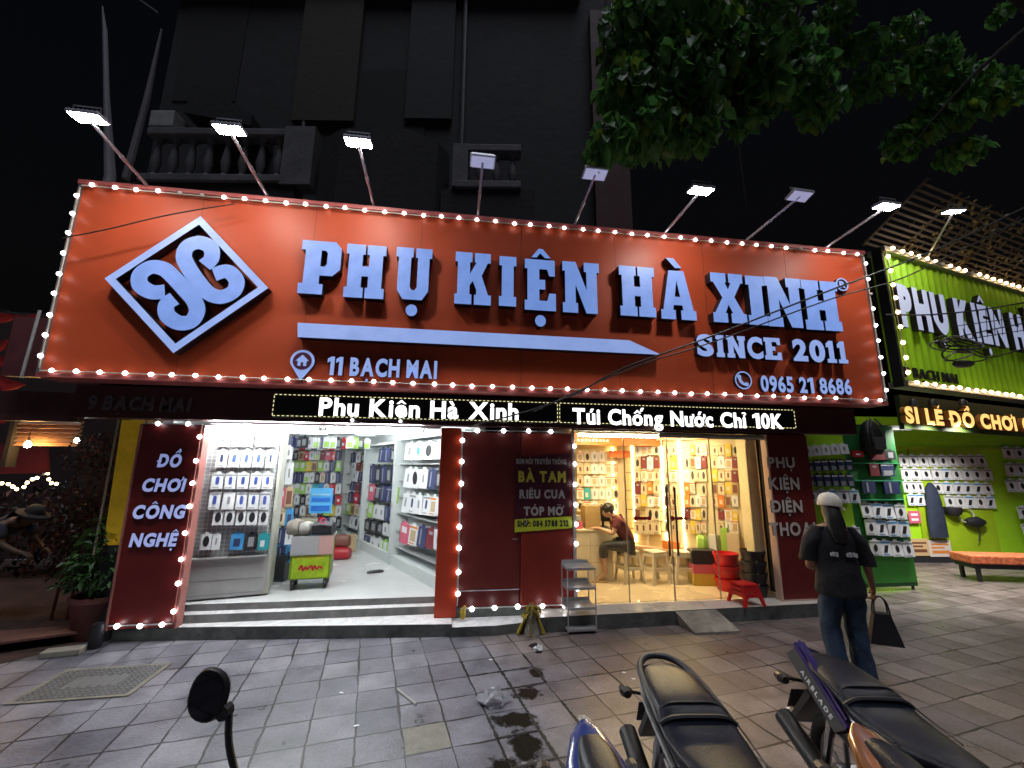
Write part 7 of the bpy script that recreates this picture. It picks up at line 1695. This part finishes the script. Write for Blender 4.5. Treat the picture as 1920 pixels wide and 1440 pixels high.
# ================================================================== SCOOTERS
M_vinyl = mat('seat_vinyl', (.006, .008, .017), .34, var=.25, scale=5, bump=.12, bscale=120, spec=.28)
M_tyre = mat('tyre_rubber', (.014, .014, .014), .75)
M_rim = mat('alloy_rim', (.30, .30, .32), .35, .8)
M_plast = mat('matt_plastic', (.022, .022, .025), .5)
M_chrome = mat('polished_metal', (.5, .5, .52), .18, .9)
M_tail = mat('tail_lens', (.30, .01, .01), .15, coat=.6)
M_glassm = mat('mirror_glass', (.05, .05, .055), .03, 1.0)
def scooter(label, paint, loc, rot, rail='grey', seat_w=1., sharp=False, words=None, sidestripe=None, mirrors=()):
    """local x forward, y left, z up; rear end of the tail at x = -.80"""
    t = thing('scooter', label, 'scooter', (0, 0, 0), 'parked scooters in the foreground')
    for x, nm in ((.72, 'front_wheel'), (-.58, 'rear_wheel')):
        M = Matrix.Translation((x, 0, .275)) @ Matrix.Rotation(RD(90), 4, 'X')
        g = MB(M); g.tube([(.235 * math.cos(a * .2618), .235 * math.sin(a * .2618), 0) for a in range(24)], .042, 10, closed=True); w_ = g.build(nm, M_tyre, t, smooth=True)
        g = MB(M); g.tube([(.188 * math.cos(a * .2618), .188 * math.sin(a * .2618), 0) for a in range(24)], .016, 6, closed=True); g.lathe([(.05, -.05), (.05, .05)], 12)
        for k in range(5):
            a = k * 1.2566; g.tube([(.04 * math.cos(a), .04 * math.sin(a), 0), (.185 * math.cos(a + .2), .185 * math.sin(a + .2), 0)], .013, 6)
        g.build('rim', M_rim, w_)
    sw = seat_w
    g = MB(); g.loft([(-.76, .775, .035 * sw, .012, 2), (-.74, .784, .092 * sw, .034, 2.4), (-.62, .788, .125 * sw, .046, 2.6), (-.42, .775, .132 * sw, .048, 2.8), (-.34, .768, .138 * sw, .049, 2.8), (-.29, .752, .143 * sw, .045, 2.8), (-.23, .728, .147 * sw, .040, 2.8), (-.12, .716, .142 * sw, .040, 2.8), (.04, .722, .116 * sw, .046, 2.6), (.17, .738, .085 * sw, .042, 2.4), (.25, .738, .05 * sw, .026, 2)], 22); g.build('seat', M_vinyl, t, smooth=True)
    g = MB()
    for s_ in (-1, 1): g.tube(smooth([(-.74, s_ * .07 * sw, .800), (-.6, s_ * .118 * sw, .800), (-.42, s_ * .136 * sw, .79), (-.2, s_ * .148 * sw, .752), (.0, s_ * .128 * sw, .745)], 5), .004, 5)
    g.build('seat_piping', M_plast, t)
    g = MB(); g.tube(smooth([(-.33, -.142 * sw, .775), (-.335, -.09 * sw, .812), (-.33, 0, .8185), (-.335, .09 * sw, .812), (-.33, .142 * sw, .775)], 5), .0045, 6); g.build('seat_seam', M_plast, t)
    g = MB(); g.tube(smooth([(-.27, -.15 * sw, .755), (-.262, -.10 * sw, .788), (-.26, 0, .7935), (-.262, .10 * sw, .788), (-.27, .15 * sw, .755)], 5), .011, 6); g.build('seat_strap', M_plast, t, smooth=True)
    g = MB(); g.add([(-.86, -.085, .53), (-.86, .085, .53), (-.93, .085, .40), (-.93, -.085, .40), (-.862, -.085, .531), (-.862, .085, .531), (-.932, .085, .401), (-.932, -.085, .401)], [(0, 1, 2, 3), (7, 6, 5, 4), (0, 4, 5, 1), (1, 5, 6, 2), (2, 6, 7, 3), (3, 7, 4, 0)], M=Matrix.Translation((-.03, 0, .02))); g.build('number_plate', mat('plate_back', (.08, .08, .08), .5), t)
    g = MB(); g.tube(smooth([(.50, .18, .92), (.62, .12, .98), (.66, .0, .86), (.60, -.03, .70)], 5), .005, 6); g.tube(smooth([(.50, -.18, .92), (.60, -.14, .99), (.66, .0, .88), (.58, .03, .66)], 5), .005, 6); g.build('control_cable', M_black, t)
    g = MB(); g.bbox(-.42, -.12, -.06, .06, .44, .58, .03); g.tube(smooth([(-.4, .07, .56), (-.3, .14, .5), (-.1, .12, .44), (.1, .05, .42)], 4), .012, 6); g.build('air_box', M_plast, t)
    if sharp:
        secs = [(-.86, .80, .02, .012, 2), (-.80, .775, .075, .035, 2.4), (-.66, .73, .125, .06, 2.6), (-.45, .68, .155, .085, 2.8), (-.2, .64, .165, .10, 2.8), (.05, .60, .14, .12, 2.6), (.2, .56, .10, .12, 2.4)]
    else:
        secs = [(-.80, .745, .05, .02, 2.2), (-.74, .73, .10, .035, 2.6), (-.58, .70, .135, .055, 2.8), (-.38, .665, .150, .075, 2.8), (-.15, .63, .155, .09, 2.8), (.05, .59, .13, .11, 2.6), (.2, .55, .09, .12, 2.4)]
    g = MB(); g.loft(secs, 20); bd_ = g.build('tail_body', paint, t, smooth=True)
    for s_ in (-1, 1):
        e = .16 if sharp else .152
        if sidestripe:
            g = MB(); pts = [(-.74, s_ * (.100), .745), (-.58, s_ * .138, .715), (-.38, s_ * (e - .003), .685), (-.15, s_ * (e + .001), .65)]; g.tube([(p[0], p[1] * 1.06, p[2]) for p in smooth(pts, 5)], .013, 6); g.build('side_strip', sidestripe, t)
    if words:
        Mw = Matrix(((-1, 0, 0, 0), (0, 0, 1, 0), (0, 1, 0, 0), (0, 0, 0, 1)))
        # raised letters along the right flank (seen from the shop side)
        ux = Vector((.86, -.10, -.30)).normalized(); n_ = Vector((-.05, -.93, .36)).normalized(); vx = n_.cross(ux).normalized()
        o_ = Vector((-.66, -.142, .765)); Mw = Matrix(((ux.x, vx.x, n_.x, o_.x), (ux.y, vx.y, n_.y, o_.y), (ux.z, vx.z, n_.z, o_.z), (0, 0, 0, 1)))
        g = MB(Mw); g.prism([(-.14, -.03), (.38, -.035), (.42, .03), (-.10, .05)], -.02, .004); g.build('side_panel', M_plast, t)
        g = MB(Mw); text(g, words, .02, -.012, .022, .33, .004, .007, .02, .3, .15); g.build('lettering', mat('badge_white', (.75, .75, .78), .3), t)
        g = MB(Mw); g.prism([(-.12, .052), (.42, .034), (.42, .052), (-.12, .075)], -.02, .006); g.prism([(-.10, .085), (.40, .062), (.40, .076), (-.10, .105)], -.03, .006); g.build('purple_trim', mat('violet_paint', (.045, .035, .16), .2, coat=.7), t)
    # grab rail around the tail
    rm = M_chrome if rail == 'chrome' else mat('rail_grey', (.035, .037, .042), .42)
    if rail:
        g = MB(); P_ = [(-.30, -.168, .765), (-.5, -.160, .80), (-.70, -.135, .825), (-.80, -.08, .838), (-.83, 0, .842), (-.80, .08, .838), (-.70, .135, .825), (-.5, .160, .80), (-.30, .168, .765)]
        g.tube(smooth([(p[0] + .015, p[1] * .97, p[2] - .012) for p in P_], 5), .018, 10); g.build('grab_rail', rm, t, smooth=True)
    g = MB(); g.loft([(-.85 if sharp else -.805, .77 if sharp else .725, .03, .012, 2.2), (-.80, .745 if sharp else .705, .07, .022, 2.6), (-.72, .71 if sharp else .68, .09, .02, 2.6)], 12); g.build('tail_light', M_tail, t, smooth=True)
    g = MB(); g.add([(-.74, -.08, .62), (-.74, .08, .62), (-.97, .075, .36), (-.97, -.075, .36), (-.70, -.08, .60), (-.70, .08, .60), (-.94, .075, .345), (-.94, -.075, .345)], [(0, 1, 2, 3), (7, 6, 5, 4), (0, 4, 5, 1), (1, 5, 6, 2), (2, 6, 7, 3), (3, 7, 4, 0)]); g.build('rear_mudguard', M_plast, t)
    for s_ in (-1, 1):
        g = MB(); g.tube([(-.74, s_ * .08, .66), (-.78, s_ * .17, .66)], .01, 6); g.loft([(-.82, .66, .03, .022, 2), (-.77, .66, .038, .03, 2), (-.74, .66, .02, .02, 2)], 10, M=Matrix.Translation((0, s_ * .19, 0))); g.build('indicator', mat('indicator_smoked', (.018, .012, .01), .45), t)
        g = MB(); g.tube([(-.45, s_ * .12, .62), (-.56, s_ * .13, .29)], .022, 8); g.build('shock_absorber', M_chrome, t)
        g = MB(); g.tube([(-.05, s_ * .13, .30), (-.05, s_ * .27, .32)], .014, 8); g.build('foot_peg', M_black, t)
    g = MB(); g.tube(smooth([(.1, -.12, .22), (-.2, -.15, .22), (-.45, -.16, .30), (-.85, -.17, .42)], 4), [.022] * 5 + [.05] * 8, 10); g.build('exhaust', M_blackm, t, smooth=True)
    g = MB(); g.bbox(-.2, .25, -.1, .1, .2, .44, .04); g.build('engine', mat('engine_grey', (.08, .08, .085), .5, .4), t)
    g = MB(); g.loft([(.15, .45, .07, .12, 2.4), (.35, .42, .10, .14, 2.4), (.50, .54, .17, .22, 2.6), (.57, .62, .18, .24, 2.6), (.64, .70, .12, .16, 2.4), (.70, .78, .06, .06, 2)], 18); g.build('leg_shield', paint, t, smooth=True)
    g = MB(); g.loft([(.48, .56, .05, .02, 2), (.60, .58, .075, .03, 2.4), (.76, .575, .075, .03, 2.4), (.96, .47, .06, .03, 2.2), (1.02, .40, .03, .02, 2)], 12); g.build('front_mudguard', paint, t, smooth=True)
    for s_ in (-1, 1):
        g = MB(); g.tube([(.72, s_ * .07, .275), (.60, s_ * .075, .72)], .02, 8); g.build('fork', M_chrome, t)
    g = MB(); g.tube(smooth([(.50, -.29, .915), (.55, -.2, .93), (.58, 0, .90), (.55, .2, .93), (.50, .29, .915)], 5), .012, 8); hb2 = g.build('handlebar', M_plast, t, smooth=True)
    for s_ in (-1, 1):
        g = MB(); g.tube([(.515, s_ * .25, .922), (.48, s_ * .33, .912)], .018, 8); g.build('grip', M_black, hb2)
        if s_ in mirrors:
            g = MB(); g.tube(smooth([(.54, s_ * .21, .93), (.545, s_ * .235, 1.06), (.55, s_ * .275, 1.17), (.56, s_ * .288, 1.255)], 4), [.011] * 5 + [.009] * 8, 6); st_ = g.build('mirror_stem', M_black, t, smooth=True)
            MM_ = Matrix.Translation((.56, s_ * .345, 1.285)) @ Matrix.Rotation(RD(s_ * -14), 4, 'Z') @ Matrix.Rotation(RD(s_ * 12), 4, 'X')
            g = MB(MM_); g.loft([(-.008, 0, .052, .064, 2.3), (.004, 0, .056, .068, 2.3), (.022, 0, .046, .056, 2.3), (.034, 0, .024, .03, 2)], 22); g.loft([(-.005, -.03, .02, .02, 2), (.02, -.03, .02, .02, 2)], 8, M=Matrix.Translation((0, -s_ * .054, 0))); mh_ = g.build('mirror_shell', M_black, t, smooth=True)
            g = MB(MM_); g.loft([(-.0095, 0, .047, .058, 2.3), (-.0082, 0, .047, .058, 2.3)], 22); g.build('mirror_glass', M_glassm, mh_)
    g = MB(); g.loft([(.48, .93, .09, .05, 2.4), (.56, .92, .12, .07, 2.6), (.64, .89, .09, .06, 2.4), (.68, .87, .04, .03, 2)], 16); g.build('headlight_cowl', paint, t, smooth=True)
    g = MB(); g.loft([(.63, .89, .075, .05, 2.4), (.675, .875, .05, .04, 2.2), (.69, .87, .02, .02, 2)], 14); g.build('headlight', mat('headlight_lens', (.4, .4, .42), .1, coat=.8), t, smooth=True)
    g = MB(); g.tube([(.0, .1, .24), (.02, .2, .03), (.1, .22, .012)], .012, 6); g.build('side_stand', M_blackm, t)
    t.location = loc; t.rotation_euler = (0, 0, RD(rot)); return t
P_dark = mat('scooter_grey_paint', (.018, .020, .024), .25, coat=.5)
P_navy = mat('scooter_navy_paint', (.012, .014, .035), .2, coat=.7)
P_blue = mat('scooter_blue_paint', (.012, .04, .22), .22, coat=.7)
P_bronze = mat('scooter_bronze_paint', (.36, .15, .05), .14, .35, coat=.8)
def park(tail, heading, **k):
    a = RD(heading); d = Vector((math.cos(a), math.sin(a), 0)); o = Vector(tail) + d * .81
    return scooter(loc=(o.x, o.y, 0), rot=heading, **k)
park((1.235, 2.60, 0), -97, label='black scooter with long worn seat and grey grab rail, tail to shop', paint=P_dark, rail='grey', seat_w=1.2, sidestripe=mat('silver_strip', (.4, .4, .42), .35, .5))
park((2.25, 2.62, 0), -101, label='navy scooter with sharp tail and white letters at right foreground', paint=P_navy, rail=None, seat_w=1.1, sharp=True, words='AIRBLADE')
park((.63, 2.02, 0), -95, label='scooter tail with bright blue side panel at bottom centre', paint=P_blue, rail=None, sharp=True, seat_w=.62)
park((1.80, 1.84, 0), -104, label='glossy bronze scooter tail between the black and navy scooters', paint=P_bronze, rail=None, sharp=True, seat_w=.5)
# the scooter below the left mirror stands the other way round
scooter('black scooter facing the shop, mostly below the frame, mirror raised at left', P_dark, (-.28, .85, 0), 90, rail='grey', mirrors=(1,))
